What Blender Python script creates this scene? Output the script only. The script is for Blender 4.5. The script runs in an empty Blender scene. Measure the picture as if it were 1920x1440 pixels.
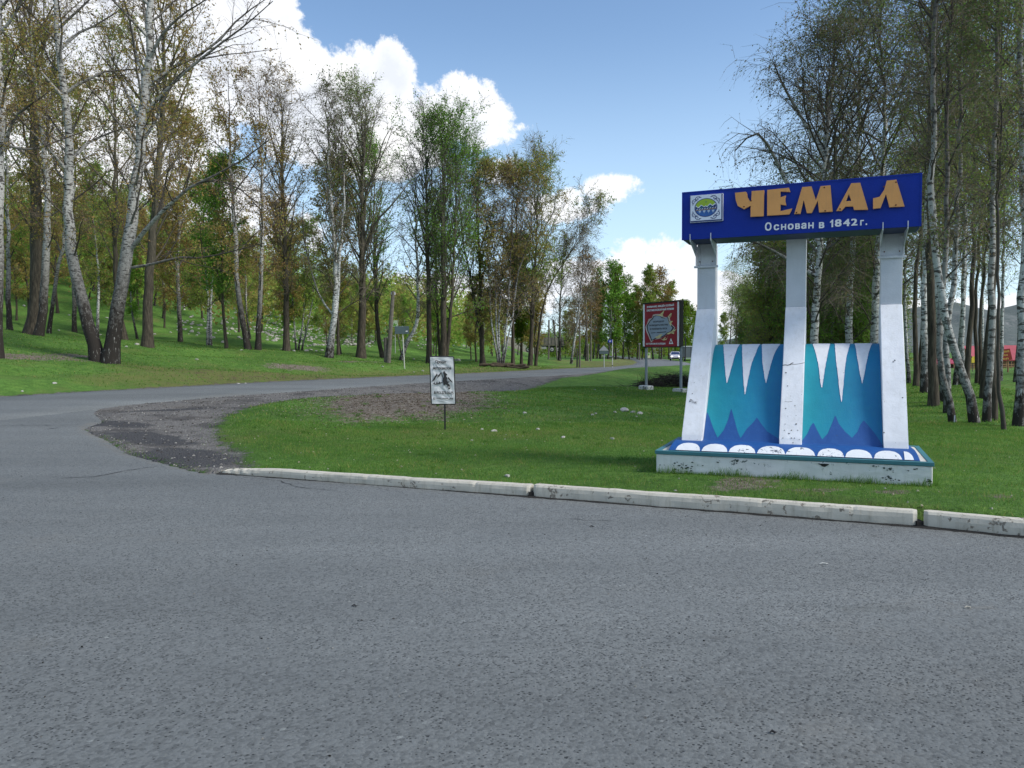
import bpy, bmesh, math, random
import numpy as np
from mathutils import Vector, Matrix, noise as mnoise

SC = bpy.context.scene
COL = SC.collection
R = math.radians

# ------------------------------------------------------------------ camera
F = 1450.0                                   # focal length in photo pixels (photo 1920 wide)
PITCH = math.atan((720 - 657.65) / F)
ROLL = 0.0055
CAMZ = 1.6
fw = np.array([0, math.cos(PITCH), -math.sin(PITCH)])
_up = np.array([0, math.sin(PITCH), math.cos(PITCH)])
_rt = np.array([1.0, 0, 0])
rt = _rt * math.cos(ROLL) - _up * math.sin(ROLL)
up = _rt * math.sin(ROLL) + _up * math.cos(ROLL)
CP = np.array([0, 0, CAMZ])
cd = bpy.data.cameras.new('camera')
cam = bpy.data.objects.new('camera', cd)
COL.objects.link(cam)
cd.sensor_width = 36.0
cd.lens = 36.0 * F / 1920.0
cd.clip_start = 0.05
cd.clip_end = 6000
M = Matrix(((rt[0], up[0], -fw[0], 0), (rt[1], up[1], -fw[1], 0), (rt[2], up[2], -fw[2], CAMZ), (0, 0, 0, 1)))
cam.matrix_world = M
SC.camera = cam

# ------------------------------------------------------------------ light
SUN_EL, SUN_AZ = R(44), R(112)               # azimuth clockwise from +Y: sun behind the right shoulder
SUN_STR, SUN_ANG = 2.5, R(17)                # thin cloud in front of the sun
SKY_STR = 0.125
SC.view_settings.view_transform = 'Standard'
SC.view_settings.look = 'None'
SC.view_settings.gamma = 1.0
SC.view_settings.use_curve_mapping = False
SC.view_settings.exposure = 0.50
sl = bpy.data.lights.new('sun', 'SUN')
sl.energy = SUN_STR
sl.angle = SUN_ANG
sl.color = (1.0, 0.955, 0.88)
so = bpy.data.objects.new('sun', sl)
COL.objects.link(so)
_d = Vector((math.sin(SUN_AZ) * math.cos(SUN_EL), math.cos(SUN_AZ) * math.cos(SUN_EL), math.sin(SUN_EL)))
so.rotation_euler = _d.to_track_quat('Z', 'Y').to_euler()

# ------------------------------------------------------------------ world
W = bpy.data.worlds.new('World')
SC.world = W
W.use_nodes = True
nt = W.node_tree
nt.nodes.clear()


class NB:
    """tiny node builder"""
    def __init__(s, tree):
        s.t = tree

    def n(s, typ, **kw):
        nd = s.t.nodes.new(typ)
        for k, v in kw.items():
            setattr(nd, k, v)
        return nd

    def put(s, sock, v):
        if isinstance(v, bpy.types.NodeSocket):
            s.t.links.new(v, sock)
        elif v is not None:
            sock.default_value = v

    def math(s, op, a, b=None, c=None, clamp=False):
        nd = s.n('ShaderNodeMath', operation=op)
        nd.use_clamp = clamp
        for i, v in enumerate((a, b, c)):
            if v is not None:
                s.put(nd.inputs[i], v)
        return nd.outputs[0]

    def mix(s, f, a, b, blend='MIX'):
        nd = s.n('ShaderNodeMix', data_type='RGBA', blend_type=blend)
        s.put(nd.inputs[0], f)
        s.put(nd.inputs[6], a)
        s.put(nd.inputs[7], b)
        return nd.outputs[2]

    def noise(s, vec, scale, detail=4, rough=0.55, dist=0.0, out=0):
        nd = s.n('ShaderNodeTexNoise')
        s.put(nd.inputs['Vector'], vec)
        nd.inputs['Scale'].default_value = scale
        nd.inputs['Detail'].default_value = detail
        nd.inputs['Roughness'].default_value = rough
        nd.inputs['Distortion'].default_value = dist
        return nd.outputs[out]

    def vor(s, vec, scale, feature='F1', rand=1.0, out=0):
        nd = s.n('ShaderNodeTexVoronoi', feature=feature)
        s.put(nd.inputs['Vector'], vec)
        nd.inputs['Scale'].default_value = scale
        nd.inputs['Randomness'].default_value = rand
        return nd.outputs[out]

    def ramp(s, f, stops):
        nd = s.n('ShaderNodeValToRGB')
        s.put(nd.inputs[0], f)
        cr = nd.color_ramp
        while len(cr.elements) < len(stops):
            cr.elements.new(0.5)
        for e, (p, c) in zip(cr.elements, stops):
            e.position = p
            e.color = c if len(c) == 4 else (*c, 1)
        return nd.outputs[0]

    def rng(s, f, a, b, c=0.0, d=1.0, smooth=False):
        nd = s.n('ShaderNodeMapRange')
        if smooth:
            nd.interpolation_type = 'SMOOTHSTEP'
        s.put(nd.inputs[0], f)
        for i, v in zip((1, 2, 3, 4), (a, b, c, d)):
            s.put(nd.inputs[i], v)
        return nd.outputs[0]

    def attr(s, name):
        nd = s.n('ShaderNodeAttribute')
        nd.attribute_name = name
        return nd

    def mapping(s, vec, scale=(1, 1, 1), loc=(0, 0, 0), rot=(0, 0, 0)):
        nd = s.n('ShaderNodeMapping')
        s.put(nd.inputs['Vector'], vec)
        nd.inputs['Scale'].default_value = scale
        nd.inputs['Location'].default_value = loc
        nd.inputs['Rotation'].default_value = rot
        return nd.outputs[0]

    def bump(s, h, strength=0.3, dist=0.02):
        nd = s.n('ShaderNodeBump')
        nd.inputs['Strength'].default_value = strength
        nd.inputs['Distance'].default_value = dist
        s.put(nd.inputs['Height'], h)
        return nd.outputs[0]


b = NB(nt)
tc = b.n('ShaderNodeTexCoord').outputs['Generated']
sky = b.n('ShaderNodeTexSky', sky_type='NISHITA')
sky.sun_disc = False
sky.sun_elevation = SUN_EL
sky.sun_rotation = SUN_AZ
sky.air_density = 1.0
sky.dust_density = 1.2
sky.ozone_density = 1.0
sky.altitude = 400
sep = b.n('ShaderNodeSeparateXYZ')
b.put(sep.inputs[0], tc)
az = b.math('ARCTAN2', sep.outputs[0], sep.outputs[1])
el = b.math('ARCSINE', sep.outputs[2])
# cumulus banks: centre azimuth/elevation and half-size in radians, as seen from the plaza
blobs = [(180, 150, 330, 260), (480, 90, 110, 150), (560, 180, 110, 120), (650, 180, 100, 95), (745, 160, 52, 78),
         (860, 215, 105, 68), (930, 232, 58, 46), (700, 270, 190, 60), (250, 380, 360, 130),
         (950, 322, 55, 24), (1145, 358, 70, 27), (1050, 385, 95, 34), (1235, 478, 110, 42), (1130, 525, 190, 50),
         (1330, 560, 200, 55), (1600, 600, 350, 40), (850, 560, 260, 45), (985, 240, 30, 14),
         (-500, 250, 500, 200), (2600, 350, 450, 60)]
val = None
nz = b.noise(tc, 7.0, 10, 0.66, 0.35)
nz2 = b.noise(tc, 17.0, 9, 0.68, 0.2)
disp = b.math('ADD', b.math('MULTIPLY', b.math('SUBTRACT', nz, 0.5), 1.9), b.math('MULTIPLY', b.math('SUBTRACT', nz2, 0.5), 2.1))
for (px, py, rx, ry) in blobs:
    a0 = math.atan((px - 960) / F)
    e0 = math.atan((656 - py) / F) * math.cos(a0)
    da = b.math('DIVIDE', b.math('SUBTRACT', az, a0), rx / F * math.cos(a0) ** 1.5)
    de = b.math('DIVIDE', b.math('SUBTRACT', el, e0), ry / F * math.cos(a0))
    v = b.math('SUBTRACT', 1.0, b.math('ADD', b.math('MULTIPLY', da, da), b.math('MULTIPLY', de, de)))
    v = b.math('MULTIPLY', v, min(1.0, 0.35 + ry / 150.0))
    val = v if val is None else b.math('SMOOTH_MAX', val, v, 0.25)
# scattered cumulus elsewhere in the sky, behind the camera
gen = b.rng(b.noise(tc, 2.3, 6, 0.55, 0.3), 0.52, 0.66, -0.6, 0.9)
away = b.rng(b.math('ABSOLUTE', az), 0.95, 1.25, 0.0, 1.0)
high = b.rng(el, 0.75, 0.95, 0.0, 1.0)
away = b.math('MAXIMUM', away, high)
gen = b.math('ADD', gen, b.math('MULTIPLY', b.math('SUBTRACT', away, 1.0), 3.0))
val = b.math('MAXIMUM', val, gen)
cl = b.math('ADD', val, disp)
mask = b.rng(cl, 0.0, 0.30, 0, 1, smooth=True)
shade = b.ramp(b.noise(b.mapping(tc, loc=(0.02, 0, -0.03)), 9.0, 5, 0.55), [(0.38, (0.76, 0.80, 0.87)), (0.58, (1.0, 1.0, 1.0))])
thin = b.rng(cl, 0.2, 0.75, 0.0, 1.0)
shade = b.mix(thin, (0.90, 0.93, 0.98, 1), shade)
cloudc = b.mix(1.0, shade, (6.6, 6.6, 6.65, 1), 'MULTIPLY')
skyc = b.mix(1.0, sky.outputs[0], (0.98, 1.08, 1.13, 1), 'MULTIPLY')
hz = b.rng(el, 0.0, 0.42, 0.62, 0.0, smooth=True)
skyc = b.mix(hz, skyc, (4.6, 6.0, 7.3, 1))
allc = b.mix(mask, skyc, cloudc)
bg = b.n('ShaderNodeBackground')
b.put(bg.inputs[0], allc)
bg.inputs[1].default_value = SKY_STR
wo = b.n('ShaderNodeOutputWorld')
nt.links.new(bg.outputs[0], wo.inputs[0])

# ------------------------------------------------------------------ helpers
def ray(px, py):
    return fw + rt * ((px - 960) / F) + up * ((720 - py) / F)


def link(o, parent=None):
    COL.objects.link(o)
    if parent is not None:
        o.parent = parent
    return o


def tag(o, label=None, cat=None, group=None, kind=None):
    if label: o['label'] = label
    if cat: o['category'] = cat
    if group: o['group'] = group
    if kind: o['kind'] = kind
    return o


def empty(name, loc, rz=0.0, label=None, cat=None, group=None):
    o = bpy.data.objects.new(name, None)
    o.empty_display_size = 0.2
    COL.objects.link(o)
    o.location = loc
    o.rotation_euler = (0, 0, rz)
    return tag(o, label, cat, group)


def mesh_np(name, V, Fq=None, Ft=None, mats=(), mi=None, smooth=False, attrs=None):
    """mesh from numpy arrays: quads Fq, triangles Ft; mi = material index per face (quads then tris)"""
    me = bpy.data.meshes.new(name)
    V = np.asarray(V, dtype=np.float32)
    nq = 0 if Fq is None else len(Fq)
    ntr = 0 if Ft is None else len(Ft)
    me.vertices.add(len(V))
    me.vertices.foreach_set('co', V.ravel())
    loops = []
    if nq: loops.append(np.asarray(Fq, dtype=np.int32).ravel())
    if ntr: loops.append(np.asarray(Ft, dtype=np.int32).ravel())
    li = np.concatenate(loops)
    me.loops.add(len(li))
    me.loops.foreach_set('vertex_index', li)
    me.polygons.add(nq + ntr)
    st = np.concatenate([np.arange(nq) * 4, nq * 4 + np.arange(ntr) * 3]).astype(np.int32)
    me.polygons.foreach_set('loop_start', st)
    for m in mats: me.materials.append(m)
    if mi is not None: me.polygons.foreach_set('material_index', np.asarray(mi, dtype=np.int32))
    me.polygons.foreach_set('use_smooth', np.full(nq + ntr, smooth, dtype=bool))
    if attrs:
        for k, v in attrs.items():
            a = me.attributes.new(k, 'FLOAT', 'POINT')
            a.data.foreach_set('value', np.asarray(v, dtype=np.float32))
    me.update(calc_edges=True)
    me.validate()
    return me


def obj(name, me, parent=None, loc=None):
    o = bpy.data.objects.new(name, me)
    link(o, parent)
    if loc is not None: o.location = loc
    return o


def bm_obj(name, bm, mat, parent=None, smooth=False, loc=None):
    me = bpy.data.meshes.new(name)
    bmesh.ops.recalc_face_normals(bm, faces=bm.faces)
    bm.to_mesh(me)
    bm.free()
    for m in (mat if isinstance(mat, (list, tuple)) else [mat]): me.materials.append(m)
    if smooth:
        for p in me.polygons: p.use_smooth = True
    return obj(name, me, parent, loc)


def box(bm, x0, x1, y0, y1, z0, z1, bevel=0.0, seg=1):
    vs = [bm.verts.new(p) for p in ((x0, y0, z0), (x1, y0, z0), (x1, y1, z0), (x0, y1, z0), (x0, y0, z1), (x1, y0, z1), (x1, y1, z1), (x0, y1, z1))]
    fs = [bm.faces.new([vs[i] for i in f]) for f in ((0, 3, 2, 1), (4, 5, 6, 7), (0, 1, 5, 4), (1, 2, 6, 5), (2, 3, 7, 6), (3, 0, 4, 7))]
    if bevel > 0:
        es = list({e for f in fs for e in f.edges})
        bmesh.ops.bevel(bm, geom=es, offset=bevel, segments=seg, affect='EDGES', profile=0.5)
    return bm


def prism(bm, pts, axis, a, c):
    """extrude polygon pts (2D) between a and c on the axis ('x': pts are (y,z), 'y': (x,z), 'z': (x,y))"""
    def mk(p, t):
        return {'x': (t, p[0], p[1]), 'y': (p[0], t, p[1]), 'z': (p[0], p[1], t)}[axis]
    A = [bm.verts.new(mk(p, a)) for p in pts]
    B = [bm.verts.new(mk(p, c)) for p in pts]
    n = len(pts)
    bm.faces.new(A)
    bm.faces.new(B[::-1])
    for i in range(n):
        bm.faces.new((A[i], B[i], B[(i + 1) % n], A[(i + 1) % n]))
    return bm


def tube(bm, pts, rad, sides=10, caps=True):
    pts = [Vector(p) for p in pts]
    rad = rad if isinstance(rad, (list, tuple)) else [rad] * len(pts)
    rings = []
    for i, p in enumerate(pts):
        t = (pts[min(i + 1, len(pts) - 1)] - pts[max(i - 1, 0)]).normalized()
        ref = Vector((0, 0, 1)) if abs(t.z) < 0.9 else Vector((1, 0, 0))
        a = t.cross(ref).normalized()
        c = t.cross(a)
        rings.append([bm.verts.new(p + (a * math.cos(k * 2 * math.pi / sides) + c * math.sin(k * 2 * math.pi / sides)) * rad[i]) for k in range(sides)])
    for r0, r1 in zip(rings, rings[1:]):
        for k in range(sides):
            bm.faces.new((r0[k], r0[(k + 1) % sides], r1[(k + 1) % sides], r1[k]))
    if caps:
        bm.faces.new(rings[0][::-1])
        bm.faces.new(rings[-1])
    return bm


def shape_mesh(loops, depth=0.0):
    """filled 2D outline (holes allowed) in x/z, thickness depth towards -y; front face at y=-depth"""
    cu = bpy.data.curves.new('outline', 'CURVE')
    cu.dimensions = '2D'
    cu.fill_mode = 'BOTH'
    for lp in loops:
        sp = cu.splines.new('POLY')
        sp.points.add(len(lp) - 1)
        for p, q in zip(sp.points, lp): p.co = (q[0], q[1], 0, 1)
        sp.use_cyclic_u = True
    cu.extrude = depth / 2
    o = bpy.data.objects.new('outline', cu)
    COL.objects.link(o)
    dg = bpy.context.evaluated_depsgraph_get()
    me = bpy.data.meshes.new_from_object(o.evaluated_get(dg))
    bpy.data.objects.remove(o)
    bpy.data.curves.remove(cu)
    me.materials.clear()
    me.transform(Matrix(((1, 0, 0, 0), (0, 0, -1, -depth / 2), (0, 1, 0, 0), (0, 0, 0, 1))))
    return me


def text_mesh(s, size, bold=0.0, sx=1.0, depth=0.0, align='CENTER', shear=0.0, space=1.0):
    cu = bpy.data.curves.new('letters', 'FONT')
    cu.body = s
    cu.size = size
    cu.align_x = align
    cu.align_y = 'CENTER'
    cu.shear = shear
    cu.space_character = space
    cu.extrude = depth / 2
    cu.resolution_u = 3
    o = bpy.data.objects.new('letters', cu)
    COL.objects.link(o)
    dg = bpy.context.evaluated_depsgraph_get()
    me = bpy.data.meshes.new_from_object(o.evaluated_get(dg))
    bpy.data.objects.remove(o)
    bpy.data.curves.remove(cu)
    me.materials.clear()
    me.transform(Matrix(((sx, 0, 0, 0), (0, 0, -1, -depth / 2), (0, 1, 0, 0), (0, 0, 0, 1))))
    if bold > 0:                                   # heavier strokes: the outline repeated a hair's breadth apart
        bm = bmesh.new()
        for k, (dx, dz) in enumerate(((0, 0), (1, .6), (-1, .6), (1, -.6), (-1, -.6))):
            m2 = me.copy()
            m2.transform(Matrix.Translation((dx * bold, -0.00025 * k, dz * bold)))
            bm.from_mesh(m2)
            bpy.data.meshes.remove(m2)
        bm.to_mesh(me)
        bm.free()
    return me


def fit_x(me, x0, x1, z0, z1):
    """scale a flat mesh so that its box fills x0..x1, z0..z1"""
    n = len(me.vertices)
    co = np.empty(n * 3, np.float32)
    me.vertices.foreach_get('co', co)
    co = co.reshape(-1, 3)
    mn, mx = co.min(0), co.max(0)
    co[:, 0] = x0 + (co[:, 0] - mn[0]) / max(mx[0] - mn[0], 1e-6) * (x1 - x0)
    co[:, 2] = z0 + (co[:, 2] - mn[2]) / max(mx[2] - mn[2], 1e-6) * (z1 - z0)
    me.vertices.foreach_set('co', co.ravel())
    me.update()
    return me


def put(name, me, mat, parent, loc):
    me.name = name
    me.materials.append(mat)
    return obj(name, me, parent, loc)


def copy_tree(o, parent=None):
    c = o.copy()
    COL.objects.link(c)
    c.parent = parent
    for ch in list(o.children): copy_tree(ch, c)
    return c


# ------------------------------------------------------------------ materials
def material(name):
    m = bpy.data.materials.new(name)
    m.use_nodes = True
    t = m.node_tree
    bs = t.nodes['Principled BSDF']
    return m, NB(t), bs


def simple(name, col, rough=0.6, var=0.12, scale=3.0, metal=0.0, bump=0.0, bscale=40.0, spec=0.4):
    m, n, bs = material(name)
    co = n.n('ShaderNodeTexCoord').outputs['Object']
    v = n.noise(co, scale, 6, 0.6)
    f = n.rng(v, 0.3, 0.7, 1 - var, 1 + var)
    c = n.mix(1.0, (*col, 1), f, 'MULTIPLY')
    n.put(bs.inputs['Base Color'], c)
    bs.inputs['Roughness'].default_value = rough
    bs.inputs['Metallic'].default_value = metal
    bs.inputs['Specular IOR Level'].default_value = spec
    if bump: n.put(bs.inputs['Normal'], n.bump(n.noise(co, bscale, 5, 0.6), bump, 0.01))
    return m


def painted(name, col, under=(0.16, 0.15, 0.13), chips=0.64, dirt=(0.32, 0.30, 0.26), dirtamt=0.35, rough=0.55, grad=None, low=None, size=14.0):
    """old paint on plaster: dirt streaks, chips that show what is under it, faint trowel relief"""
    m, n, bs = material(name)
    tcn = n.n('ShaderNodeTexCoord')
    co = tcn.outputs['Object']
    base = (*col, 1)
    if grad:
        s = n.n('ShaderNodeSeparateXYZ')
        n.put(s.inputs[0], tcn.outputs['Generated'])
        base = n.mix(n.rng(s.outputs[0], 0, 1), (*col, 1), (*grad, 1))
    v = n.noise(co, 2.2, 6, 0.65)
    base = n.mix(1.0, base, n.rng(v, 0.3, 0.7, 0.9, 1.08), 'MULTIPLY')
    st = n.noise(n.mapping(co, scale=(9, 9, 1.2)), 2.0, 6, 0.7)
    base = n.mix(n.math('MULTIPLY', n.rng(st, 0.5, 0.8, 0, 1), dirtamt), base, (*dirt, 1))
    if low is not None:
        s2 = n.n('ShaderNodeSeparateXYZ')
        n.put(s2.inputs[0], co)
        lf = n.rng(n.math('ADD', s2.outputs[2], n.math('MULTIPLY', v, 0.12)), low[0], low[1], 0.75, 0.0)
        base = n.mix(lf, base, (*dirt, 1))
    ch = n.noise(co, size, 7, 0.7, 0.4)
    big = n.noise(co, 1.7, 3, 0.5)
    chv = n.math('ADD', ch, n.math('MULTIPLY', n.math('SUBTRACT', big, 0.5), 0.35))
    cm = n.rng(chv, chips, chips + 0.03, 0, 1)
    base = n.mix(cm, base, (*under, 1))
    n.put(bs.inputs['Base Color'], base)
    bs.inputs['Roughness'].default_value = rough
    h = n.math('SUBTRACT', n.math('ADD', n.noise(co, 60, 4, 0.6), n.math('MULTIPLY', n.noise(co, 9, 3, 0.5), 1.5)), n.math('MULTIPLY', cm, 1.2))
    n.put(bs.inputs['Normal'], n.bump(h, 0.3, 0.008))
    return m

# ------------------------------------------------------------------ ground shape
KY = np.array([-60, -20, 4, 14, 22, 32, 45, 60, 75, 90, 110, 135, 160, 200, 260], float)
KX = np.array([-30, -22.5, -17.6, -15.4, -12.6, -6.8, 0.82, 7.54, 13.4, 17.6, 21.3, 24.8, 27.5, 30, 32], float)
KZ = np.array([0, 0, 0.0, 0.05, 0.29, 0.33, 0.256, 0.155, -0.036, -0.13, -0.19, -0.24, -0.3, -0.4, -0.4], float)
RW = 3.3


def ss(t):
    t = np.clip(t, 0, 1)
    return t * t * (3 - 2 * t)


_ys = np.linspace(-60, 260, 641)
_k = np.hanning(17); _k /= _k.sum()
def _sm(a):
    p = np.pad(a, 8, mode='edge')
    p[:8] = a[0] - (a[1] - a[0]) * np.arange(8, 0, -1)
    p[-8:] = a[-1] + (a[-1] - a[-2]) * np.arange(1, 9)
    return np.convolve(p, _k, mode='valid')
_xs = _sm(np.interp(_ys, KY, KX))
_zs = _sm(np.interp(_ys, KY, KZ))
_dx = np.gradient(_xs, _ys)
_nl = np.stack([-1 / np.hypot(1, _dx), _dx / np.hypot(1, _dx)], 1)      # left normal


def road_qs(x, y):
    x = np.atleast_1d(np.asarray(x, np.float32)).ravel(); y = np.atleast_1d(np.asarray(y, np.float32)).ravel()
    q = np.empty_like(x); s = np.empty(len(x), int)
    rx = _xs[::2].astype(np.float32); ry = _ys[::2].astype(np.float32)
    for i in range(0, len(x), 20000):
        dx = x[i:i + 20000, None] - rx; dy = y[i:i + 20000, None] - ry
        k = (dx * dx + dy * dy).argmin(1)
        s[i:i + 20000] = k * 2
    # refine by projecting on the local tangent
    tx, ty = -_nl[s, 1] * -1, -_nl[s, 0]
    al = (x - _xs[s]) * tx + (y - _ys[s]) * ty
    q = (x - _xs[s]) * _nl[s, 0] + (y - _ys[s]) * _nl[s, 1]
    sy = _ys[s] + al * ty
    return q, sy


def poly_sd(x, y, poly):
    """signed distance to polygon, negative inside"""
    P = np.asarray(poly, float); Q = np.roll(P, -1, 0)
    d = np.full(len(x), 1e9); ins = np.zeros(len(x), bool)
    for (ax, ay), (bx, by) in zip(P, Q):
        ex, ey = bx - ax, by - ay
        t = np.clip(((x - ax) * ex + (y - ay) * ey) / (ex * ex + ey * ey + 1e-12), 0, 1)
        d = np.minimum(d, np.hypot(x - ax - t * ex, y - ay - t * ey))
        c = ((ay > y) != (by > y))
        with np.errstate(divide='ignore', invalid='ignore'):
            xi = ax + (y - ay) / (by - ay + 1e-15) * ex
        ins ^= c & (x < xi)
    return np.where(ins, -d, d)


rs = np.random.RandomState(7)
_wv = [(rs.uniform(-1, 1, 2) * f, rs.uniform(0, 6.28), a) for f, a in [(0.12, 0.10)] * 5 + [(0.35, 0.045)] * 6 + [(1.0, 0.018)] * 8 + [(2.6, 0.008)] * 8]


def wav(x, y, k0=0, k1=99):
    z = 0
    for (f, p, a) in _wv[k0:k1]: z = z + a * np.sin(x * f[0] * 2.2 + y * f[1] * 2.2 + p)
    return z


# kerb line (front foot), lawn behind it
KERB = [(-3.88, 10.16), (-1.9, 9.33), (0.19, 8.40), (3.64, 6.87), (4.28, 6.46), (9.0, 3.6)]


def base_z(x, y):
    """smooth height of the paved level"""
    q, s = road_qs(x, y)
    zr = np.interp(s, _ys, _zs)
    a = np.maximum(np.abs(q) - RW, 0)
    return np.where(q < 0, zr * (1 - ss(a / 10)), zr), q, s, a, zr


# ---- outlines on the ground (metres): edge of the forecourt asphalt and of the bare gravel wedge
ASPH = [(-10.12, 18.76), (-9.91, 18.15), (-8.75, 16.36), (-8.5, 15.22), (-7.94, 14.45), (-7.37, 13.82), (-6.65, 12.84), (-6.09, 12.07), (-5.63, 11.64), (-4.97, 11.01), (-4.4, 10.44), (-3.92, 10.05), (-3.80, 10.24), (-1.82, 9.45), (0.25, 8.52), (3.71, 6.99), (4.36, 6.59), (9.1, 3.74), (18, -2), (18, -14), (-21.5, -14), (-17.6, 4), (-15.4, 14), (-12.6, 22)]
DIRT = [(-10.12, 18.76), (-9.91, 18.15), (-8.75, 16.36), (-8.5, 15.22), (-7.94, 14.45), (-7.37, 13.82), (-6.65, 12.84), (-6.09, 12.07), (-5.63, 11.64), (-4.97, 11.01), (-4.4, 10.44), (-3.92, 10.05), (-3.80, 10.22), (-3.61, 10.6), (-3.95, 11.44), (-4.25, 12.12), (-4.68, 12.73), (-5.28, 13.95), (-5.98, 15.7), (-6.4, 17.06), (-6.52, 17.9), (-6.58, 19.55), (-6.41, 21.07), (-5.65, 22.73), (-4.41, 24.56), (-2.93, 26.49), (-1.19, 28.82), (0.0, 31.36), (2.1, 38.03), (7.21, 54.94), (7.5, 60), (0.8, 45), (-6.8, 32), (-12.6, 22)]
LITTER = [(-5.59, 20.21), (-5.07, 22.91), (-3.59, 26.01), (-1.51, 27.33), (-0.34, 24.7), (-0.21, 19.57), (-1.01, 18.1), (-1.36, 16.29), (-2.32, 16.74), (-3.41, 15.88), (-4.46, 17.42)]


def hill(x, y):
    r = np.hypot(x, y); a = np.arctan2(x, y)
    ca = np.interp(a, [-2.6, -1.6, -0.62, -0.48, -0.36, -0.24, -0.18, -0.135, -0.06, -0.01, 0.03], [0, 20, 31, 30, 25, 18, 15, 13, 7.0, 3.5, 0])
    f = ss((r - 66) / 150) * 0.75 + 0.25 * np.clip((r - 66) / 130, 0, 1)
    return ca * f * (1 + 0.05 * np.sin(x * .06 + 1) * np.sin(y * .045))


def ground_z(x, y, full=False):
    x = np.atleast_1d(np.asarray(x, float)).ravel(); y = np.atleast_1d(np.asarray(y, float)).ravel()
    z0, q, s, a, zr = base_z(x, y)
    near = q < 0
    g = np.interp(s, [15, 30, 40, 55, 75, 100, 130], [.13, .125, .085, .05, .03, .012, 0.0])
    farz = zr + g * np.minimum(a, 26) * ss(a / 2.5) + 0.3 * g * np.clip(a - 26, 0, 60) + hill(x, y)
    ditch = -0.42 * ss((s - 22) / 12) * (1 - ss((s - 100) / 30)) * ss(a / 3.2) * (1 - 0.75 * ss((a - 7) / 9))
    fall = -0.022 * np.clip(y - 42, 0, 120) * ss((a - 4) / 20)
    berm = 0.24 * ss((s - 42) / 12) * (1 - ss((s - 84) / 16)) * ss(a / 0.5) * (1 - ss((a - 0.9) / 3.0))
    nearz = z0 + ditch + fall + berm
    z = np.where(near, nearz, farz)
    sdA = poly_sd(x, y, ASPH)
    sdD = poly_sd(x, y, DIRT)
    sdR = np.where(s > 8, a, 99)
    offroad = np.minimum(sdD, np.where(near, a - 0.9, a - 0.15))
    lawn = np.where(near, 0.12, 0.05) * ss((offroad + .1) / np.where(near, 0.9, 0.35))
    inA = ss((0.10 - sdA) / 0.15)
    inR = ss((RW - 0.05 - np.abs(q)) / 0.25)
    w = wav(x, y) * ss(offroad / 3 + .05) * np.where(near & (x > -6) & (y < 16), 0.25, 1.0)
    mon = np.exp(-(((x - 3.4) / 2.6) ** 2 + ((y - 9.3) / 1.6) ** 2) ** 2)
    w = w * (1 - mon)
    cover = np.maximum(inA, inR)
    z = z + lawn * (1 - cover) + w * (1 - cover) - 0.07 * cover
    if not full: return z
    return z, dict(q=q, s=s, a=a, sdA=sdA, sdD=sdD, near=near, z0=z0, off=offroad)


def gz(x, y):
    return float(ground_z([x], [y])[0])


def hit(px, py, y0=4.0, y1=300.0):
    """ground point seen at a photo position"""
    r = ray(px, py)
    t = np.exp(np.linspace(math.log(y0), math.log(y1), 1500)) / r[1]
    X, Y, Z = r[0] * t, r[1] * t, CAMZ + r[2] * t
    g = ground_z(X, Y)
    k = np.argmax(Z <= g)
    return X[k], Y[k], g[k]


def at(px, Y):
    x = (px - 960) / F * Y
    return x, Y, gz(x, Y)

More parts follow.
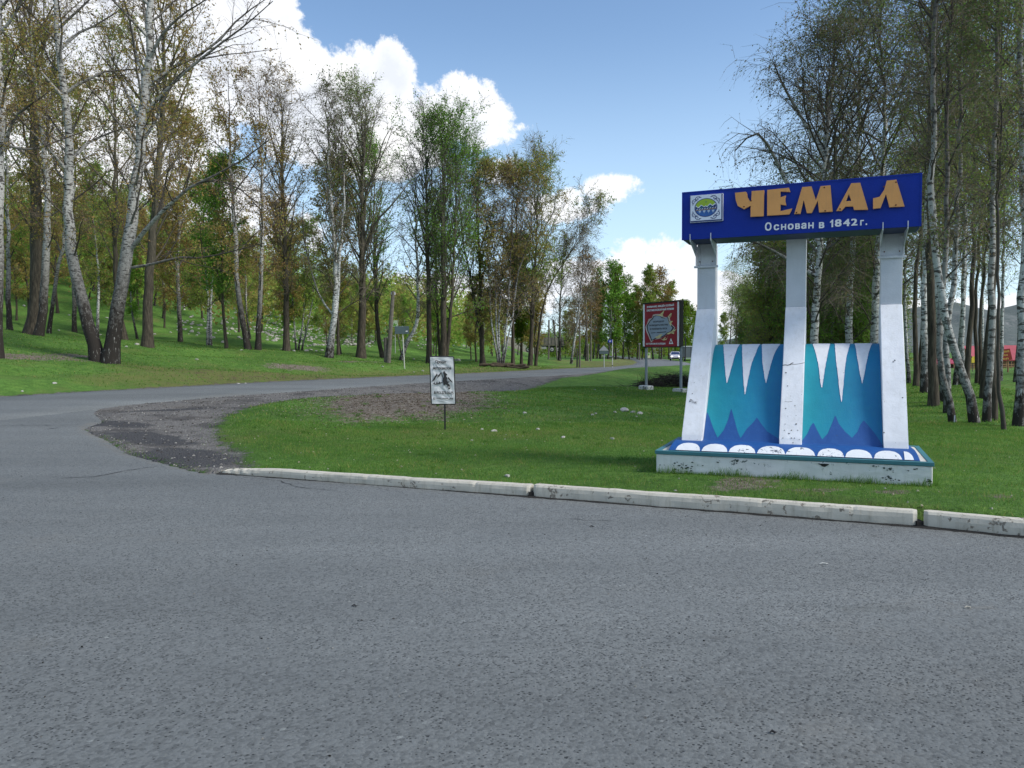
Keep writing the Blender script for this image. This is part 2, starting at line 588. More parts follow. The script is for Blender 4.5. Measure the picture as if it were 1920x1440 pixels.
# ------------------------------------------------------------------ ground materials
def mat_ground():
    m, n, bs = material('grass_and_gravel')
    co = n.n('ShaderNodeTexCoord').outputs['Object']
    dirt = n.attr('dirt').outputs['Fac']
    lit = n.attr('litter').outputs['Fac']
    dry = n.attr('dry').outputs['Fac']
    n1 = n.noise(co, 0.45, 7, 0.62)
    n2 = n.noise(co, 3.2, 7, 0.68)
    n3 = n.noise(co, 22, 5, 0.7)
    g = n.ramp(n2, [(0.28, (0.060, 0.130, 0.026)), (0.5, (0.098, 0.205, 0.038)), (0.72, (0.155, 0.262, 0.052))])
    g2 = n.ramp(n3, [(0.3, (0.45, 0.5, 0.4)), (0.7, (1.35, 1.3, 1.3))])
    g = n.mix(1.0, g, g2, 'MULTIPLY')
    g = n.mix(1.0, g, n.rng(n.noise(n.mapping(co, scale=(1, 1.6, 1)), 0.16, 5, 0.6), 0.34, 0.66, 0.68, 1.18), 'MULTIPLY')
    yel = n.rng(n.math('ADD', n1, n.math('MULTIPLY', dry, 0.32)), 0.54, 0.78, 0, 0.75)
    g = n.mix(yel, g, (0.150, 0.150, 0.050, 1))
    brown = n.rng(n.math('ADD', n.math('ADD', n2, n.math('MULTIPLY', n3, 0.3)), n.math('MULTIPLY', dry, 0.28)), 0.88, 1.0, 0, 0.8)
    g = n.mix(brown, g, (0.105, 0.078, 0.048, 1))
    # gravel and bare soil
    vd = n.n('ShaderNodeTexVoronoi')
    n.put(vd.inputs['Vector'], co); vd.inputs['Scale'].default_value = 30.0
    vb = n.n('ShaderNodeTexVoronoi')
    n.put(vb.inputs['Vector'], co); vb.inputs['Scale'].default_value = 11.0
    gr = n.ramp(vd.outputs['Color'], [(0.15, (0.125, 0.118, 0.110)), (0.55, (0.170, 0.161, 0.150)), (0.9, (0.24, 0.23, 0.215))])
    gr = n.mix(n.rng(n.noise(co, 1.1, 6, 0.65), 0.50, 0.62, 0, 0.75), gr, (0.060, 0.056, 0.056, 1))
    gr = n.mix(n.rng(n.noise(n.mapping(co, scale=(1, 1, 1), loc=(9, 2, 0)), 0.6, 5, 0.65), 0.5, 0.7, 0, 0.45), gr, (0.17, 0.15, 0.125, 1))
    wet = n.rng(n.math('ADD', n.attr('oldtar').outputs['Fac'], n.math('MULTIPLY', n.math('SUBTRACT', n2, 0.5), 0.9)), 0.42, 0.58, 0, 0.9)
    gr = n.mix(wet, gr, n.mix(n.rng(n3, .3, .7), (0.048, 0.048, 0.052, 1), (0.085, 0.084, 0.086, 1)))
    # dry leaves on the bank
    lf = n.ramp(vb.outputs['Color'], [(0.1, (0.07, 0.058, 0.045)), (0.5, (0.15, 0.122, 0.092)), (0.85, (0.27, 0.24, 0.20))])
    lf = n.mix(0.5, lf, n.ramp(vd.outputs['Color'], [(0.1, (0.045, 0.036, 0.026)), (0.8, (0.30, 0.25, 0.20))]))
    edge = n.math('ADD', n.math('MULTIPLY', n.math('SUBTRACT', n2, 0.5), 1.1), n.math('MULTIPLY', n.math('SUBTRACT', n3, 0.5), 0.7))
    fl = n.rng(n.math('ADD', lit, edge), 0.44, 0.62, 0, 1)
    fd = n.rng(n.math('ADD', dirt, edge), 0.42, 0.60, 0, 1)
    c = n.mix(fl, g, lf)
    c = n.mix(fd, c, gr)
    n.put(bs.inputs['Base Color'], c)
    bs.inputs['Roughness'].default_value = 0.9
    bs.inputs['Specular IOR Level'].default_value = 0.15
    hg = n.math('ADD', n.math('MULTIPLY', n3, 1.0), n.noise(n.mapping(co, scale=(1, 1, .3)), 60, 3, 0.6))
    hd = n.math('ADD', n.math('MULTIPLY', vd.outputs['Distance'], -1.2), n.math('MULTIPLY', n3, 0.6))
    h = n.mix(fd, hg, hd)
    n.put(bs.inputs['Normal'], n.bump(h, 0.9, 0.035))
    return m


def mat_asphalt(name, tint=(1, 1, 1), bright=1.0, fine=1.0):
    m, n, bs = material(name)
    co = n.n('ShaderNodeTexCoord').outputs['Object']
    big = n.noise(co, 0.16, 5, 0.6)
    mid = n.noise(n.mapping(co, scale=(1, 1.6, 1), rot=(0, 0, 0.4)), 1.1, 6, 0.6)
    f = n.noise(co, 70 * fine, 4, 0.75)
    f2 = n.noise(co, 34 * fine, 3, 0.65)
    st = n.n('ShaderNodeTexVoronoi')
    n.put(st.inputs['Vector'], co)
    st.inputs['Scale'].default_value = 55 * fine
    # pits where stones have been lost from the worn top layer, more of them in some areas
    amount = n.rng(n.math('ADD', n.math('MULTIPLY', big, 0.6), n.math('MULTIPLY', mid, 0.6)), 0.48, 0.72, 0.93, 0.52)
    pm = None
    for k_, (sc_, rad_) in enumerate(((60.0, 0.30), (38.0, 0.24))):
        pv = n.n('ShaderNodeTexVoronoi')
        n.put(pv.inputs['Vector'], n.mapping(co, scale=(1, 1.25, 1), loc=(k_ * 3.3, 0, 0), rot=(0, 0, 0.5 + k_)))
        pv.inputs['Scale'].default_value = sc_ * fine
        sp = n.n('ShaderNodeSeparateColor'); n.put(sp.inputs[0], pv.outputs['Color'])
        near_ = n.rng(n.math('ADD', pv.outputs['Distance'], n.math('MULTIPLY', n.math('SUBTRACT', f, 0.5), 0.55)), rad_, rad_ + 0.08, 1, 0)
        pick = n.rng(n.math('SUBTRACT', sp.outputs[0], n.math('ADD', amount, 0.12 * k_)), 0.0, 0.04, 0, 1)
        p_ = n.math('MULTIPLY', near_, pick)
        pm = p_ if pm is None else n.math('MAXIMUM', pm, p_)
    c = n.ramp(n.math('ADD', n.math('MULTIPLY', big, 0.6), n.math('MULTIPLY', mid, 0.4)), [(0.34, (0.125 * bright, 0.136 * bright, 0.146 * bright)), (0.66, (0.165 * bright, 0.177 * bright, 0.186 * bright))])
    c = n.mix(1.0, c, n.ramp(st.outputs['Color'], [(0.05, (0.62, 0.62, 0.63)), (0.5, (0.98, 0.98, 0.98)), (0.93, (1.12, 1.12, 1.13)), (1.0, (1.7, 1.7, 1.65))]), 'MULTIPLY')
    c = n.mix(1.0, c, n.rng(f, 0.25, 0.75, 0.80, 1.20), 'MULTIPLY')
    c = n.mix(n.math('MULTIPLY', pm, 0.85), c, (0.014, 0.016, 0.020, 1))
    lane = n.noise(n.mapping(co, scale=(0.10, 0.55, 1), rot=(0, 0, -0.42)), 1.0, 4, 0.55)
    c = n.mix(1.0, c, n.rng(lane, 0.32, 0.68, 0.80, 1.16), 'MULTIPLY')
    spots = n.rng(n.noise(n.mapping(co, loc=(31, 7, 0)), 2.6, 3, 0.5), 0.70, 0.76, 0, 0.45)
    c = n.mix(spots, c, (0.075, 0.074, 0.074, 1))
    # dusty and oily stains
    dust = n.rng(n.noise(n.mapping(co, loc=(3, 8, 0)), 0.32, 7, 0.7), 0.56, 0.74, 0, 0.35)
    c = n.mix(dust, c, (0.185 * bright, 0.172 * bright, 0.155 * bright, 1))
    oil = n.rng(n.noise(n.mapping(co, scale=(0.7, 1.5, 1), loc=(-4, 3, 0)), 0.8, 5, 0.6), 0.66, 0.8, 0, 0.35)
    c = n.mix(oil, c, (0.07, 0.07, 0.072, 1))
    brk = n.noise(co, 4.5, 6, 0.65)
    sandf = n.rng(n.math('ADD', n.attr('sand').outputs['Fac'], n.math('MULTIPLY', n.math('SUBTRACT', brk, 0.5), 1.3)), 0.50, 0.85, 0, 0.7)
    c = n.mix(sandf, c, n.mix(n.rng(f, .3, .7), (0.125, 0.112, 0.096, 1), (0.20, 0.18, 0.155, 1)))
    stf = n.rng(n.math('ADD', n.attr('stain').outputs['Fac'], n.math('MULTIPLY', n.math('SUBTRACT', brk, 0.5), 0.9)), 0.35, 0.75, 0, 0.42)
    c = n.mix(stf, c, (0.075, 0.078, 0.076, 1))
    c = n.mix(1.0, c, (*tint, 1), 'MULTIPLY')
    n.put(bs.inputs['Base Color'], c)
    bs.inputs['Roughness'].default_value = 0.82
    bs.inputs['Specular IOR Level'].default_value = 0.35
    h = n.math('SUBTRACT', n.math('ADD', f, n.math('MULTIPLY', st.outputs['Distance'], -0.6)), n.math('MULTIPLY', pm, 0.8))
    n.put(bs.inputs['Normal'], n.bump(h, 0.55, 0.008))
    return m


M_GROUND = mat_ground()
M_ASPH = mat_asphalt('asphalt_forecourt', bright=0.99, tint=(1.03, 1.015, 0.94))
M_ROAD = mat_asphalt('asphalt_road', bright=1.0, tint=(1.03, 1.02, 0.95))


# ------------------------------------------------------------------ ground sheet
def axis(fine0, fine1, step, lo, hi, grow):
    a = list(np.arange(fine0, fine1 + 1e-6, step))
    st = step
    left = [a[0]]
    while left[-1] > lo:
        st *= grow
        left.append(left[-1] - st)
    st = step
    right = [a[-1]]
    while right[-1] < hi:
        st *= grow
        right.append(right[-1] + st)
    return np.array(left[:0:-1] + a + right[1:])


gx = axis(-21, 9, 0.14, -420, 420, 1.035)
gy = axis(3.2, 40, 0.14, -60, 700, 1.03)
XX, YY = np.meshgrid(gx, gy)
xf, yf = XX.ravel(), YY.ravel()
zf, info = ground_z(xf, yf, True)
nx_, ny_ = len(gx), len(gy)
ii = np.arange(nx_ * ny_).reshape(ny_, nx_)
quads = np.stack([ii[:-1, :-1], ii[:-1, 1:], ii[1:, 1:], ii[1:, :-1]], -1).reshape(-1, 4)
near, a_, q_, s_ = info['near'], info['a'], info['q'], info['s']
dirt = ss(0.5 - info['sdD'] / 1.3)
sh = np.interp(s_, [14, 30, 48, 60, 120], [3.2, 2.4, 1.1, 0.5, 0.5])
dirt = np.maximum(dirt, np.where(near, ss(1.05 - a_ / sh) * (s_ > 12), ss(0.72 - a_ / 0.9)))
# patches of disturbed soil along the far verge, the light gravel track in the distance
def blob(cx, cy, rx, ry, ang=0.0):
    c, s = math.cos(ang), math.sin(ang)
    u = (xf - cx) * c + (yf - cy) * s; v = -(xf - cx) * s + (yf - cy) * c
    return np.exp(-((u / rx) ** 2 + (v / ry) ** 2))
lsd = poly_sd(xf, yf, LITTER)
lit = ss(0.5 - lsd / 3.2)
lit = np.maximum(0.74 * lit, 0.48 * ss(0.5 - lsd / 7.0) * (xf > -7) * near)
for (px, Y, rx, ry) in [(660, 50, 3.4, 1.3), (560, 42, 3, 0.9), (60, 31, 3.2, 1.5), (130, 33.5, 2.2, 0.8), (940, 62, 2.2, 1.2), (1400, 8.6, 1.0, 0.45)]:
    x0, y0, _ = at(px, Y)
    lit = np.maximum(lit, 0.8 * blob(x0, y0, rx, ry, 0.95))
for (u_, v_, r_) in [(2.5, 8.35, 0.65), (3.1, 8.05, 0.6), (3.9, 7.9, 0.3), (4.8, 7.6, .25)]:
    lit = np.maximum(lit, 0.70 * np.exp(-(((xf - u_) / r_) ** 2 + ((yf - v_) / 0.2) ** 2)))
dry = ss(1.1 - (a_ - 0.3) / 7.0) * (~near) * ss((s_ - 22) / 8) * 0.9
dry = np.maximum(dry, blob(11, 88, 8, 12) * 1.0)
dry = np.maximum(dry, 0.6 * blob(-1.0, 14.2, 5, 1.1))
track = ss(1 - np.abs(yf - (152 - 0.9 * (xf - 6))) / 5.0) * (~near) * (xf > -20)
dirt = np.maximum(dirt, 0.75 * track)
scree = ss((np.hypot(xf, yf) - 75) / 40) * 0.55 * (xf < -3) * (~near)
lit = np.maximum(lit, 0.0 * scree)
oldtar = np.maximum.reduce([blob(-5.0, 11.7, 1.5, .75, -.75), blob(-6.6, 13.9, 1.5, .55, -.7), blob(-8.2, 15.9, 1.2, .5, -.5), .8 * blob(-8.3, 18.6, 1.6, .28, .5)])
me = mesh_np('ground', np.stack([xf, yf, zf], 1), quads, mats=[M_GROUND], smooth=True, attrs=dict(dirt=dirt, litter=lit, dry=dry, oldtar=oldtar))
tag(obj('ground', me), kind='structure')

# ------------------------------------------------------------------ asphalt forecourt
ax_ = np.arange(-23, 19.01, 0.22); ay_ = np.arange(-14, 27.01, 0.22)
XX, YY = np.meshgrid(ax_, ay_)
x2, y2 = XX.ravel(), YY.ravel()
z2 = base_z(x2, y2)[0]
sd = poly_sd(x2, y2, ASPH)
q2, _s2 = road_qs(x2, y2)
z2 = z2 - 0.01 * ss((RW - np.abs(q2)) / 0.4) - 0.35 * np.maximum(sd, 0) - 0.5 * np.maximum(q2 - RW + .1, 0)
ii = np.arange(len(ax_) * len(ay_)).reshape(len(ay_), len(ax_))
fq = np.stack([ii[:-1, :-1], ii[:-1, 1:], ii[1:, 1:], ii[1:, :-1]], -1).reshape(-1, 4)
fq = fq[(sd[fq].min(1) < 0.3) & (q2[fq].max(1) < RW + 0.6)]
sand = np.exp(-np.maximum(-sd - .05, 0) / 0.32) * 0.62 * (y2 < 17)
stain = np.zeros(len(x2))
for (px, py, rx, ry) in ((1640, 1143, .45, .12),):
    r_ = ray(px, py); P = CP + r_ * (-CAMZ / r_[2])
    stain = np.maximum(stain, 0.7 * np.exp(-((x2 - P[0]) / rx) ** 2 - ((y2 - P[1]) / ry) ** 2))
r_ = ray(1835, 1138); P = CP + r_ * (-CAMZ / r_[2])
sand = np.maximum(sand, .6 * np.exp(-((x2 - P[0]) / .35) ** 2 - ((y2 - P[1]) / .2) ** 2))
me = mesh_np('forecourt_paving', np.stack([x2, y2, z2], 1), fq, mats=[M_ASPH], smooth=True, attrs=dict(sand=sand, stain=stain))
forecourt = tag(obj('forecourt_paving', me), kind='structure')

# ------------------------------------------------------------------ road
offs = np.array([-RW - .12, -RW, -2, 0, 2, RW, RW + .12])
dz = np.array([-0.12, 0, 0.03, 0.045, 0.03, 0, -0.12])
k = np.arange(0, 641, 2)
rv = []
for o_, d_ in zip(offs, dz):
    wob = 0.06 * np.sin(_ys[k] * 1.7 + o_) * (abs(o_) > 3)
    rv.append(np.stack([_xs[k] + _nl[k, 0] * (o_ + wob), _ys[k] + _nl[k, 1] * (o_ + wob), _zs[k] + 0.006 + d_], 1))
rv = np.array(rv)
nk = len(k)
ii = np.arange(7 * nk).reshape(7, nk)
fq = np.stack([ii[:-1, :-1], ii[1:, :-1], ii[1:, 1:], ii[:-1, 1:]], -1).reshape(-1, 4)[:, ::-1]
me = mesh_np('road', rv.reshape(-1, 3), fq, mats=[M_ROAD], smooth=True)
tag(obj('road', me), kind='structure')

# cracks and tar seams in the forecourt, long thin strips
M_CRACK = simple('crack_filler', (0.022, 0.022, 0.024), 0.9, 0.3, 8)


def crack(pts, w, seed, name='crack'):
    rn = random.Random(seed)
    P = []
    for (x0, y0), (x1, y1) in zip(pts, pts[1:]):
        nseg = max(3, int(math.hypot(x1 - x0, y1 - y0) / 0.07))
        for i in range(nseg):
            t = i / nseg
            P.append((x0 + (x1 - x0) * t + rn.gauss(0, 0.012), y0 + (y1 - y0) * t + rn.gauss(0, 0.012)))
    P.append(pts[-1])
    zz = base_z(np.array([p[0] for p in P]), np.array([p[1] for p in P]))[0]
    bm = bmesh.new()
    prev = None
    for i, (x, y) in enumerate(P):
        e = math.sin(math.pi * (i + .2) / len(P)) ** 0.4
        ww = w * e * rn.uniform(0.3, 1.25)
        a, c = P[max(i - 1, 0)], P[min(i + 1, len(P) - 1)]
        d = Vector((c[0] - a[0], c[1] - a[1], 0)).normalized()
        nn = Vector((-d.y, d.x, 0))
        p = Vector((x, y, zz[i] + 0.004))
        cur = (bm.verts.new(p + nn * ww), bm.verts.new(p - nn * ww))
        if prev: bm.faces.new((prev[0], prev[1], cur[1], cur[0]))
        prev = cur
    o = bm_obj(name, bm, M_CRACK)
    o.parent = forecourt
    return o


def g0(px, py):
    x, y, z = hit(px, py)
    return (x, y)


crack([g0(150, 803), g0(100, 804), g0(40, 804), g0(-60, 808)], 0.014, 3)
crack([g0(293, 884), g0(240, 892), g0(175, 905), g0(110, 908)], 0.011, 1)
crack([g0(0, 757), g0(70, 762), g0(140, 766)], 0.03, 2)
crack([g0(85, 812), g0(110, 809)], 0.02, 5)
crack([g0(455, 905), g0(520, 912), g0(560, 925), g0(640, 934)], 0.006, 13)
crack([g0(1050, 985), g0(1100, 990), g0(1150, 992)], 0.005, 14)
crack([g0(700, 925), g0(745, 935), g0(765, 942)], 0.004, 11)

# ------------------------------------------------------------------ kerb stones
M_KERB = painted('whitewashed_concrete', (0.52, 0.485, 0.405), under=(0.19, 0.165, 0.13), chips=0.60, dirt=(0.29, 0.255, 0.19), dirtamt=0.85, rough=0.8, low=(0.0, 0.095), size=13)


def kerb(p0, p1, h0, h1, seed, label, rag0=0.0):
    rn = random.Random(seed)
    p0, p1 = Vector((*p0, 0)), Vector((*p1, 0))
    L = (p1 - p0).length
    t = (p1 - p0) / L
    nb = Vector((-t.y, t.x, 0))
    prof = [(0.0, -0.10), (0.0, 0.0), (0.0, 0.55), (0.006, 0.84), (0.022, 1.0), (0.075, 1.01), (0.125, 1.0), (0.145, 0.86), (0.15, 0.5), (0.15, -0.1)]
    n = int(L / 0.035)
    bm = bmesh.new()
    rings = []
    for i in range(n + 1):
        s = i / n
        h = h0 + (h1 - h0) * s
        endr = min(s * L, (1 - s) * L)
        k = 1 - 0.25 * max(0, 1 - endr / 0.025)
        ring = []
        for (w, zz) in prof:
            z = zz * h if zz > 0 else zz
            nv = mnoise.noise(Vector((s * L * 6 + seed, w * 25, zz * 6))) * 0.006 + mnoise.noise(Vector((s * L * 1.1 + seed, w * 3, 0))) * 0.010
            if rag0 and s * L < rag0 and zz > 0.4:
                f = 1 - s * L / rag0
                nv2 = mnoise.noise(Vector((s * L * 13, w * 30, zz * 4 + 3)))
                z -= h * (0.5 * f * f + 0.35 * f * max(0, nv2 + .3))
                w = w + 0.02 * f * (nv2)
            bite = max(0.0, mnoise.noise(Vector((s * L * 9 + seed * 3, 1.7, 0.3))) - 0.5) * 0.07
            if 0.8 < zz < 1.005 and w < 0.03:
                z -= bite; w += bite * .6
            p = p0 + t * (s * L) + nb * (0.075 + (w - 0.075) * k + nv) + Vector((0, 0, z * (1 if zz <= 0.4 else (0.93 + 0.07 * k)) + nv * 0.6))
            ring.append(bm.verts.new(p))
        rings.append(ring)
    m = len(prof)
    for a, c in zip(rings, rings[1:]):
        for j in range(m - 1):
            bm.faces.new((a[j], a[j + 1], c[j + 1], c[j]))
    bm.faces.new(rings[0][::-1]); bm.faces.new(rings[-1])
    o = bm_obj('kerb_stone', bm, M_KERB, smooth=False)
    tag(o, label, 'kerb', 'whitewashed kerb stones along the lawn edge')
    return o


def lerp2(a, c, t): return (a[0] + (c[0] - a[0]) * t, a[1] + (c[1] - a[1]) * t)


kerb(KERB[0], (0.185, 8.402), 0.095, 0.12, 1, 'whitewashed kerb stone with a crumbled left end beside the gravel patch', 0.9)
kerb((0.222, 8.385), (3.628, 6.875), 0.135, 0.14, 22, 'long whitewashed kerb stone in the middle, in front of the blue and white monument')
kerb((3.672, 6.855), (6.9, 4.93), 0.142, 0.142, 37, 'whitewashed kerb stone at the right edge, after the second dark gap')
# soil in the joints and along the foot, blackened to paint the gap shadow
M_SOIL_SHADE = simple('dark_soil_and_shade', (0.020, 0.018, 0.016), 0.95, 0.4, 20, bump=0.8)
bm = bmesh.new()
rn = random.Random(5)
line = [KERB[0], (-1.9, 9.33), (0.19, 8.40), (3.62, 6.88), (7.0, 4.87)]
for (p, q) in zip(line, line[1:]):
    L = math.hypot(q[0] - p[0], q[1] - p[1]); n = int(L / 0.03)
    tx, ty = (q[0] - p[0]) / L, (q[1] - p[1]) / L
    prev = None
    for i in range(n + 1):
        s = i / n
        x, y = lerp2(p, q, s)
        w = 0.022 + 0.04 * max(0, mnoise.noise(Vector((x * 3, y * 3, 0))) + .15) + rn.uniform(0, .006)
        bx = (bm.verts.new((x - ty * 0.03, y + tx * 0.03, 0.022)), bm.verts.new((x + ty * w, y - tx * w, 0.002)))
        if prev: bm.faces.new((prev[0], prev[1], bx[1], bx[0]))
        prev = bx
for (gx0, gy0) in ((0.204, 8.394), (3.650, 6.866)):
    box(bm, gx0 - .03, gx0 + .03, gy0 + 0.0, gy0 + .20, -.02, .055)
tag(bm_obj('soil_and_shadow_strip', bm, M_SOIL_SHADE), kind='stuff')

# ------------------------------------------------------------------ the town monument
TH = 0.3905
MO = np.array([1.7496, 9.3682, 0.0])
MU = np.array([math.cos(TH), -math.sin(TH), 0]); MN = np.array([math.sin(TH), math.cos(TH), 0])
BW0, BW1, BZ0, BZ1, BU0, BU1 = 0.9275, 1.46, 3.035, 3.645, 0.1407, 2.9113


def on_w(px, py, w):
    r = ray(px, py)
    t = np.dot(MO + MN * w - CP, MN) / np.dot(r, MN)
    P = CP + r * t - MO
    return float(P @ MU), float(P[2])


za = lambda x, y: (1220 + x / 3.4286, 300 + y / 3.4286)      # reading frames used while measuring
zb = lambda x, y: (1220 + x / 3.4286, 620 + y / 3.4286)
zc = lambda x, y: (1270 + x / 8.348, 330 + y / 8.348)
zd = lambda x, y: (1285 + x / 20.575, 355 + y / 20.575)

M_WHITE = painted('white_plaster', (0.72, 0.73, 0.76), under=(0.20, 0.19, 0.18), chips=0.70, dirt=(0.46, 0.45, 0.42), dirtamt=0.50, size=18)
M_WHITE2 = painted('white_plaster_base', (0.66, 0.66, 0.64), under=(0.10, 0.13, 0.12), chips=0.635, dirt=(0.42, 0.42, 0.38), dirtamt=0.5, low=(0.10, 0.22), size=13)
M_METAL = painted('grey_white_steel', (0.56, 0.58, 0.62), under=(0.20, 0.12, 0.07), chips=0.80, dirt=(0.40, 0.40, 0.42), dirtamt=0.25, rough=0.45)
M_TEALRIM = painted('teal_rim', (0.035, 0.155, 0.185), under=(0.3, 0.3, 0.3), chips=0.72, dirt=(0.09, 0.16, 0.17), dirtamt=0.3)
M_WATER = painted('waterfall_paint', (0.0, 0.25, 0.31), under=(0.03, 0.12, 0.16), chips=0.76, dirt=(0.01, 0.26, 0.30), dirtamt=0.35, grad=(0.0, 0.155, 0.35))
M_BLUE = painted('blue_paint', (0.006, 0.070, 0.26), under=(0.02, 0.05, 0.13), chips=0.72, dirt=(0.03, 0.15, 0.40), dirtamt=0.35)
M_BOARD = painted('board_blue', (0.003, 0.026, 0.27), under=(0.004, 0.014, 0.13), chips=0.8, dirt=(0.004, 0.040, 0.34), dirtamt=0.2, rough=0.5)
M_BOARD.node_tree.nodes['Principled BSDF'].inputs['Specular IOR Level'].default_value = 0.2
M_BOARDU = simple('board_underside', (0.02, 0.035, 0.10), 0.5, 0.2)
M_OCHRE = painted('ochre_letters', (0.68, 0.31, 0.085), under=(0.16, 0.05, 0.02), chips=0.735, dirt=(0.42, 0.22, 0.09), dirtamt=0.3, rough=0.5, size=9)
M_TXT = simple('white_lettering', (0.78, 0.78, 0.80), 0.5, 0.04)
M_EMW = simple('emblem_white', (0.66, 0.70, 0.78), 0.4, 0.05)
M_EMB = simple('emblem_dark_blue', (0.008, 0.02, 0.12), 0.4, 0.1)
M_EMG = simple('emblem_lime', (0.30, 0.44, 0.02), 0.4, 0.08)
M_EMT = simple('emblem_teal', (0.01, 0.12, 0.16), 0.4, 0.1)
M_EML = simple('emblem_lake', (0.02, 0.10, 0.34), 0.4, 0.15)
M_EMO = simple('emblem_brown', (0.22, 0.15, 0.11), 0.4, 0.1)
M_RUST = simple('rust', (0.11, 0.035, 0.015), 0.8, 0.3)

mon = empty('town_monument', tuple(MO), -TH, 'white and blue town monument with three slanted posts, painted waterfall and name board', 'monument')

# base slab, chipped plaster, a bit uneven
bm = bmesh.new()
box(bm, 0.0, 2.978, 0.0, 1.53, -0.12, 0.335, 0.012, 2)
bmesh.ops.subdivide_edges(bm, edges=[e for e in bm.edges if e.calc_length() > 0.3], cuts=40, use_grid_fill=True)
for v in bm.verts:
    d = mnoise.noise(v.co * 5) * 0.006 + mnoise.noise(v.co * 22) * 0.0025
    v.co += Vector((0, d, 0)) if abs(v.co.y) < .02 else Vector((0, 0, 0))
bm_obj('base_slab', bm, M_WHITE2, mon)
# concrete top and teal rim
bm = bmesh.new(); box(bm, 0.05, 2.93, 0.05, 1.48, 0.335, 0.372)
bm_obj('base_top', bm, simple('base_top_concrete', (0.50, 0.48, 0.43), 0.85, 0.3, 5, bump=0.5), mon)
for (a, c, d, e) in ((-0.012, 2.990, -0.014, 0.048), (-0.012, 2.990, 1.48, 1.545)):
    bm = bmesh.new(); box(bm, a, c, d, e, 0.337, 0.381, 0.004)
    bm_obj('rim', bm, M_TEALRIM, mon)
for (a, c) in ((-0.012, 0.048), (2.932, 2.990)):
    bm = bmesh.new(); box(bm, a, c, 0.0505, 1.478, 0.337, 0.381, 0.004)
    bm_obj('rim', bm, M_TEALRIM, mon)
# broken pocket in the front of the base
ku, kz = on_w(*zb(1112, 857), 0.0)
bm = bmesh.new()
pts = [(ku + dx * .001, kz + dz_ * .001) for dx, dz_ in ((-62, 6), (-30, 2), (10, 5), (58, 2), (40, -14), (12, -32), (-18, -26), (-34, -10))]
prism(bm, pts, 'y', -0.0105, 0.02)
bm_obj('broken_pocket', bm, simple('pocket_dark', (0.02, 0.02, 0.018), 0.95, 0.3), mon)
for (zx, zy, n_, sp, sd_) in ((200, 870, 26, 0.10, 1), (540, 840, 12, 0.035, 2), (1545, 890, 9, 0.03, 3), (1540, 955, 16, 0.035, 4), (1800, 965, 12, 0.03, 5), (1440, 862, 5, .03, 6), (1700, 895, 4, .03, 7), (440, 845, 3, .02, 8)):
    u_, z_ = on_w(*zb(zx, zy), 0.0)
    rn = random.Random(sd_)
    bm = bmesh.new()
    for i in range(n_):
        cu_, cz_ = u_ + rn.gauss(0, sp), min(0.315, max(0.14, z_ + rn.gauss(0, sp * .35)))
        cu_ = min(2.95, max(0.02, cu_))
        rr = rn.uniform(0.004, 0.017)
        k = rn.randint(5, 8)
        pts = [(cu_ + rr * rn.uniform(.5, 1.5) * math.cos(j / k * 6.283), cz_ + rr * rn.uniform(.3, .9) * math.sin(j / k * 6.283)) for j in range(k)]
        f = bm.faces.new([bm.verts.new((p[0], -0.0085, p[1])) for p in pts])
    tag(bm_obj('chipped_patch', bm, bpy.data.materials.get('chip_dark') or simple('chip_dark', (0.05, 0.065, 0.055), 0.9, 0.5, 12), mon), kind='stuff')

# sloping blue skirt with the white foam arcs
def skirt_z(w):
    t = np.clip((w - 0.05) / 0.30, 0, 1)
    return 0.384 + 0.102 * (1 - (1 - t) ** 2)
U0, U1 = 0.20, 2.80
nu, nw = 60, 12
V = []
for j in range(nw + 1):
    w = 0.052 + (1.46 - 0.052) * (j / nw) ** 2.2
    for i in range(nu + 1):
        u = U0 + (U1 - U0) * i / nu
        bulge = 0.06 * (1 - min(1, (w - 0.05) / 0.35))
        uu = u + (u - 1.45) / 1.35 * bulge
        V.append((uu, w, skirt_z(w)))
V = np.array(V)
ii = np.arange((nu + 1) * (nw + 1)).reshape(nw + 1, nu + 1)
fq = np.stack([ii[:-1, :-1], ii[:-1, 1:], ii[1:, 1:], ii[1:, :-1]], -1).reshape(-1, 4)
obj('water_skirt', mesh_np('water_skirt', V, fq, mats=[M_BLUE], smooth=True), mon)
bm = bmesh.new()     # its side faces
for sgn, u_ in ((-1, U0 - .06), (1, U1 + .06)):
    pts = [(0.052, 0.372)] + [(w, skirt_z(w) - .001) for w in np.linspace(0.052, 1.46, 14)] + [(1.46, 0.372)]
    f = bm.faces.new([bm.verts.new((u_ - sgn * 0.06 * min(1, (p[0] - .05) / .35), p[0], p[1])) for p in pts])
bm_obj('skirt_side', bm, M_BLUE, mon)
blobs_px = [(160, 318), (326, 494), (500, 674), (682, 866), (866, 1058), (1070, 1245), (1250, 1426), (1434, 1618), (1630, 1690)]
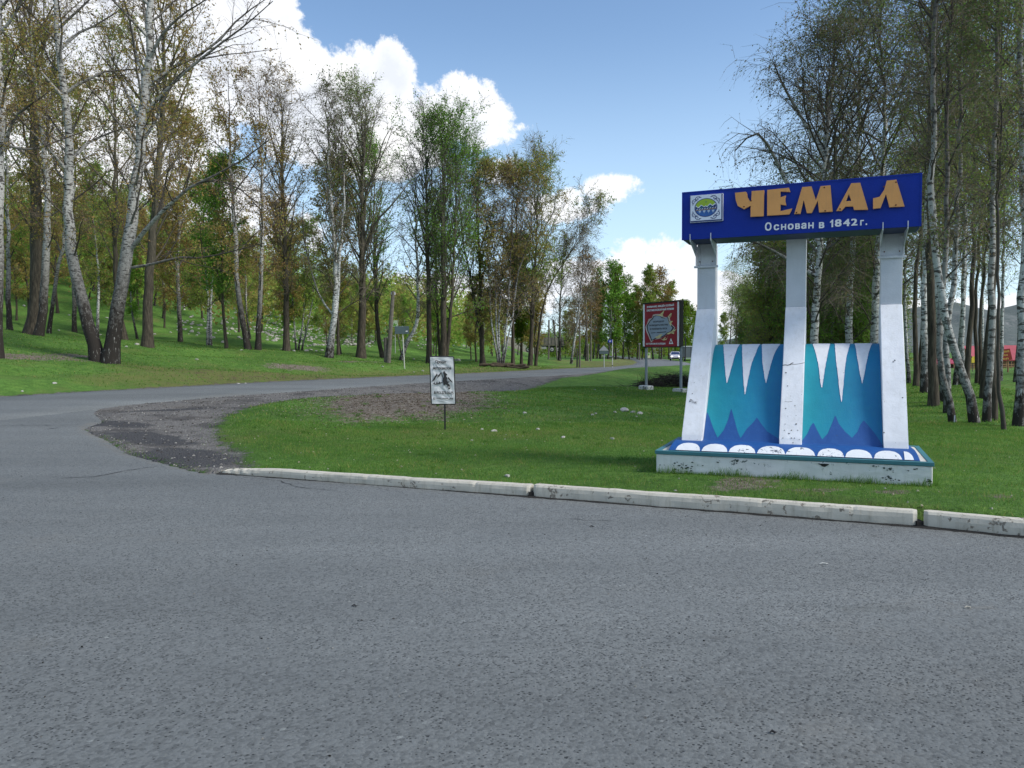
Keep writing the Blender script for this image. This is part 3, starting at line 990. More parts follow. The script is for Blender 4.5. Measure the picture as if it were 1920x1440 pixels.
for bi, (x0, x1) in enumerate(blobs_px):
    ua, _ = on_w(*zb(x0, 800), 0.06); ub, _ = on_w(*zb(x1, 812), 0.06)
    ua = max(ua, 0.045); ub = min(ub, 2.86)
    cu_, ru = (ua + ub) / 2, (ub - ua) / 2
    if bi == 8: cu_, ru = ua + 0.005, ub - ua
    rows = []
    K = 22
    rn = random.Random(bi)
    for i in range(K + 1):
        t = -1 + 2 * i / K
        if bi == 8: t = i / K
        hgt = (1 - abs(t) ** 2.3) ** 0.62 * 0.145 + rn.uniform(-.003, .003)
        u = cu_ + ru * t * (0.99)
        col_ = []
        for j in range(6):
            w = 0.0535 + max(hgt, 0.002) * j / 5
            col_.append((u, w - 0.002, float(skirt_z(w)) + 0.004))
        rows.append(col_)
    V = np.array(rows).reshape(-1, 3)
    ii = np.arange(len(V)).reshape(K + 1, 6)
    fq = np.stack([ii[:-1, :-1], ii[1:, :-1], ii[1:, 1:], ii[:-1, 1:]], -1).reshape(-1, 4)
    obj('foam_arc', mesh_np('foam_arc', V, fq, mats=[bpy.data.materials.get('foam_paint') or painted('foam_paint', (0.70, 0.72, 0.74), under=(0.07, 0.09, 0.12), chips=0.625, dirt=(0.5, 0.5, 0.5), dirtamt=.3, size=16)]), mon)

# posts
posts = [(0.2528, 0.2486, True), (1.3979, 0.2500, False), (2.5159, 0.2522, True)]
for pi, (u0, wd, brk) in enumerate(posts):
    post = None
    bm = bmesh.new()
    prof = [(0.300, 0.478), (0.335, 0.55), (1.425, 2.150), (1.465, 2.150), (1.67, 2.150), (1.67, 0.385), (0.300, 0.385)]
    prism(bm, prof, 'x', u0, u0 + wd)
    bmesh.ops.bevel(bm, geom=[e for e in bm.edges], offset=0.007, segments=1, affect='EDGES')
    post = bm_obj('post_buttress', bm, M_WHITE, mon)
    bm = bmesh.new()
    box(bm, u0 + 0.004, u0 + wd - 0.004, 1.445, 1.664, 2.1502, 3.033, 0.004)
    bm_obj('post', bm, M_METAL, mon)
    if brk:
        zt = on_w(*((1307.5, 501) if pi == 0 else (1651, 483)), 1.43)[1]
        bm = bmesh.new(); box(bm, u0 - 0.035, u0 + wd + 0.035, 1.405, 1.43, zt - 0.014, zt + 0.014, 0.003)
        bm_obj('clamp_bar', bm, M_METAL, mon)
        for s in (-1, 1):
            ue = u0 - 0.012 if s < 0 else u0 + wd + 0.002
            bm = bmesh.new()
            prism(bm, [(1.40, zt + .015), (1.43, zt + .015), (1.45, 3.031), (0.925 - .012, 3.031), (0.913, 3.10), (0.905, 3.10), (0.905, 3.005), (1.40, 2.86)], 'x', ue, ue + 0.010)
            bm_obj('bracket', bm, M_METAL, mon)
            bm = bmesh.new()
            uf = u0 + (0.0 if s < 0 else wd - 0.045)
            box(bm, uf, uf + 0.045, 1.432, 1.4445, zt + .02, 3.0, 0.002)
            bm_obj('bracket_flange', bm, M_METAL, mon)
        for s in (0.16, 0.84):
            bm = bmesh.new(); bmesh.ops.create_uvsphere(bm, u_segments=8, v_segments=5, radius=0.009)
            bmesh.ops.translate(bm, verts=bm.verts, vec=(u0 + wd * s, 1.43, zt + .07))
            bm_obj('bolt', bm, M_RUST, mon)

# crack, pock marks and scratched writing on the posts
def lean_w(z): return 0.335 + (z - 0.55) * (1.425 - 0.335) / 1.6
def lean_pt(px, py):
    w = 0.8
    for _ in range(12):
        u, z = on_w(px, py, w); w = 0.5 * w + 0.5 * lean_w(z)
    return u, lean_w(z) - 0.004, z
M_PIT = simple('pock_mark', (0.05, 0.045, 0.04), 0.9, 0.3)
rn = random.Random(8)
bm = bmesh.new()
spots = [(280, 333), (268, 405), (250, 690), (300, 700), (870, 270), (880, 355), (900, 420), (928, 482), (880, 550), (865, 600), (905, 640), (925, 690), (945, 640), (868, 500), (935, 600), (915, 720), (850, 690), (955, 700), (970, 410), (890, 660), (935, 545), (905, 690), (1570, 190), (1560, 200), (1575, 720), (1500, 655), (1620, 430), (860, 640)]
for (x, y) in spots:
    u, w, z = lean_pt(*zb(x, y)); r_ = rn.uniform(0.003, 0.010)
    k = 7
    bm.faces.new([bm.verts.new((u + r_ * rn.uniform(.6, 1.3) * math.cos(j / k * 6.283), w + r_ * .6 * math.sin(j / k * 6.283) - .0005, z + r_ * .8 * math.sin(j / k * 6.283))) for j in range(k)])
tag(bm_obj('pock_marks', bm, M_PIT, mon), kind='stuff')
def stroke(bm, P, wd):
    prev = None
    for i, p in enumerate(P):
        a, c = P[max(i - 1, 0)], P[min(i + 1, len(P) - 1)]
        d = Vector(c) - Vector(a); n2 = Vector((-d.z, 0, d.x)).normalized() * wd
        cur = (bm.verts.new(Vector(p) + n2), bm.verts.new(Vector(p) - n2))
        if prev: bm.faces.new((prev[0], prev[1], cur[1], cur[0]))
        prev = cur
bm = bmesh.new()
stroke(bm, [lean_pt(*zb(x, y)) for x, y in ((848, 222), (865, 220), (880, 222), (895, 219), (905, 210), (918, 207))], 0.005)
stroke(bm, [lean_pt(*zb(x, y)) for x, y in ((895, 219), (930, 216), (960, 212), (990, 206))], 0.0025)
stroke(bm, [lean_pt(*zb(x, y)) for x, y in ((862, 455), (885, 458), (910, 455))], 0.0015)
bm_obj('crack', bm, M_PIT, mon)
for i, (ch, x, y, sz) in enumerate((('Р', 258, 452, .06), ('О', 273, 459, .042), ('К', 290, 463, .05))):
    u, w, z = lean_pt(*zb(x, y))
    me = text_mesh(ch, sz, 0.0)
    o = put('scratched_letter', me, M_PIT, mon, (u, w - 0.002, z))
    o.rotation_euler = (-math.atan2(1.09, 1.6), 0.25, 0)

# painted waterfall walls
WP = np.array([(0.33, 0.43), (0.40, 0.49), (0.55, 0.67), (0.70, 0.85), (0.85, 1.04), (0.985, 1.24), (1.09, 1.39), (1.19, 1.50), (1.29, 1.585), (1.39, 1.640), (1.48, 1.665), (1.56, 1.668)])
zq = np.linspace(0.43, 1.655, 200)
def wall_w(z): return float(np.interp(z, WP[:, 1], WP[:, 0]))
# arc-length table along the face
WT = np.linspace(0, 1, 60)
_seg = np.r_[0, np.cumsum(np.hypot(np.diff(WP[:, 0]), np.diff(WP[:, 1])))]
def face_pt(L):
    return np.interp(L, _seg, WP[:, 0]), np.interp(L, _seg, WP[:, 1])
def wall_pt(px, py):
    """where the sight line meets the curved face"""
    r = ray(px, py)
    best = None
    for L in np.linspace(0, _seg[-1], 400):
        w, z = face_pt(L)
        t = np.dot(MO + MN * w - CP, MN) / np.dot(r, MN)
        P = CP + r * t - MO
        e = abs(P[2] - z)
        if best is None or e < best[0]: best = (e, float(P @ MU), L)
    return best[1], best[2]
def strip(name, rowsU, rowsL, mat, off, parent):
    """rowsU: per row (u_left,u_right); rowsL arc length"""
    V = []; K = 5
    for (ua, ub), L in zip(rowsU, rowsL):
        w, z = face_pt(L); w2, z2_ = face_pt(L + .01)
        nn = np.array([-(z2_ - z), (w2 - w)]); nn = nn / (np.hypot(*nn) + 1e-9)
        for k_ in range(K): V.append((ua + (ub - ua) * k_ / (K - 1), w + nn[0] * off, z + nn[1] * off))
    ii = np.arange(len(V)).reshape(len(rowsL), K)
    fq = np.stack([ii[:-1, :-1], ii[:-1, 1:], ii[1:, 1:], ii[1:, :-1]], -1).reshape(-1, 4)
    return obj(name, mesh_np(name, V, fq, mats=[mat], smooth=True), parent)
LT = _seg[-1] - 0.005
panels = [
    (0.5028, 1.3965, [([(467, 95), (473, 170), (480, 270), (488, 335)], [(570, 95), (545, 150), (520, 240), (497, 320), (492, 336)]),
                      ([(588, 95), (590, 200), (597, 330), (605, 410)], [(700, 95), (675, 150), (650, 210), (625, 320), (608, 410)]),
                      ([(715, 95), (718, 200), (732, 300), (740, 338)], [(830, 95), (800, 140), (775, 210), (755, 290), (743, 338)])],
     [(340, 640), (350, 570), (363, 520), (380, 560), (400, 620), (430, 690), (470, 640), (500, 570), (518, 497), (535, 560), (560, 650), (578, 692), (620, 630), (660, 590), (683, 558), (705, 590), (750, 650), (815, 690), (830, 700)]),
    (1.6490, 2.5145, [([(1042, 92), (1062, 150), (1080, 230), (1092, 340), (1097, 365)], [(1153, 92), (1135, 170), (1120, 250), (1108, 330), (1103, 365)]),
                      ([(1183, 90), (1190, 180), (1205, 300), (1215, 400), (1225, 458)], [(1283, 90), (1262, 160), (1250, 230), (1240, 340), (1229, 458)]),
                      ([(1312, 90), (1325, 160), (1340, 250), (1358, 340)], [(1425, 85), (1400, 150), (1385, 220), (1370, 300), (1361, 340)])],
     [(960, 720), (975, 705), (1010, 660), (1030, 610), (1047, 590), (1070, 640), (1103, 700), (1140, 660), (1165, 600), (1187, 543), (1210, 600), (1250, 650), (1295, 690), (1330, 650), (1350, 600), (1370, 578), (1400, 610), (1440, 660), (1490, 735), (1510, 745)])]
for (ua, ub, ics, mt) in panels:
    Ls = np.linspace(0, LT, 60)
    wl = strip('waterfall_wall', [(ua, ub)] * 60, Ls, M_WATER, 0.0, mon)
    # back and ends of the wall
    bm = bmesh.new()
    pr = [(float(face_pt(L)[0]) + .004, float(face_pt(L)[1]) - .004) for L in np.linspace(0, LT, 14)]
    pr += [(1.60, 1.655), (1.60, 0.40), (0.33, 0.40)]
    prism(bm, pr, 'x', ua, ub)
    bm_obj('waterfall_back', bm, M_WHITE, mon)
    for (le, ri) in ics:
        A = sorted([(wall_pt(*zb(*p))[1], wall_pt(*zb(*p))[0]) for p in le])
        B = sorted([(wall_pt(*zb(*p))[1], wall_pt(*zb(*p))[0]) for p in ri])
        l0 = min(A[0][0], B[0][0])
        Ls = np.linspace(l0, LT, 40)
        a = np.interp(Ls, [p[0] for p in A], [p[1] for p in A]); c = np.interp(Ls, [p[0] for p in B], [p[1] for p in B])
        rn = random.Random(int(l0 * 1e4))
        jj = np.array([rn.uniform(-.002, .002) for _ in Ls])
        strip('icicle', list(zip(a - 0.004 + jj, c + 0.004 - jj)), Ls, M_BLUE, 0.002, mon)
        strip('icicle', list(zip(a + jj, np.maximum(c - jj, a + jj + .001))), Ls, M_WHITE, 0.004, mon)
    pts = [wall_pt(*zb(*p)) for p in mt]
    us = np.linspace(ua + .002, ub - .002, 90)
    Lm = np.interp(us, [p[0] for p in pts], [p[1] for p in pts])
    V = []; K = 8
    for u, L1 in zip(us, Lm):
        for k_ in range(K):
            L = 0.0 + L1 * k_ / (K - 1)
            w, z = face_pt(L)
            V.append((u, w - 0.0025, z + 0.0015))
    ii = np.arange(len(V)).reshape(90, K)
    fq = np.stack([ii[:-1, :-1], ii[1:, :-1], ii[1:, 1:], ii[:-1, 1:]], -1).reshape(-1, 4)
    obj('painted_peaks', mesh_np('painted_peaks', V, fq, mats=[M_BLUE], smooth=True), mon)

# name board
bm = bmesh.new(); box(bm, BU0, BU1, BW0, BW1 + .02, BZ0, BZ1, 0.004)
board = bm_obj('name_board', bm, M_BOARD, mon)
for (x0, x1, z0_, z1_) in ((BU0 - .004, BU1 + .004, BZ1 - .012, BZ1 + .004), (BU0 - .004, BU1 + .004, BZ0 - .004, BZ0 + .012), (BU0 - .004, BU0 + .012, BZ0 + .013, BZ1 - .013), (BU1 - .012, BU1 + .004, BZ0 + .013, BZ1 - .013)):
    bm = bmesh.new(); box(bm, x0, x1, BW0 - .006, BW0 + .02, z0_, z1_)
    o = bm_obj('board_edge', bm, M_BOARD); o.parent = board
bm = bmesh.new(); box(bm, BU0 + .02, BU1 - .02, BW0 + .02, BW1, BZ0 - .0065, BZ0 - .0005)
o = bm_obj('underside_panel', bm, M_BOARDU); o.parent = board

WL = BW0 - 0.055
letters = [
    [[zc(*p) for p in ((902, 262), (1070, 245), (1085, 258), (1100, 330), (1128, 382), (1157, 402), (1163, 235), (1358, 222), (1352, 627), (1145, 637), (1148, 462), (1045, 520), (945, 465), (915, 380))]],
    [[zc(*p) for p in ((1407, 217), (1748, 182), (1772, 250), (1615, 240), (1615, 332), (1702, 303), (1690, 340), (1690, 390), (1708, 460), (1617, 446), (1612, 550), (1798, 507), (1755, 598), (1405, 620))]],
    [[za(*p) for p in ((923, 347), (974, 174), (1034, 169), (1062, 258), (1092, 168), (1156, 162), (1170, 331), (1083, 336), (1074, 262), (1036, 340), (1004, 341), (984, 256), (963, 345))]],
    [[za(*p) for p in ((1193, 327), (1290, 149), (1347, 146), (1398, 319), (1308, 320), (1302, 298), (1252, 299), (1228, 326))], [za(*p) for p in ((1274, 219), (1290, 262), (1256, 265))]],
    [[za(*p) for p in ((1430, 246), (1472, 236), (1502, 190), (1518, 132), (1580, 126), (1632, 298), (1535, 303), (1513, 218), (1478, 308), (1430, 313))]]]
for loops in letters:
    LL = [[on_w(*p, WL) for p in lp] for lp in loops]
    cx = sum(p[0] for p in LL[0]) / len(LL[0]); cz = sum(p[1] for p in LL[0]) / len(LL[0])
    me = shape_mesh([[(p[0] - cx, p[1] - cz) for p in lp] for lp in LL], 0.035)
    put('letter', me, M_OCHRE, mon, (cx, WL + 0.035, cz))
for (x, y) in ((600, 300), (1117, 176), (1577, 289), (1500, 172), (1122, 326), (1218, 315), (938, 338), (645, 262), (1578, 142)):
    u, z = on_w(*za(x, y), WL)
    bm = bmesh.new(); bmesh.ops.create_uvsphere(bm, u_segments=8, v_segments=5, radius=0.010)
    bm_obj('rivet', bm, M_RUST, mon, loc=(u, WL, z))
# second line, every character where it stands
line2 = [('О', 735, 777, 403, 453), ('с', 793, 829, 415, 449), ('н', 843, 883, 410, 447), ('о', 895, 935, 407, 446), ('в', 948, 982, 405, 443), ('а', 994, 1026, 404, 440), ('н', 1012 + 2, 1048, 400, 438),
         ('в', 1082, 1116, 400, 437), ('1', 1152, 1170, 384, 430), ('8', 1184, 1226, 381, 427), ('4', 1238, 1283, 379, 423), ('2', 1290, 1328, 377, 419), ('г', 1345, 1368, 385, 420), ('.', 1381, 1392, 407, 417)]
xs_fix = {'а': (993, 1008)}
seq = [('О', 735, 777, 402, 453), ('с', 791, 826, 415, 450), ('н', 838, 871, 412, 447), ('о', 881, 919, 410, 446), ('в', 929, 960, 408, 443), ('а', 968, 1001, 405, 441), ('н', 1013, 1048, 402, 439),
       ('в', 1082, 1116, 400, 437), ('1', 1153, 1173, 384, 431), ('8', 1184, 1227, 382, 427), ('4', 1238, 1281, 380, 424), ('2', 1289, 1329, 378, 420), ('г', 1347, 1370, 386, 420), ('.', 1381, 1392, 407, 418)]
for ch, x0, x1, y0, y1 in seq:
    ua, zt = on_w(*za(x0, y0), BW0 - .008); ub, zb_ = on_w(*za(x1, y1), BW0 - .008)
    if ch == 'н': me = shape_mesh([[(0, 0), (.27, 0), (.27, .38), (.73, .38), (.73, 0), (1, 0), (1, 1), (.73, 1), (.73, .6), (.27, .6), (.27, 1), (0, 1)]])
    elif ch == '1': me = shape_mesh([[(.45, 0), (.95, 0), (.95, 1), (.55, 1), (.4, .86), (.0, .74), (.0, .58), (.45, .66)]])
    elif ch == 'г': me = shape_mesh([[(0, 0), (.38, 0), (.38, .78), (1, .78), (1, 1), (0, 1)]])
    else: me = text_mesh(ch, 0.1, 0.0035 if ch != '.' else 0, depth=0.0)
    fit_x(me, -(ub - ua) / 2, (ub - ua) / 2, -(zt - zb_) / 2, (zt - zb_) / 2)
    put('small_letter', me, M_TXT, mon, ((ua + ub) / 2, BW0 - .0075, (zt + zb_) / 2))

# emblem panel
WE = BW0 - 0.045
e0 = on_w(*zd(185, 1290), WE); e1 = on_w(*zd(1455, 170), WE)
eu0, eu1 = e0[0], e1[0]; ez0 = e0[1]; ez1 = on_w(*zd(200, 250), WE)[1]
em = empty('emblem', ((eu0 + eu1) / 2, WE, (ez0 + ez1) / 2)); em.parent = mon
ES = (eu1 - eu0); EH = (ez1 - ez0)
def ebox(name, x0, x1, z0_, z1_, y0, y1, mat):
    bm = bmesh.new(); box(bm, x0, x1, y0, y1, z0_, z1_, 0.002)
    o = bm_obj(name, bm, mat); o.parent = em; return o
ebox('emblem_panel', -ES / 2, ES / 2, -EH / 2, EH / 2, 0.0, 0.04, M_EMW)
ebox('emblem_border', -ES / 2 + .004, ES / 2 - .004, -EH / 2 + .004, EH / 2 - .004, -0.0015, 0.001, M_EMB)
ebox('emblem_plate', -ES / 2 + .006, ES / 2 - .020, -EH / 2 + .020, EH / 2 - .006, -0.003, 0.0, M_EMW)
ECX, ECZ = -0.007, 0.007
ER = 0.355 * (ES - .02)
EV = 0.355 * (EH - .02)
def circ(r, n=40, cx=0, cz=0, a0=0, a1=6.28318):
    return [(ECX + cx + r * ER * math.cos(a0 + (a1 - a0) * i / n), ECZ + cz + r * EV * math.sin(a0 + (a1 - a0) * i / n)) for i in range(n + (0 if a1 > 6.28 else 1))]
def epoly(name, loops, y, mat):
    o = put(name, shape_mesh(loops, 0.0006), mat, None, (0, y, 0)); o.parent = em; return o
def S(pts): return [(ECX + x * ER, ECZ + z * EV) for x, z in pts]
epoly('ring', [circ(1.03)], -0.0035, M_EMB)
epoly('lake', [circ(0.96)], -0.0045, M_EML)
epoly('lime_sky', [circ(0.96, 40, 0, 0, 0.28, math.pi - 0.10) + S([(-.72, .02), (-.5, -.02), (0, 0), (.5, .05)])], -0.0055, M_EMG)
epoly('snow_line', [S([(-.90, .30), (-.72, .06), (-.62, .14), (-.42, .34), (-.22, .17), (-.12, .12), (-.02, .23), (.10, .13), (.18, .2), (.38, .42), (.6, .22), (.86, .44), (.93, .25), (.93, -.1), (-.93, -.1), (-.93, .25)])], -0.0065, M_EMW)
epoly('mountains', [S([(-.92, .20), (-.70, .0), (-.60, .02), (-.42, .25), (-.2, .1), (-.14, .04), (-.02, .15), (.12, .04), (.2, .12), (.38, .33), (.58, .14), (.66, .14), (.88, .34), (.92, .15), (.92, -.12), (-.92, -.15)])], -0.0075, M_EMB)
epoly('peak_fill', [S([(-.58, .0), (-.42, .16), (-.24, 0), (-.42, -.08)])], -0.0085, M_EMT)
epoly('peak_fill', [S([(.2, .05), (.38, .22), (.56, .06), (.38, -.04)])], -0.0085, M_EMT)
for i in range(8):
    x = -.86 + i * .235
    epoly('wave', [S([(x, -.19 + .012 * i), (x + .05, -.12 + .012 * i), (x + .13, -.07 + .012 * i), (x + .18, -.07 + .012 * i), (x + .12, -.13 + .012 * i), (x + .06, -.2 + .012 * i)])], -0.0095, M_EMW)
epoly('shore', [S([(-.93, -.22), (.95, -.12), (.93, -.22), (-.9, -.32)])], -0.0085, M_EMO)
for i in range(4):
    x = -.66 + i * .4
    epoly('reflection', [S([(x, -.3), (x + .24, -.29), (x + .2, -.5), (x + .14, -.48), (x + .12, -.68), (x + .09, -.48), (x + .04, -.52)])], -0.0085, bpy.data.materials.get('emblem_pale') or simple('emblem_pale', (0.36, 0.46, 0.60), 0.4, 0.1))
epoly('star', [S([(0.02 + .13 * math.cos(a * math.pi / 8) * (1 if a % 2 == 0 else .25), .62 + .17 * math.sin(a * math.pi / 8) * (1 if a % 2 == 0 else .25)) for a in range(16)])], -0.0085, bpy.data.materials.get('emblem_star') or simple('emblem_star', (0.15, 0.25, 0.10), 0.4, 0.1))
# corner scrollwork, mirrored four ways
def scroll(bm, mx, mz):
    hx, hz = (ES - .026) / 2, (EH - .026) / 2
    curves_ = [[(.30, .82), (.42, .90), (.58, .90), (.68, .80), (.66, .66), (.74, .70), (.86, .64), (.90, .50), (.84, .36), (.86, .24)],
               [(.42, .90), (.40, .80)], [(.84, .36), (.76, .40)],
               [(.66, .66), (.56, .56)], [(.66, .66), (.52, .68), (.50, .76), (.56, .80)], [(.66, .66), (.70, .52), (.78, .50), (.80, .56)]]
    for c_ in curves_:
        P = []
        for i in range(len(c_) - 1):
            for k_ in range(5):
                t = k_ / 5
                P.append((c_[i][0] + (c_[i + 1][0] - c_[i][0]) * t, c_[i][1] + (c_[i + 1][1] - c_[i][1]) * t))
        P.append(c_[-1])
        P = [(ECX + mx * hx * p[0], -0.0040, ECZ + mz * hz * p[1]) for p in P]
        stroke(bm, P, 0.0042)
for mx in (-1, 1):
    for mz in (-1, 1):
        bm = bmesh.new(); scroll(bm, mx, mz)
        o = bm_obj('scroll_ornament', bm, M_EMB); o.parent = em

# ------------------------------------------------------------------ trees
def mat_bark(name, kind):
    m, n, bs = material(name)
    co = n.n('ShaderNodeTexCoord').outputs['Object']
    s = n.n('ShaderNodeSeparateXYZ'); n.put(s.inputs[0], co)
    z = s.outputs[2]
    if kind in ('birch', 'white'):
        bands = n.noise(n.mapping(co, scale=(5.0, 5.0, 16)), 1.0, 4, 0.6)
        patch = n.noise(n.mapping(co, scale=(7, 7, 5)), 1.0, 5, 0.65)
        rough_ = n.noise(n.mapping(co, scale=(14, 14, 3.0)), 1.0, 5, 0.7)
        dark = n.rng(bands, 0.535, 0.58, 0, 0.92)
        low = n.rng(n.math('ADD', z, n.math('MULTIPLY', n.math('SUBTRACT', patch, 0.5), 7.0)), *((1.8, 6.5) if kind == 'birch' else (0.3, 2.6)), 1.0, 0.0)
        low = n.math('MULTIPLY', low, n.rng(rough_, 0.60, 0.66, 1.0, 0.12))
        dk2 = n.rng(patch, 0.55, 0.62, 0, 0.85)
        dark = n.math('MAXIMUM', n.math('MAXIMUM', dark, low), dk2)
        c = n.mix(patch, *(((0.36, 0.35, 0.32, 1), (0.52, 0.51, 0.48, 1)) if kind == 'birch' else ((0.46, 0.46, 0.44, 1), (0.66, 0.66, 0.64, 1))))
        c = n.mix(dark, c, (0.032, 0.027, 0.023, 1))
        c = n.mix(n.attr('thin').outputs['Fac'], c, n.mix(bands, (0.040, 0.032, 0.026, 1), (0.11, 0.095, 0.08, 1)))
    else:
        v = n.noise(n.mapping(co, scale=(16, 16, 2.2)), 1.0, 6, 0.7)
        c = n.ramp(v, [(0.32, (0.020, 0.017, 0.013)), (0.52, (0.065, 0.054, 0.040)), (0.75, (0.15, 0.125, 0.09))])
        up_ = n.rng(z, 3, 11, 0, 0.5)
        c = n.mix(up_, c, (0.14, 0.135, 0.10, 1))
        rough_ = v
    n.put(bs.inputs['Base Color'], c)
    bs.inputs['Roughness'].default_value = 0.85
    bs.inputs['Specular IOR Level'].default_value = 0.2
    n.put(bs.inputs['Normal'], n.bump(rough_, 0.8, 0.03))
    return m


def mat_leaf(name, cols, twigc=None):
    m = bpy.data.materials.new(name); m.use_nodes = True
    t = m.node_tree; t.nodes.clear(); n = NB(t)
    tint = n.attr('tint').outputs['Fac']
    c = n.ramp(tint, [(i / (len(cols) - 1), col) for i, col in enumerate(cols)])
    d = n.n('ShaderNodeBsdfDiffuse'); n.put(d.inputs[0], c)
    tr = n.n('ShaderNodeBsdfTranslucent'); n.put(tr.inputs[0], c)
    mx = n.n('ShaderNodeMixShader'); mx.inputs[0].default_value = 0.5
    t.links.new(d.outputs[0], mx.inputs[1]); t.links.new(tr.outputs[0], mx.inputs[2])
    o = n.n('ShaderNodeOutputMaterial'); t.links.new(mx.outputs[0], o.inputs[0])
    return m


M_BIRCH = mat_bark('birch_bark', 'birch')
M_WBIRCH = mat_bark('white_birch_bark', 'white')
M_POPLAR = mat_bark('poplar_bark', 'poplar')
M_TWIG = simple('twig_bark', (0.12, 0.085, 0.06), 0.85, 0.3, 1.0)
M_TWIGG = simple('twig_bark_grey', (0.15, 0.125, 0.095), 0.85, 0.3, 1.0)
M_LEAF = {
    'rust': mat_leaf('catkins_and_buds', [(0.32, 0.19, 0.075), (0.38, 0.26, 0.09), (0.36, 0.33, 0.085), (0.26, 0.37, 0.07)]),
    'olive': mat_leaf('young_leaves_olive', [(0.30, 0.23, 0.08), (0.30, 0.30, 0.075), (0.24, 0.35, 0.065), (0.20, 0.38, 0.065)]),
    'green': mat_leaf('young_leaves_green', [(0.12, 0.20, 0.04), (0.16, 0.31, 0.05), (0.21, 0.40, 0.06), (0.25, 0.44, 0.07)]),
    'lime': mat_leaf('young_leaves_lime', [(0.16, 0.16, 0.02), (0.15, 0.24, 0.02), (0.16, 0.31, 0.03), (0.22, 0.36, 0.04)]),
    'grey': mat_leaf('sparse_buds', [(0.16, 0.12, 0.085), (0.19, 0.155, 0.085), (0.15, 0.19, 0.07), (0.13, 0.21, 0.06)]),
}


def catmull(P, n):
    P = np.asarray(P, float)
    Q = np.vstack([2 * P[0] - P[1], P, 2 * P[-1] - P[-2]])
    out = []
    m = len(P) - 1
    for u in np.linspace(0, m, n):
        i = min(int(u), m - 1); t = u - i
        a, b_, c, d = Q[i], Q[i + 1], Q[i + 2], Q[i + 3]
        out.append(0.5 * ((2 * b_) + (-a + c) * t + (2 * a - 5 * b_ + 4 * c - d) * t * t + (-a + 3 * b_ - 3 * c + d) * t ** 3))
    return np.array(out)


THIN = []


def tubes(P, Rd, sides):
    """P (N,K,3), Rd (N,K) -> verts, quads"""
    N, K, _ = P.shape
    T = np.empty_like(P)
    T[:, 1:-1] = P[:, 2:] - P[:, :-2]; T[:, 0] = P[:, 1] - P[:, 0]; T[:, -1] = P[:, -1] - P[:, -2]
    T /= np.linalg.norm(T, axis=2, keepdims=True) + 1e-9
    mt = np.abs(T.mean(1)); ref = np.zeros((N, 3)); ref[np.arange(N), mt.argmin(1)] = 1
    A = np.cross(T, ref[:, None, :]); A /= np.linalg.norm(A, axis=2, keepdims=True) + 1e-9
    B = np.cross(T, A)
    an = np.arange(sides) / sides * 2 * np.pi
    V = P[:, :, None, :] + Rd[:, :, None, None] * (A[:, :, None, :] * np.cos(an)[None, None, :, None] + B[:, :, None, :] * np.sin(an)[None, None, :, None])
    THIN.append(np.repeat(np.clip((0.075 - Rd.ravel()) / 0.04, 0, 1), sides))
    base = (np.arange(N) * K * sides)[:, None, None]
    k = (np.arange(K - 1) * sides)[None, :, None]
    j = np.arange(sides)[None, None, :]; j2 = (j + 1) % sides
    q = np.stack([base + k + j, base + k + j2, base + k + sides + j2, base + k + sides + j], -1)
    return V.reshape(-1, 3), q.reshape(-1, 4)


def ribbons(P, Rd, rg):
    N, K, _ = P.shape
    T = P[:, -1] - P[:, 0]
    A = np.cross(T, rg.normal(0, 1, (N, 3))); A /= np.linalg.norm(A, axis=1, keepdims=True) + 1e-9
    V = np.stack([P + A[:, None] * Rd[..., None], P - A[:, None] * Rd[..., None]], 2)
    k = (np.arange(N) * K * 2)[:, None] + (np.arange(K - 1) * 2)[None]
    return V.reshape(-1, 3), np.stack([k, k + 1, k + 3, k + 2], -1).reshape(-1, 4)


def grow(starts, dirs, lens, K, rg, wob=0.12, lift=0.0, droop=0.0):
    N = len(starts)
    P = np.empty((N, K, 3)); P[:, 0] = starts
    d = dirs.copy()
    st = (lens / (K - 1))[:, None]
    for k in range(1, K):
        t = k / (K - 1)
        d = d + rg.normal(0, wob, (N, 3))
        d[:, 2] += lift * (1 - t) - droop * t
        d /= np.linalg.norm(d, axis=1, keepdims=True) + 1e-9
        P[:, k] = P[:, k - 1] + d * st
    return P


def sample(P, Rd, n, t0, t1, rg):
    """n points per curve: positions, tangents, radii, curve index, parameter"""
    N, K, _ = P.shape
    t = t0 + (t1 - t0) * ((np.arange(n)[None, :] + rg.uniform(0, 1, (N, n))) / n)
    u = t * (K - 1); i = np.minimum(u.astype(int), K - 2); f = (u - i)[..., None]
    idx = np.arange(N)[:, None]
    A, B = P[idx, i], P[idx, i + 1]
    pos = A + (B - A) * f
    tan = B - A; tan = tan / (np.linalg.norm(tan, axis=2, keepdims=True) + 1e-9)
    r = Rd[idx, i] * (1 - f[..., 0]) + Rd[idx, i + 1] * f[..., 0]
    return pos.reshape(-1, 3), tan.reshape(-1, 3), r.ravel(), np.repeat(np.arange(N), n), t.ravel()


def side_dirs(tan, ang, rg, upb=0.0):
    v = rg.normal(0, 1, tan.shape)
    v -= (v * tan).sum(1, keepdims=True) * tan
    v /= np.linalg.norm(v, axis=1, keepdims=True) + 1e-9
    d = tan * np.cos(ang)[:, None] + v * np.sin(ang)[:, None]
    d[:, 2] += upb
    return d / np.linalg.norm(d, axis=1, keepdims=True)


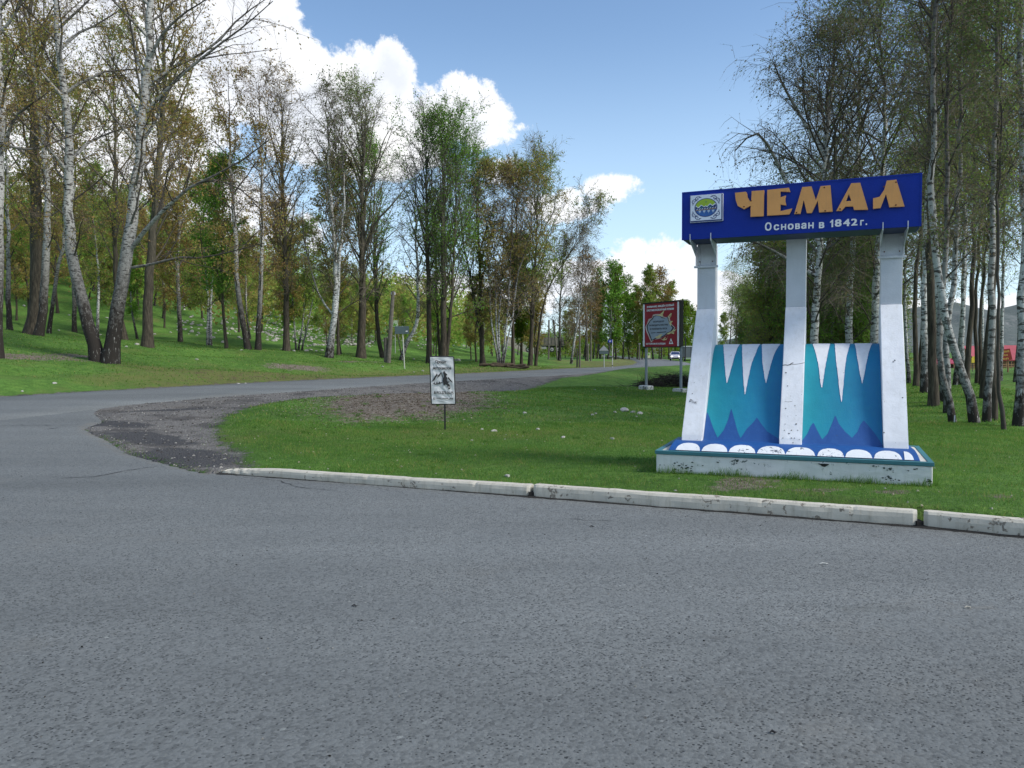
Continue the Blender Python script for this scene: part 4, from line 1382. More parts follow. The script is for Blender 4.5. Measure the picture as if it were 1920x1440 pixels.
def tree_meshes(seed, stems, r0, bark='birch', leaf='olive', cb=0.25, nprim=26, plen=0.24, pang=(42, 60), plift=0.10, pdroop=0.05,
                nsec=8, slen=0.42, ntw=8, twl=0.9, tdroop=0.25, nleaf=5, lsz=0.055, extra=(), tw_r=0.006, topr=0.12, clump=0.55, tbias=0.5, thick=1.0):
    rg = np.random.RandomState(seed)
    THIN.clear()
    Vb, Qb, Vc, Qc, Tc = [], [], [], [], []
    nb = nc = 0
    prims, primr = [], []
    for si, st in enumerate(stems):
        st = np.asarray(st, float)
        H = st[-1, 2] - st[0, 2]
        P = catmull(st, 240)
        al_ = np.r_[0, np.cumsum(np.linalg.norm(np.diff(P, axis=0), axis=1))]
        P = np.stack([np.interp(np.linspace(0, al_[-1], 26), al_, P[:, k]) for k in range(3)], 1)
        P[1:-1, :2] += rg.normal(0, 0.0035 * H, (24, 2)) * np.linspace(0.2, 1, 24)[:, None]
        rr = r0[si] if isinstance(r0, (list, tuple)) else r0
        t = np.linspace(0, 1, 26)
        Rd = rr * ((1 - t) ** 0.85 * (1 - topr) + topr * (1 - t * 0.9)) + rr * 0.45 * np.exp(-t * H / 0.35) * 1.0
        Pz = P.copy(); Pz[0, 2] -= 0.3
        # a finer foot so the root flare shows
        v, q = tubes(Pz[None], Rd[None], 9)
        Vb.append(v); Qb.append(q + nb); nb += len(v)
        n = max(6, int(nprim / len(stems) ** 0.7))
        tt = cb + (0.97 - cb) * ((np.arange(n) + rg.uniform(0, 1, n)) / n) ** 0.9
        u = tt * 25; i = np.minimum(u.astype(int), 24); f = (u - i)[:, None]
        pos = P[i] * (1 - f) + P[i + 1] * f; tan = P[i + 1] - P[i]; tan /= np.linalg.norm(tan, axis=1, keepdims=True)
        rad = Rd[i]
        az_ = np.arange(n) * 2.399 + rg.uniform(0, 6.28) + rg.normal(0, .3, n)
        an = np.radians(rg.uniform(pang[0], pang[1], n)) * (1 - 0.35 * (tt - cb) / (1 - cb))
        side = np.stack([np.cos(az_), np.sin(az_), 0 * az_], 1)
        d = tan * np.cos(an)[:, None] + side * np.sin(an)[:, None]; d /= np.linalg.norm(d, axis=1, keepdims=True)
        k_ = (tt - cb) / (1 - cb)
        prof = (0.55 + 0.9 * k_) * np.where(k_ < 0.35, 1, 1 - ((k_ - 0.35) / 0.65) ** 1.6 * 0.80)
        L = plen * H * prof * rg.uniform(0.65, 1.2, n)
        PP = grow(pos, d, L, 8, rg, 0.10, plift, pdroop)
        br = np.minimum(rad * 0.6, 0.010 + L * 0.0145 * thick)
        RR = br[:, None] * (1 - np.linspace(0, 1, 8) ** 0.9 * 0.85)[None]
        prims.append(PP); primr.append(RR)
    for (path, er) in extra:                                  # limbs seen one by one in the photograph
        PP = catmull(path, 8)[None]; RR = (er * (1 - np.linspace(0, 1, 8) * 0.8))[None]
        prims.append(PP); primr.append(RR)
    PP = np.concatenate(prims); RR = np.concatenate(primr)
    v, q = tubes(PP, RR, 5); Vb.append(v); Qb.append(q + nb); nb += len(v)
    Lp = np.linalg.norm(np.diff(PP, axis=1), axis=2).sum(1)
    # secondary branches
    pos, tan, rad, idx, t = sample(PP, RR, nsec, 0.18, 0.98, rg)
    L = Lp[idx] * slen * (1.15 - 0.75 * t) * rg.uniform(0.6, 1.25, len(t))
    d = side_dirs(tan, np.radians(rg.uniform(28, 58, len(t))), rg, 0.18)
    SP = grow(pos, d, L, 4, rg, 0.18, 0.08, tdroop * 0.5)
    SR = np.minimum(rad * 0.7, 0.004 + L * 0.010)[:, None] * (1 - np.linspace(0, 1, 4) * 0.75)[None]
    v, q = tubes(SP, SR, 3); Vb.append(v); Qb.append(q + nb); nb += len(v)
    # twigs
    pos, tan, rad, idx, t = sample(SP, SR, ntw, 0.1, 1.0, rg)
    L = twl * rg.uniform(0.45, 1.2, len(t))
    d = side_dirs(tan, np.radians(rg.uniform(25, 65, len(t))), rg, 0.0)
    TP = grow(pos, d, L, 3, rg, 0.16, 0.0, tdroop * 1.3)
    pos2, tan2, rad2, idx2, t2 = sample(PP, RR, max(4, nsec // 2), 0.5, 1.0, rg)
    L2 = twl * rg.uniform(0.5, 1.2, len(t2))
    TP = np.concatenate([TP, grow(pos2, side_dirs(tan2, np.radians(rg.uniform(20, 60, len(t2))), rg, 0.1), L2, 3, rg, 0.16, 0.0, tdroop * 1.3)])
    TR = np.full((len(TP), 1), tw_r) * np.array([1, .75, .35])[None]
    v, q = ribbons(TP, TR, rg)
    Vc.append(v); Qc.append(q + nc); nc += len(v)
    ntw_f = len(q)
    # leaves and catkins
    pos, tan, _, idx, t = sample(TP, TR, nleaf, 0.05, 1.0, rg)
    keep = np.ones(len(pos), bool)
    # leafy and bare patches through the crown
    cl = np.sin(pos[:, 0] * 1.1 + seed) + np.sin(pos[:, 1] * 1.3 + 1.7 * seed) + np.sin(pos[:, 2] * 0.9 + 0.3 * seed)
    keep = rg.uniform(0, 1, len(pos)) < np.clip(clump + 0.3 * cl, 0.1, 1)
    pos, tan, cl = pos[keep], tan[keep], cl[keep]
    n = len(pos)
    a = rg.normal(0, 1, (n, 3)); a[:, 2] -= 0.7; a += tan * .4; a /= np.linalg.norm(a, axis=1, keepdims=True)
    c = np.cross(a, rg.normal(0, 1, (n, 3))); c /= np.linalg.norm(c, axis=1, keepdims=True)
    s = lsz * rg.uniform(0.55, 1.35, n)[:, None]
    p0 = pos + rg.normal(0, .02, (n, 3))
    LV = np.stack([p0, p0 + a * s * .55 + c * s * .36, p0 + a * s * 1.15, p0 + a * s * .55 - c * s * .36], 1).reshape(-1, 3)
    lq = (np.arange(n) * 4)[:, None] + np.arange(4)[None]
    Vc.append(LV); Qc.append(lq + nc)
    tint = np.clip(tbias + 0.16 * cl * 0.6 + rg.normal(0, 0.22, n), 0, 1)
    tc_ = np.concatenate([np.zeros(nc), np.repeat(tint, 4)])
    mb = {'birch': M_BIRCH, 'white': M_WBIRCH}.get(bark, M_POPLAR)
    me1 = mesh_np('trunk', np.concatenate(Vb), np.concatenate(Qb), mats=[mb], smooth=True, attrs=dict(thin=np.concatenate(THIN)))
    mi = np.concatenate([np.zeros(ntw_f), np.ones(n)])
    me2 = mesh_np('crown', np.concatenate(Vc), np.concatenate(Qc), mats=[M_TWIG if bark == 'birch' else M_TWIGG, M_LEAF[leaf]], mi=mi, attrs=dict(tint=tc_))
    return me1, me2


TRI = 0
def plant(name, meshes, loc, label, cat='tree', group=None, rz=0.0, scale=1.0):
    t = empty(name, loc, rz, label, cat, group)
    t.scale = (scale, scale, scale) if not isinstance(scale, tuple) else scale
    o1 = obj('trunk', meshes[0], t); o2 = obj('crown', meshes[1], t)
    return t


def px_path(pts, px0, py0, Y, depth=None):
    """trunk line read off the photo at distance Y, as local metres"""
    m = Y / F
    out = []
    for i, (x, y) in enumerate(pts):
        dy = 0 if depth is None else depth[i]
        out.append(((x - px0) * m, dy, (py0 - y) * m))
    return out


def up_path(pts, px0, py0, Y, H, drift=(0, 0)):
    P = px_path(pts, px0, py0, Y)
    lx, ly, lz = P[-1]
    P.append((lx + drift[0], ly + drift[1], H))
    return P


def straight(H, lean=(0, 0), bow=0.0, rg=None):
    return [(0, 0, 0), (lean[0] * .3 + bow, lean[1] * .3, H * .3), (lean[0] * .65 + bow * .6, lean[1] * .65 - bow * .5, H * .65), (lean[0], lean[1], H)]


BW = dict(bark='white', leaf='grey', thick=.65, pang=(35, 62), plift=0.12, pdroop=0.16, tdroop=0.42, twl=1.1, slen=0.45)
BR = dict(bark='birch', leaf='rust', pang=(35, 65), plift=0.10, pdroop=0.08, tdroop=0.3, twl=0.9)
PO = dict(bark='poplar', leaf='olive', pang=(24, 42), plift=0.16, pdroop=0.0, tdroop=0.02, twl=0.75, plen=0.33)

# ---- the twin birch at the left road edge
Y = 33.0
x0, y0, z0_ = at(198, Y)
st1 = up_path([(186, 718), (163, 620), (142, 520), (138, 420), (141, 320), (133, 180), (126, 90)], 198, 718, Y, 20.5, (-.4, .5))
st2 = up_path([(205, 718), (224, 620), (240, 530), (258, 440), (273, 330), (283, 220), (297, 100)], 198, 718, Y, 21.5, (.5, -.3))
ex = [(np.array(px_path([(250, 508), (300, 462), (350, 428), (395, 402), (470, 375), (540, 330)], 198, 718, Y, [0, -.5, -1.0, -1.4, -1.8, -2.0])), 0.105),
      (np.array(px_path([(254, 540), (300, 536), (350, 525), (400, 528), (450, 520), (520, 505)], 198, 718, Y, [0, -.4, -.6, -1.0, -1.2, -1.5])), 0.07),
      (np.array(px_path([(285, 210), (330, 170), (400, 130), (450, 70), (500, 30)], 198, 718, Y, [0, .3, .5, .8, 1.0])), 0.09),
      (np.array(px_path([(280, 260), (350, 200), (420, 150), (480, 110), (535, 70)], 198, 718, Y, [0, -.3, -.5, -.6, -.8])), 0.08),
      (np.array(px_path([(395, 402), (430, 395), (470, 405), (520, 440), (560, 470)], 198, 718, Y, [-1.4, -1.5, -1.7, -1.9, -2.2])), 0.04),
      (np.array(px_path([(140, 330), (110, 290), (70, 260), (30, 250)], 198, 718, Y, [0, -.5, -.8, -1.2])), 0.06)]
plant('birch_tree', tree_meshes(11, [st1, st2], [0.27, 0.31], cb=0.2, nprim=44, plen=0.24, nsec=10, ntw=9, nleaf=7, lsz=0.075, extra=ex, clump=.45, tbias=0.35, **{**BR}), (x0, y0, z0_), 'twin birch forking from the ground at the left road edge, low limb reaching right', group='birches and poplars on the slope beyond the road')

# ---- leftmost birch cut by the frame
x0, y0, z0_ = at(-8, 29.5)
st = up_path([(-10, 745), (0, 600), (6, 460), (14, 330), (22, 220), (22, 100)], -8, 745, 29.5, 20, (.3, 0))
ex = [(np.array(px_path([(12, 380), (50, 310), (90, 285), (140, 262)], -8, 745, 29.5, [0, -.3, -.5, -.8])), 0.07),
      (np.array(px_path([(16, 350), (60, 355), (110, 330), (170, 300)], -8, 745, 29.5, [0, .4, .8, 1.2])), 0.06)]
plant('birch_tree', tree_meshes(12, [st], 0.26, cb=0.33, nprim=30, plen=0.22, nsec=9, ntw=9, nleaf=6, lsz=0.07, extra=ex, clump=.45, tbias=0.35, **BR), (x0, y0, z0_), 'white birch cut by the left edge of the picture', group='birches and poplars on the slope beyond the road')

SLOPE = 'birches and poplars on the slope beyond the road'
# (px, Y, stems in pixels [(x,y)...] or None, height, radius, style, seed, label, options)
def hero(name, px, Y, stems, H, r0, style, seed, label, group=SLOPE, drift=(0, 0), ext=(), **kw):
    x0, y0, z0_ = at(px, Y)
    # photo row of the foot
    v = np.array([x0, y0, z0_ - CAMZ]); dd = v @ fw
    py0 = 720 - F * (v @ up) / dd
    S_ = []
    for s in stems:
        if s is None: S_.append(straight(H, drift, 0.05 * H * math.sin(seed) * .5)); continue
        pts = [(s[0][0], py0)] + list(s[1:])
        P = px_path(pts, px, py0, Y)
        lx, ly, lz = P[-1]
        if lz < H - 1: P.append((lx + drift[0], ly + drift[1], H))
        S_.append(P)
    e = [(np.array(px_path(pp, px, py0, Y, [0.25 * math.sin(i * 1.3 + seed) * i for i in range(len(pp))])), er) for pp, er in ext]
    o = {**style, **kw}
    if Y > 40: o['tw_r'] = .009 if Y < 58 else .011
    if Y > 40: o['lsz'] = o.get('lsz', .055) * 1.2
    return plant(name, tree_meshes(seed, S_, r0, extra=e, **o), (x0, y0, z0_), label, group=group)


hero('poplar_tree', 66, 45, [[(62, 0), (74, 560), (76, 420), (80, 300), (78, 150)]], 22, 0.42, PO, 21, 'thick dark trunked poplar left of the twin birch', nprim=34, plen=.25, cb=.2, nsec=9, ntw=9, nleaf=7, lsz=.085, leaf='rust', clump=.58, tbias=.5)
hero('birch_tree', 72, 43.5, [[(70, 0), (82, 600), (90, 520), (98, 400), (96, 300), (88, 200), (80, 100)]], 21, 0.24, BR, 22, 'birch standing right against the thick dark poplar trunk', nprim=26, plen=.2, cb=.2, nsec=9, ntw=9, nleaf=6, lsz=.08, clump=.6)
hero('birch_tree', 100, 52, [[(92, 0), (105, 560), (115, 500), (130, 430)]], 17, 0.14, BR, 23, 'thin birch leaning right behind the dark poplar', nprim=20, cb=.18, nsec=8, ntw=8, nleaf=7, lsz=.09)
hero('poplar_tree', 278, 44, [[(277, 0), (283, 540), (292, 440), (305, 320), (318, 200), (322, 90)]], 21, 0.29, PO, 24, 'brown trunked poplar just right of the twin birch', nprim=32, cb=.2, nsec=9, ntw=9, nleaf=8, lsz=.085, leaf='rust', clump=.58, tbias=.35, plen=.33)
hero('poplar_tree', 230, 50, [[(236, 0), (226, 580), (222, 480), (225, 380), (228, 250)]], 19, 0.19, PO, 25, 'dark slender trunk seen through the fork of the twin birch', nprim=26, cb=.2, nsec=8, ntw=8, nleaf=8, lsz=.09, leaf='olive', clump=.75)
hero('birch_tree', 183, 60, [[(184, 0), (186, 600), (190, 520), (184, 420)]], 13, 0.12, BR, 26, 'small white birch in the grass behind the twin birch stems', bark='white', nprim=22, cb=.2, nsec=8, ntw=8, nleaf=8, lsz=.10, leaf='olive', clump=.8)
hero('birch_tree', 394, 62, [[(390, 0), (393, 560), (388, 470)], [(396, 0), (398, 570), (404, 480)]], 13, 0.13, BR, 27, 'small twin birch with pale stems in front of the scree', bark='white', nprim=24, cb=.2, nsec=8, ntw=8, nleaf=8, lsz=.10, leaf='olive', clump=.8)
hero('birch_tree', 425, 53, [[(426, 0), (422, 600), (420, 520), (424, 430)]], 12, 0.12, PO, 28, 'thin dark tree with a green bushy head right of the small twin birch', nprim=28, cb=.22, nsec=8, ntw=8, nleaf=9, lsz=.10, leaf='green', clump=.85)
hero('birch_tree', 475, 50, [[(467, 0), (456, 600), (448, 530), (446, 440), (440, 330)], [(484, 0), (487, 600), (493, 520), (496, 420), (498, 300)]], 17.5, [.2, .18], BR, 29, 'birch pair in a V on the lawn in front of the scree', nprim=34, cb=.2, nsec=9, ntw=9, nleaf=7, lsz=.085, clump=.65, leaf='rust', tbias=.4)
hero('poplar_tree', 540, 52, [[(538, 0), (539, 580), (539, 480), (537, 350), (536, 270)]], 16.5, 0.22, PO, 30, 'straight dark poplar right of the V shaped birch pair', nprim=38, cb=.18, nsec=9, ntw=9, nleaf=4, lsz=.08, leaf='rust', clump=.45, plen=.32)
hero('birch_tree', 572, 74, [[(560, 0), (570, 600), (574, 540), (576, 480)], [(566, 0), (583, 590), (592, 530)], [(556, 0), (553, 600), (550, 530)]], 12, 0.09, BR, 31, 'clump of thin white birch stems bending over the scree', bark='white', nprim=26, cb=.2, nsec=7, ntw=8, nleaf=8, lsz=.11, leaf='olive', clump=.8)
hero('birch_tree', 618, 52, [[(616, 0), (627, 600), (631, 560), (632, 500), (628, 420), (622, 320)], [(620, 0), (629, 600), (636, 545), (640, 480), (648, 380)]], 17.6, [.23, .15], BR, 32, 'leaning white birch forking above head height, middle of the slope', bark='white', nprim=36, cb=.2, nsec=9, ntw=9, nleaf=3, lsz=.08, leaf='grey', clump=.4,
     ext=[([(626, 590), (600, 555), (585, 500), (578, 440), (578, 380)], .08), ([(632, 590), (660, 570), (690, 555), (700, 545)], .04), ([(632, 560), (655, 530), (665, 500), (668, 460)], .04)])
hero('poplar_tree', 635, 55, [[(635, 0), (635, 600), (634, 540), (634, 480)]], 13, 0.11, PO, 33, 'thin dark tree right behind the forking white birch', nprim=24, cb=.2, nsec=8, ntw=8, nleaf=8, lsz=.1, leaf='rust', clump=.75)
hero('poplar_tree', 678, 55, [[(677, 0), (681, 580), (683, 480), (684, 360), (686, 280)]], 18.0, 0.31, PO, 34, 'stout dark poplar with many limbs left of the wooden pole', nprim=44, cb=.18, nsec=9, ntw=9, nleaf=3, lsz=.08, leaf='olive', clump=.4, plen=.36,
     ext=[([(684, 480), (710, 420), (740, 390), (775, 340)], .12), ([(684, 430), (660, 360), (640, 300), (632, 230)], .1)])
hero('poplar_tree', 722, 66, [[(720, 0), (712, 640), (708, 590), (706, 480), (705, 350)]], 17.5, 0.20, PO, 35, 'dark poplar leaning left behind the wooden pole', nprim=30, cb=.2, nsec=9, ntw=8, nleaf=6, lsz=.1, leaf='green', clump=.6)
hero('birch_tree', 754, 60, [[(751, 0), (765, 640), (780, 615), (786, 580), (785, 500), (782, 400)]], 15, 0.17, BR, 36, 'birch leaning strongly right behind the blank grey sign', bark='white', nprim=26, cb=.18, nsec=8, ntw=8, nleaf=3, lsz=.08, leaf='grey', clump=.4)
hero('poplar_tree', 806, 58, [[(805, 0), (805, 560), (804, 450), (803, 330)]], 17.5, 0.22, PO, 37, 'straight poplar rising behind the left edge of the motorcycle rental sign', nprim=40, cb=.22, nsec=9, ntw=9, nleaf=5, lsz=.09, leaf='green', clump=.5,
     ext=[([(808, 480), (835, 462), (860, 440), (880, 420)], .08)])
hero('poplar_tree', 833, 57, [[(832, 0), (833, 560), (832, 440), (834, 330)], [(836, 0), (845, 600), (852, 500), (858, 380)]], 17.4, [.27, .15], PO, 38, 'big poplar with fresh green twigs above the motorcycle rental sign', nprim=48, cb=.2, nsec=9, ntw=9, nleaf=4, lsz=.085, leaf='green', clump=.45, tbias=.3,
     ext=[([(835, 600), (860, 590), (890, 580), (915, 572)], .05), ([(845, 470), (870, 430), (895, 370), (905, 320)], .1)])
hero('poplar_tree', 820, 70, [[(826, 0), (822, 600), (820, 500)]], 14, 0.15, PO, 39, 'dark tree between the two poplars over the rental sign', nprim=26, cb=.18, nsec=8, ntw=8, nleaf=6, lsz=.1, leaf='olive', clump=.6)
hero('poplar_tree', 906, 62, [[(905, 0), (903, 600), (901, 500), (898, 400)], [(909, 0), (890, 560), (872, 460), (865, 400)]], 16.5, [.2, .13], PO, 40, 'dark double poplar left of the many stemmed white birch', nprim=40, cb=.2, nsec=9, ntw=8, nleaf=5, lsz=.09, leaf='green', clump=.5)
hero('birch_tree', 940, 61, [[(936, 0), (926, 630), (921, 580), (918, 500), (912, 400)], [(938, 0), (936, 620), (940, 540), (944, 430)], [(941, 0), (950, 610), (956, 540), (962, 430)], [(943, 0), (962, 590), (970, 530), (985, 470), (1010, 380)], [(940, 0), (933, 640), (930, 560), (928, 450)]], 15.5, .085, BR, 41, 'clump of five white birch stems fanning out from one foot', bark='white', nprim=64, cb=.18, nsec=7, ntw=8, nleaf=7, lsz=.09, leaf='rust', clump=.5, tbias=.5)
hero('poplar_tree', 962, 63, [[(962, 0), (962, 620), (964, 540), (970, 420)]], 15.5, 0.15, PO, 42, 'dark trunk just right of the five stemmed birch', nprim=34, cb=.2, nsec=8, ntw=8, nleaf=6, lsz=.09, leaf='olive', clump=.6)
hero('poplar_tree', 994, 64, [[(994, 0), (998, 600), (1000, 540), (1008, 440)]], 16.8, 0.19, PO, 43, 'tall poplar at the right end of the dense middle group', nprim=42, cb=.2, nsec=9, ntw=9, nleaf=5, lsz=.085, leaf='olive', clump=.5, plen=.36)
hero('poplar_tree', 1005, 66, [[(1004, 0), (1012, 620), (1020, 570), (1035, 530), (1060, 490), (1085, 450)]], 13.2, 0.13, PO, 44, 'dark tree leaning far right over the gap towards the truck', nprim=26, cb=.45, nsec=8, ntw=8, nleaf=6, lsz=.09, leaf='olive', clump=.5, drift=(1.2, 0))
hero('poplar_tree', 978, 72, [[(978, 0), (978, 630), (976, 560)]], 11, 0.14, PO, 45, 'short bright green tree low in the middle group', nprim=40, cb=.12, nsec=8, ntw=9, nleaf=11, lsz=.11, leaf='lime', clump=.9, tbias=.35, plen=.3)
hero('poplar_tree', 1049, 84, [[(1049, 0), (1050, 640), (1050, 590), (1054, 520), (1060, 450)]], 13.5, 0.17, BR, 46, 'bare tree with low upturned branches beside the dump truck', nprim=26, cb=.2, nsec=7, ntw=8, nleaf=2, lsz=.09, leaf='grey', clump=.4,
     ext=[([(1051, 645), (1062, 645), (1070, 636), (1072, 620)], .06), ([(1051, 640), (1064, 638), (1066, 628), (1068, 610)], .05), ([(1050, 636), (1040, 625), (1036, 605), (1040, 560)], .06)])
hero('birch_tree', 1072, 80, [[(1071, 0), (1078, 635), (1084, 600), (1090, 540), (1094, 480)]], 13.8, 0.13, BW, 47, 'slender grey birch leaning right beside the stub pole', bark='white', nprim=28, cb=.18, nsec=8, ntw=8, nleaf=2, lsz=.08, clump=.4)
hero('birch_tree', 1098, 95, [[(1099, 0), (1100, 620), (1099, 560)]], 13, 0.13, BR, 48, 'reddish budding birch between the stub pole and the blue kilometre sign', nprim=30, cb=.2, nsec=8, ntw=8, nleaf=6, lsz=.11, leaf='rust', clump=.5, tbias=.2)
hero('birch_tree', 20, 55, [[(22, 0), (20, 560), (25, 400)]], 19, 0.18, BR, 49, 'birch further up the slope at the left edge', nprim=26, cb=.2, nsec=8, ntw=8, nleaf=8, lsz=.1, leaf='olive', clump=.7)
hero('birch_tree', 140, 68, [[(142, 0), (145, 500), (150, 350)]], 22, 0.2, BR, 50, 'tall birch high on the slope, between the dark poplar and the twin birch', nprim=28, cb=.2, nsec=8, ntw=8, nleaf=8, lsz=.11, leaf='rust', clump=.7)
hero('birch_tree', 340, 66, [[(340, 0), (338, 500), (345, 350)]], 20, 0.2, BR, 51, 'brown budded birch high on the slope over the scree', nprim=34, cb=.18, nsec=9, ntw=9, nleaf=9, lsz=.11, leaf='rust', clump=.8, tbias=.35)

# ---- grove on the right
GR = 'birches of the right hand grove'
hero('birch_tree', 1828, 15.8, [[(1834, 0), (1822, 745), (1810, 712), (1795, 675), (1782, 632), (1770, 590), (1752, 480), (1742, 330)]], 14, 0.086, BW, 61, 'birch with thick black foot leaning left, in front of the right grove', group=GR, plen=.12, twl=.65, slen=.5, nprim=24, cb=.22, nsec=8, ntw=5, nleaf=8, lsz=.045, leaf='grey', tw_r=.004)
hero('birch_tree', 1790, 16.2, [[(1793, 0), (1779, 742), (1768, 704), (1763, 660), (1764, 560), (1770, 420)]], 13, 0.066, BW, 62, 'slim birch leaning left from beside a white peg, left of the black footed birch', group=GR, plen=.12, twl=.65, slen=.5, nprim=24, cb=.22, nsec=8, ntw=5, nleaf=8, lsz=.045, tw_r=.004)
hero('birch_tree', 1855, 16.6, [[(1852, 0), (1856, 720), (1857, 650), (1858, 560), (1856, 440)]], 15, 0.074, BW, 63, 'upright white birch immediately right of the black footed one', group=GR, plen=.12, twl=.65, slen=.5, nprim=24, cb=.22, nsec=8, ntw=5, nleaf=8, lsz=.045, tw_r=.004)
hero('birch_tree', 1864, 17.2, [[(1864, 0), (1864, 700), (1862, 560)]], 14, 0.070, PO, 64, 'dark trunk behind the upright white birch in the right grove', group=GR, plen=.12, twl=.65, slen=.5, nprim=24, cb=.22, nsec=8, ntw=5, nleaf=8, lsz=.05, leaf='olive', tw_r=.004)
hero('birch_tree', 1888, 14.4, [[(1888, 0), (1880, 760), (1873, 725), (1872, 660), (1868, 520)]], 9, 0.035, BW, 65, 'thinnest birch, a curved sapling in front of the right grove', group=GR, plen=.12, twl=.65, slen=.5, nprim=24, cb=.4, nsec=7, ntw=7, nleaf=8, lsz=.045, tw_r=.004)
hero('birch_tree', 1912, 15.0, [[(1911, 0), (1915, 700), (1918, 560), (1914, 420), (1906, 200), (1900, 50)]], 15.5, 0.090, BW, 66, 'white birch standing along the right edge of the picture', group=GR, plen=.12, twl=.65, slen=.5, nprim=24, cb=.22, nsec=9, ntw=5, nleaf=8, lsz=.045, tw_r=.004)
hero('birch_tree', 1752, 20.5, [[(1752, 0), (1748, 650), (1742, 520), (1738, 400)]], 14.5, 0.117, PO, 67, 'black trunk nearest the right post of the monument', group=GR, plen=.12, twl=.65, slen=.5, nprim=24, cb=.34, nsec=9, ntw=5, nleaf=6, lsz=.05, leaf='grey', tw_r=.005)
hero('birch_tree', 1770, 21.5, [[(1772, 0), (1768, 650), (1757, 560), (1745, 440)]], 14, 0.094, BW, 68, 'birch growing close behind the black trunk by the monument', group=GR, plen=.12, twl=.65, slen=.5, nprim=24, cb=.4, nsec=9, ntw=5, nleaf=9, lsz=.05, tw_r=.005)
hero('birch_tree', 1782, 19.0, [[(1778, 0), (1776, 700), (1775, 600), (1790, 450)]], 13, 0.078, BW, 69, 'birch with a dark foot between the black trunk and the slim leaning birch', group=GR, plen=.12, twl=.65, slen=.5, nprim=24, cb=.22, nsec=8, ntw=5, nleaf=9, lsz=.05, tw_r=.004)
hero('birch_tree', 1525, 27, [[(1525, 0), (1530, 560), (1538, 420), (1545, 250)]], 12.2, .16, BW, 70, 'broad weeping birch whose crown hangs over the left end of the name board', group=GR, nprim=48, cb=.16, nsec=10, ntw=8, nleaf=7, leaf='grey', lsz=.06, plen=.40, pdroop=.22, tdroop=.5,
     ext=[([(1540, 420), (1480, 350), (1440, 290), (1400, 265), (1372, 290)], .09), ([(1545, 300), (1500, 220), (1460, 170), (1432, 140)], .08), ([(1545, 260), (1560, 150), (1555, 60)], .08), ([(1530, 520), (1470, 480), (1420, 460), (1375, 455)], .08)])
hero('birch_tree', 1640, 29, [[(1640, 0), (1640, 560), (1648, 400), (1650, 200), (1640, 60)]], 15.0, .17, BW, 71, 'tall birch behind the right half of the name board', group=GR, nprim=36, cb=.12, nsec=10, ntw=8, nleaf=7, lsz=.065, plen=.30)
hero('birch_tree', 1590, 33, [[(1590, 0), (1592, 540), (1600, 350), (1605, 150)]], 15.4, .17, BW, 72, 'tall weeping birch above the letters of the name board', group=GR, nprim=36, cb=.12, nsec=10, ntw=8, nleaf=7, lsz=.07, plen=.30)
hero('birch_tree', 1735, 24, [[(1735, 0), (1730, 500), (1735, 300), (1740, 100)]], 15.8, 0.109, BW, 73, 'tall birch rising beside the right end of the name board', group=GR, plen=.18, twl=.8, nprim=24, cb=.34, nsec=9, ntw=5, nleaf=9, lsz=.055, leaf='olive', tw_r=.005)

# bank of copies behind: each with its own place
protoR = [tree_meshes(100 + i, [straight(14.5, (0.5 * math.sin(i * 2), 0.4 * math.cos(i)), 0.25 * math.cos(i * 3))], .10, **{**BW, **dict(nprim=22, cb=.30 + .07 * (i % 3), nsec=7, ntw=5, nleaf=7, lsz=.075, leaf=('grey', 'olive', 'grey', 'olive')[i], bark=('white', 'poplar', 'white', 'white')[i], plen=.15)}) for i in range(4)]
rowR = [(1705, 33, 0, .75, 'thin birch with a dark foot on the open grass just right of the monument'), (1724, 34, 1, .8, 'dark stem of the small V pair right of the monument, left one'), (1737, 34.3, 1, .8, 'dark stem of the small V pair right of the monument, right one'),
        (1792, 30, 0, .9, 'thin curved birch seen between the leaning birches'), (1804, 29, 3, .95, 'birch with flared dark foot in the second row'), (1833, 31, 1, .8, 'thin black stem in front of the red roof'),
        (1840, 30, 1, .7, 'short dark stem below the left red roof'), (1906, 30, 0, .9, 'slim birch just right of the red board with yellow lettering'), (1925, 20, 2, 1.0, 'birch just beyond the right picture edge'),
        (1718, 27, 1, .9, 'dark thin trunk close to the right post, behind the V pair'), (1762, 31, 1, .95, 'dark thin trunk behind the black trunk by the monument'), (1813, 25, 1, .9, 'dark thin trunk left of the upright white birch'), (1846, 22, 1, .9, 'dark thin trunk touching the left red roof'), (1876, 36, 3, .9, 'thin pale trunk far behind the curved sapling')]
for (px, Y, k, sc, lab) in rowR:
    x, y, z = at(px, Y)
    plant('birch_tree', protoR[k], (x, y, z), lab, group=GR, rz=px * 1.7, scale=sc)
rn = random.Random(77)
GB = 'birches massed at the back of the right hand grove'
pos_used = []
for i in range(44):
    for _ in range(30):
        px = rn.uniform(1485, 2060); Y = rn.uniform(36, 66) if px < 1690 else rn.uniform(27, 62)
        x = (px - 960) / F * Y
        if px > 1760 and 640 < 0: continue
        if all(math.hypot(x - a, Y - c) > 1.7 for a, c in pos_used): break
    pos_used.append((x, Y))
    z = gz(x, Y)
    if px > 1700 and i % 5 > 2: continue
    if px < 1700 and i % 2: continue
    plant('birch_tree', protoR[rn.randrange(4)], (x, Y, z), '%s birch at the back, %s' % ('nearer' if Y < 45 else 'farther', 'seen above the middle post' if px < 1530 else 'above the right monument opening' if px < 1640 else 'behind the right post' if px < 1720 else 'right of the black trunk' if px < 1830 else 'above the red board' if px < 1900 else 'at the right picture edge'), group=GB, rz=rn.uniform(0, 6.28), scale=rn.uniform(.85, 1.15))
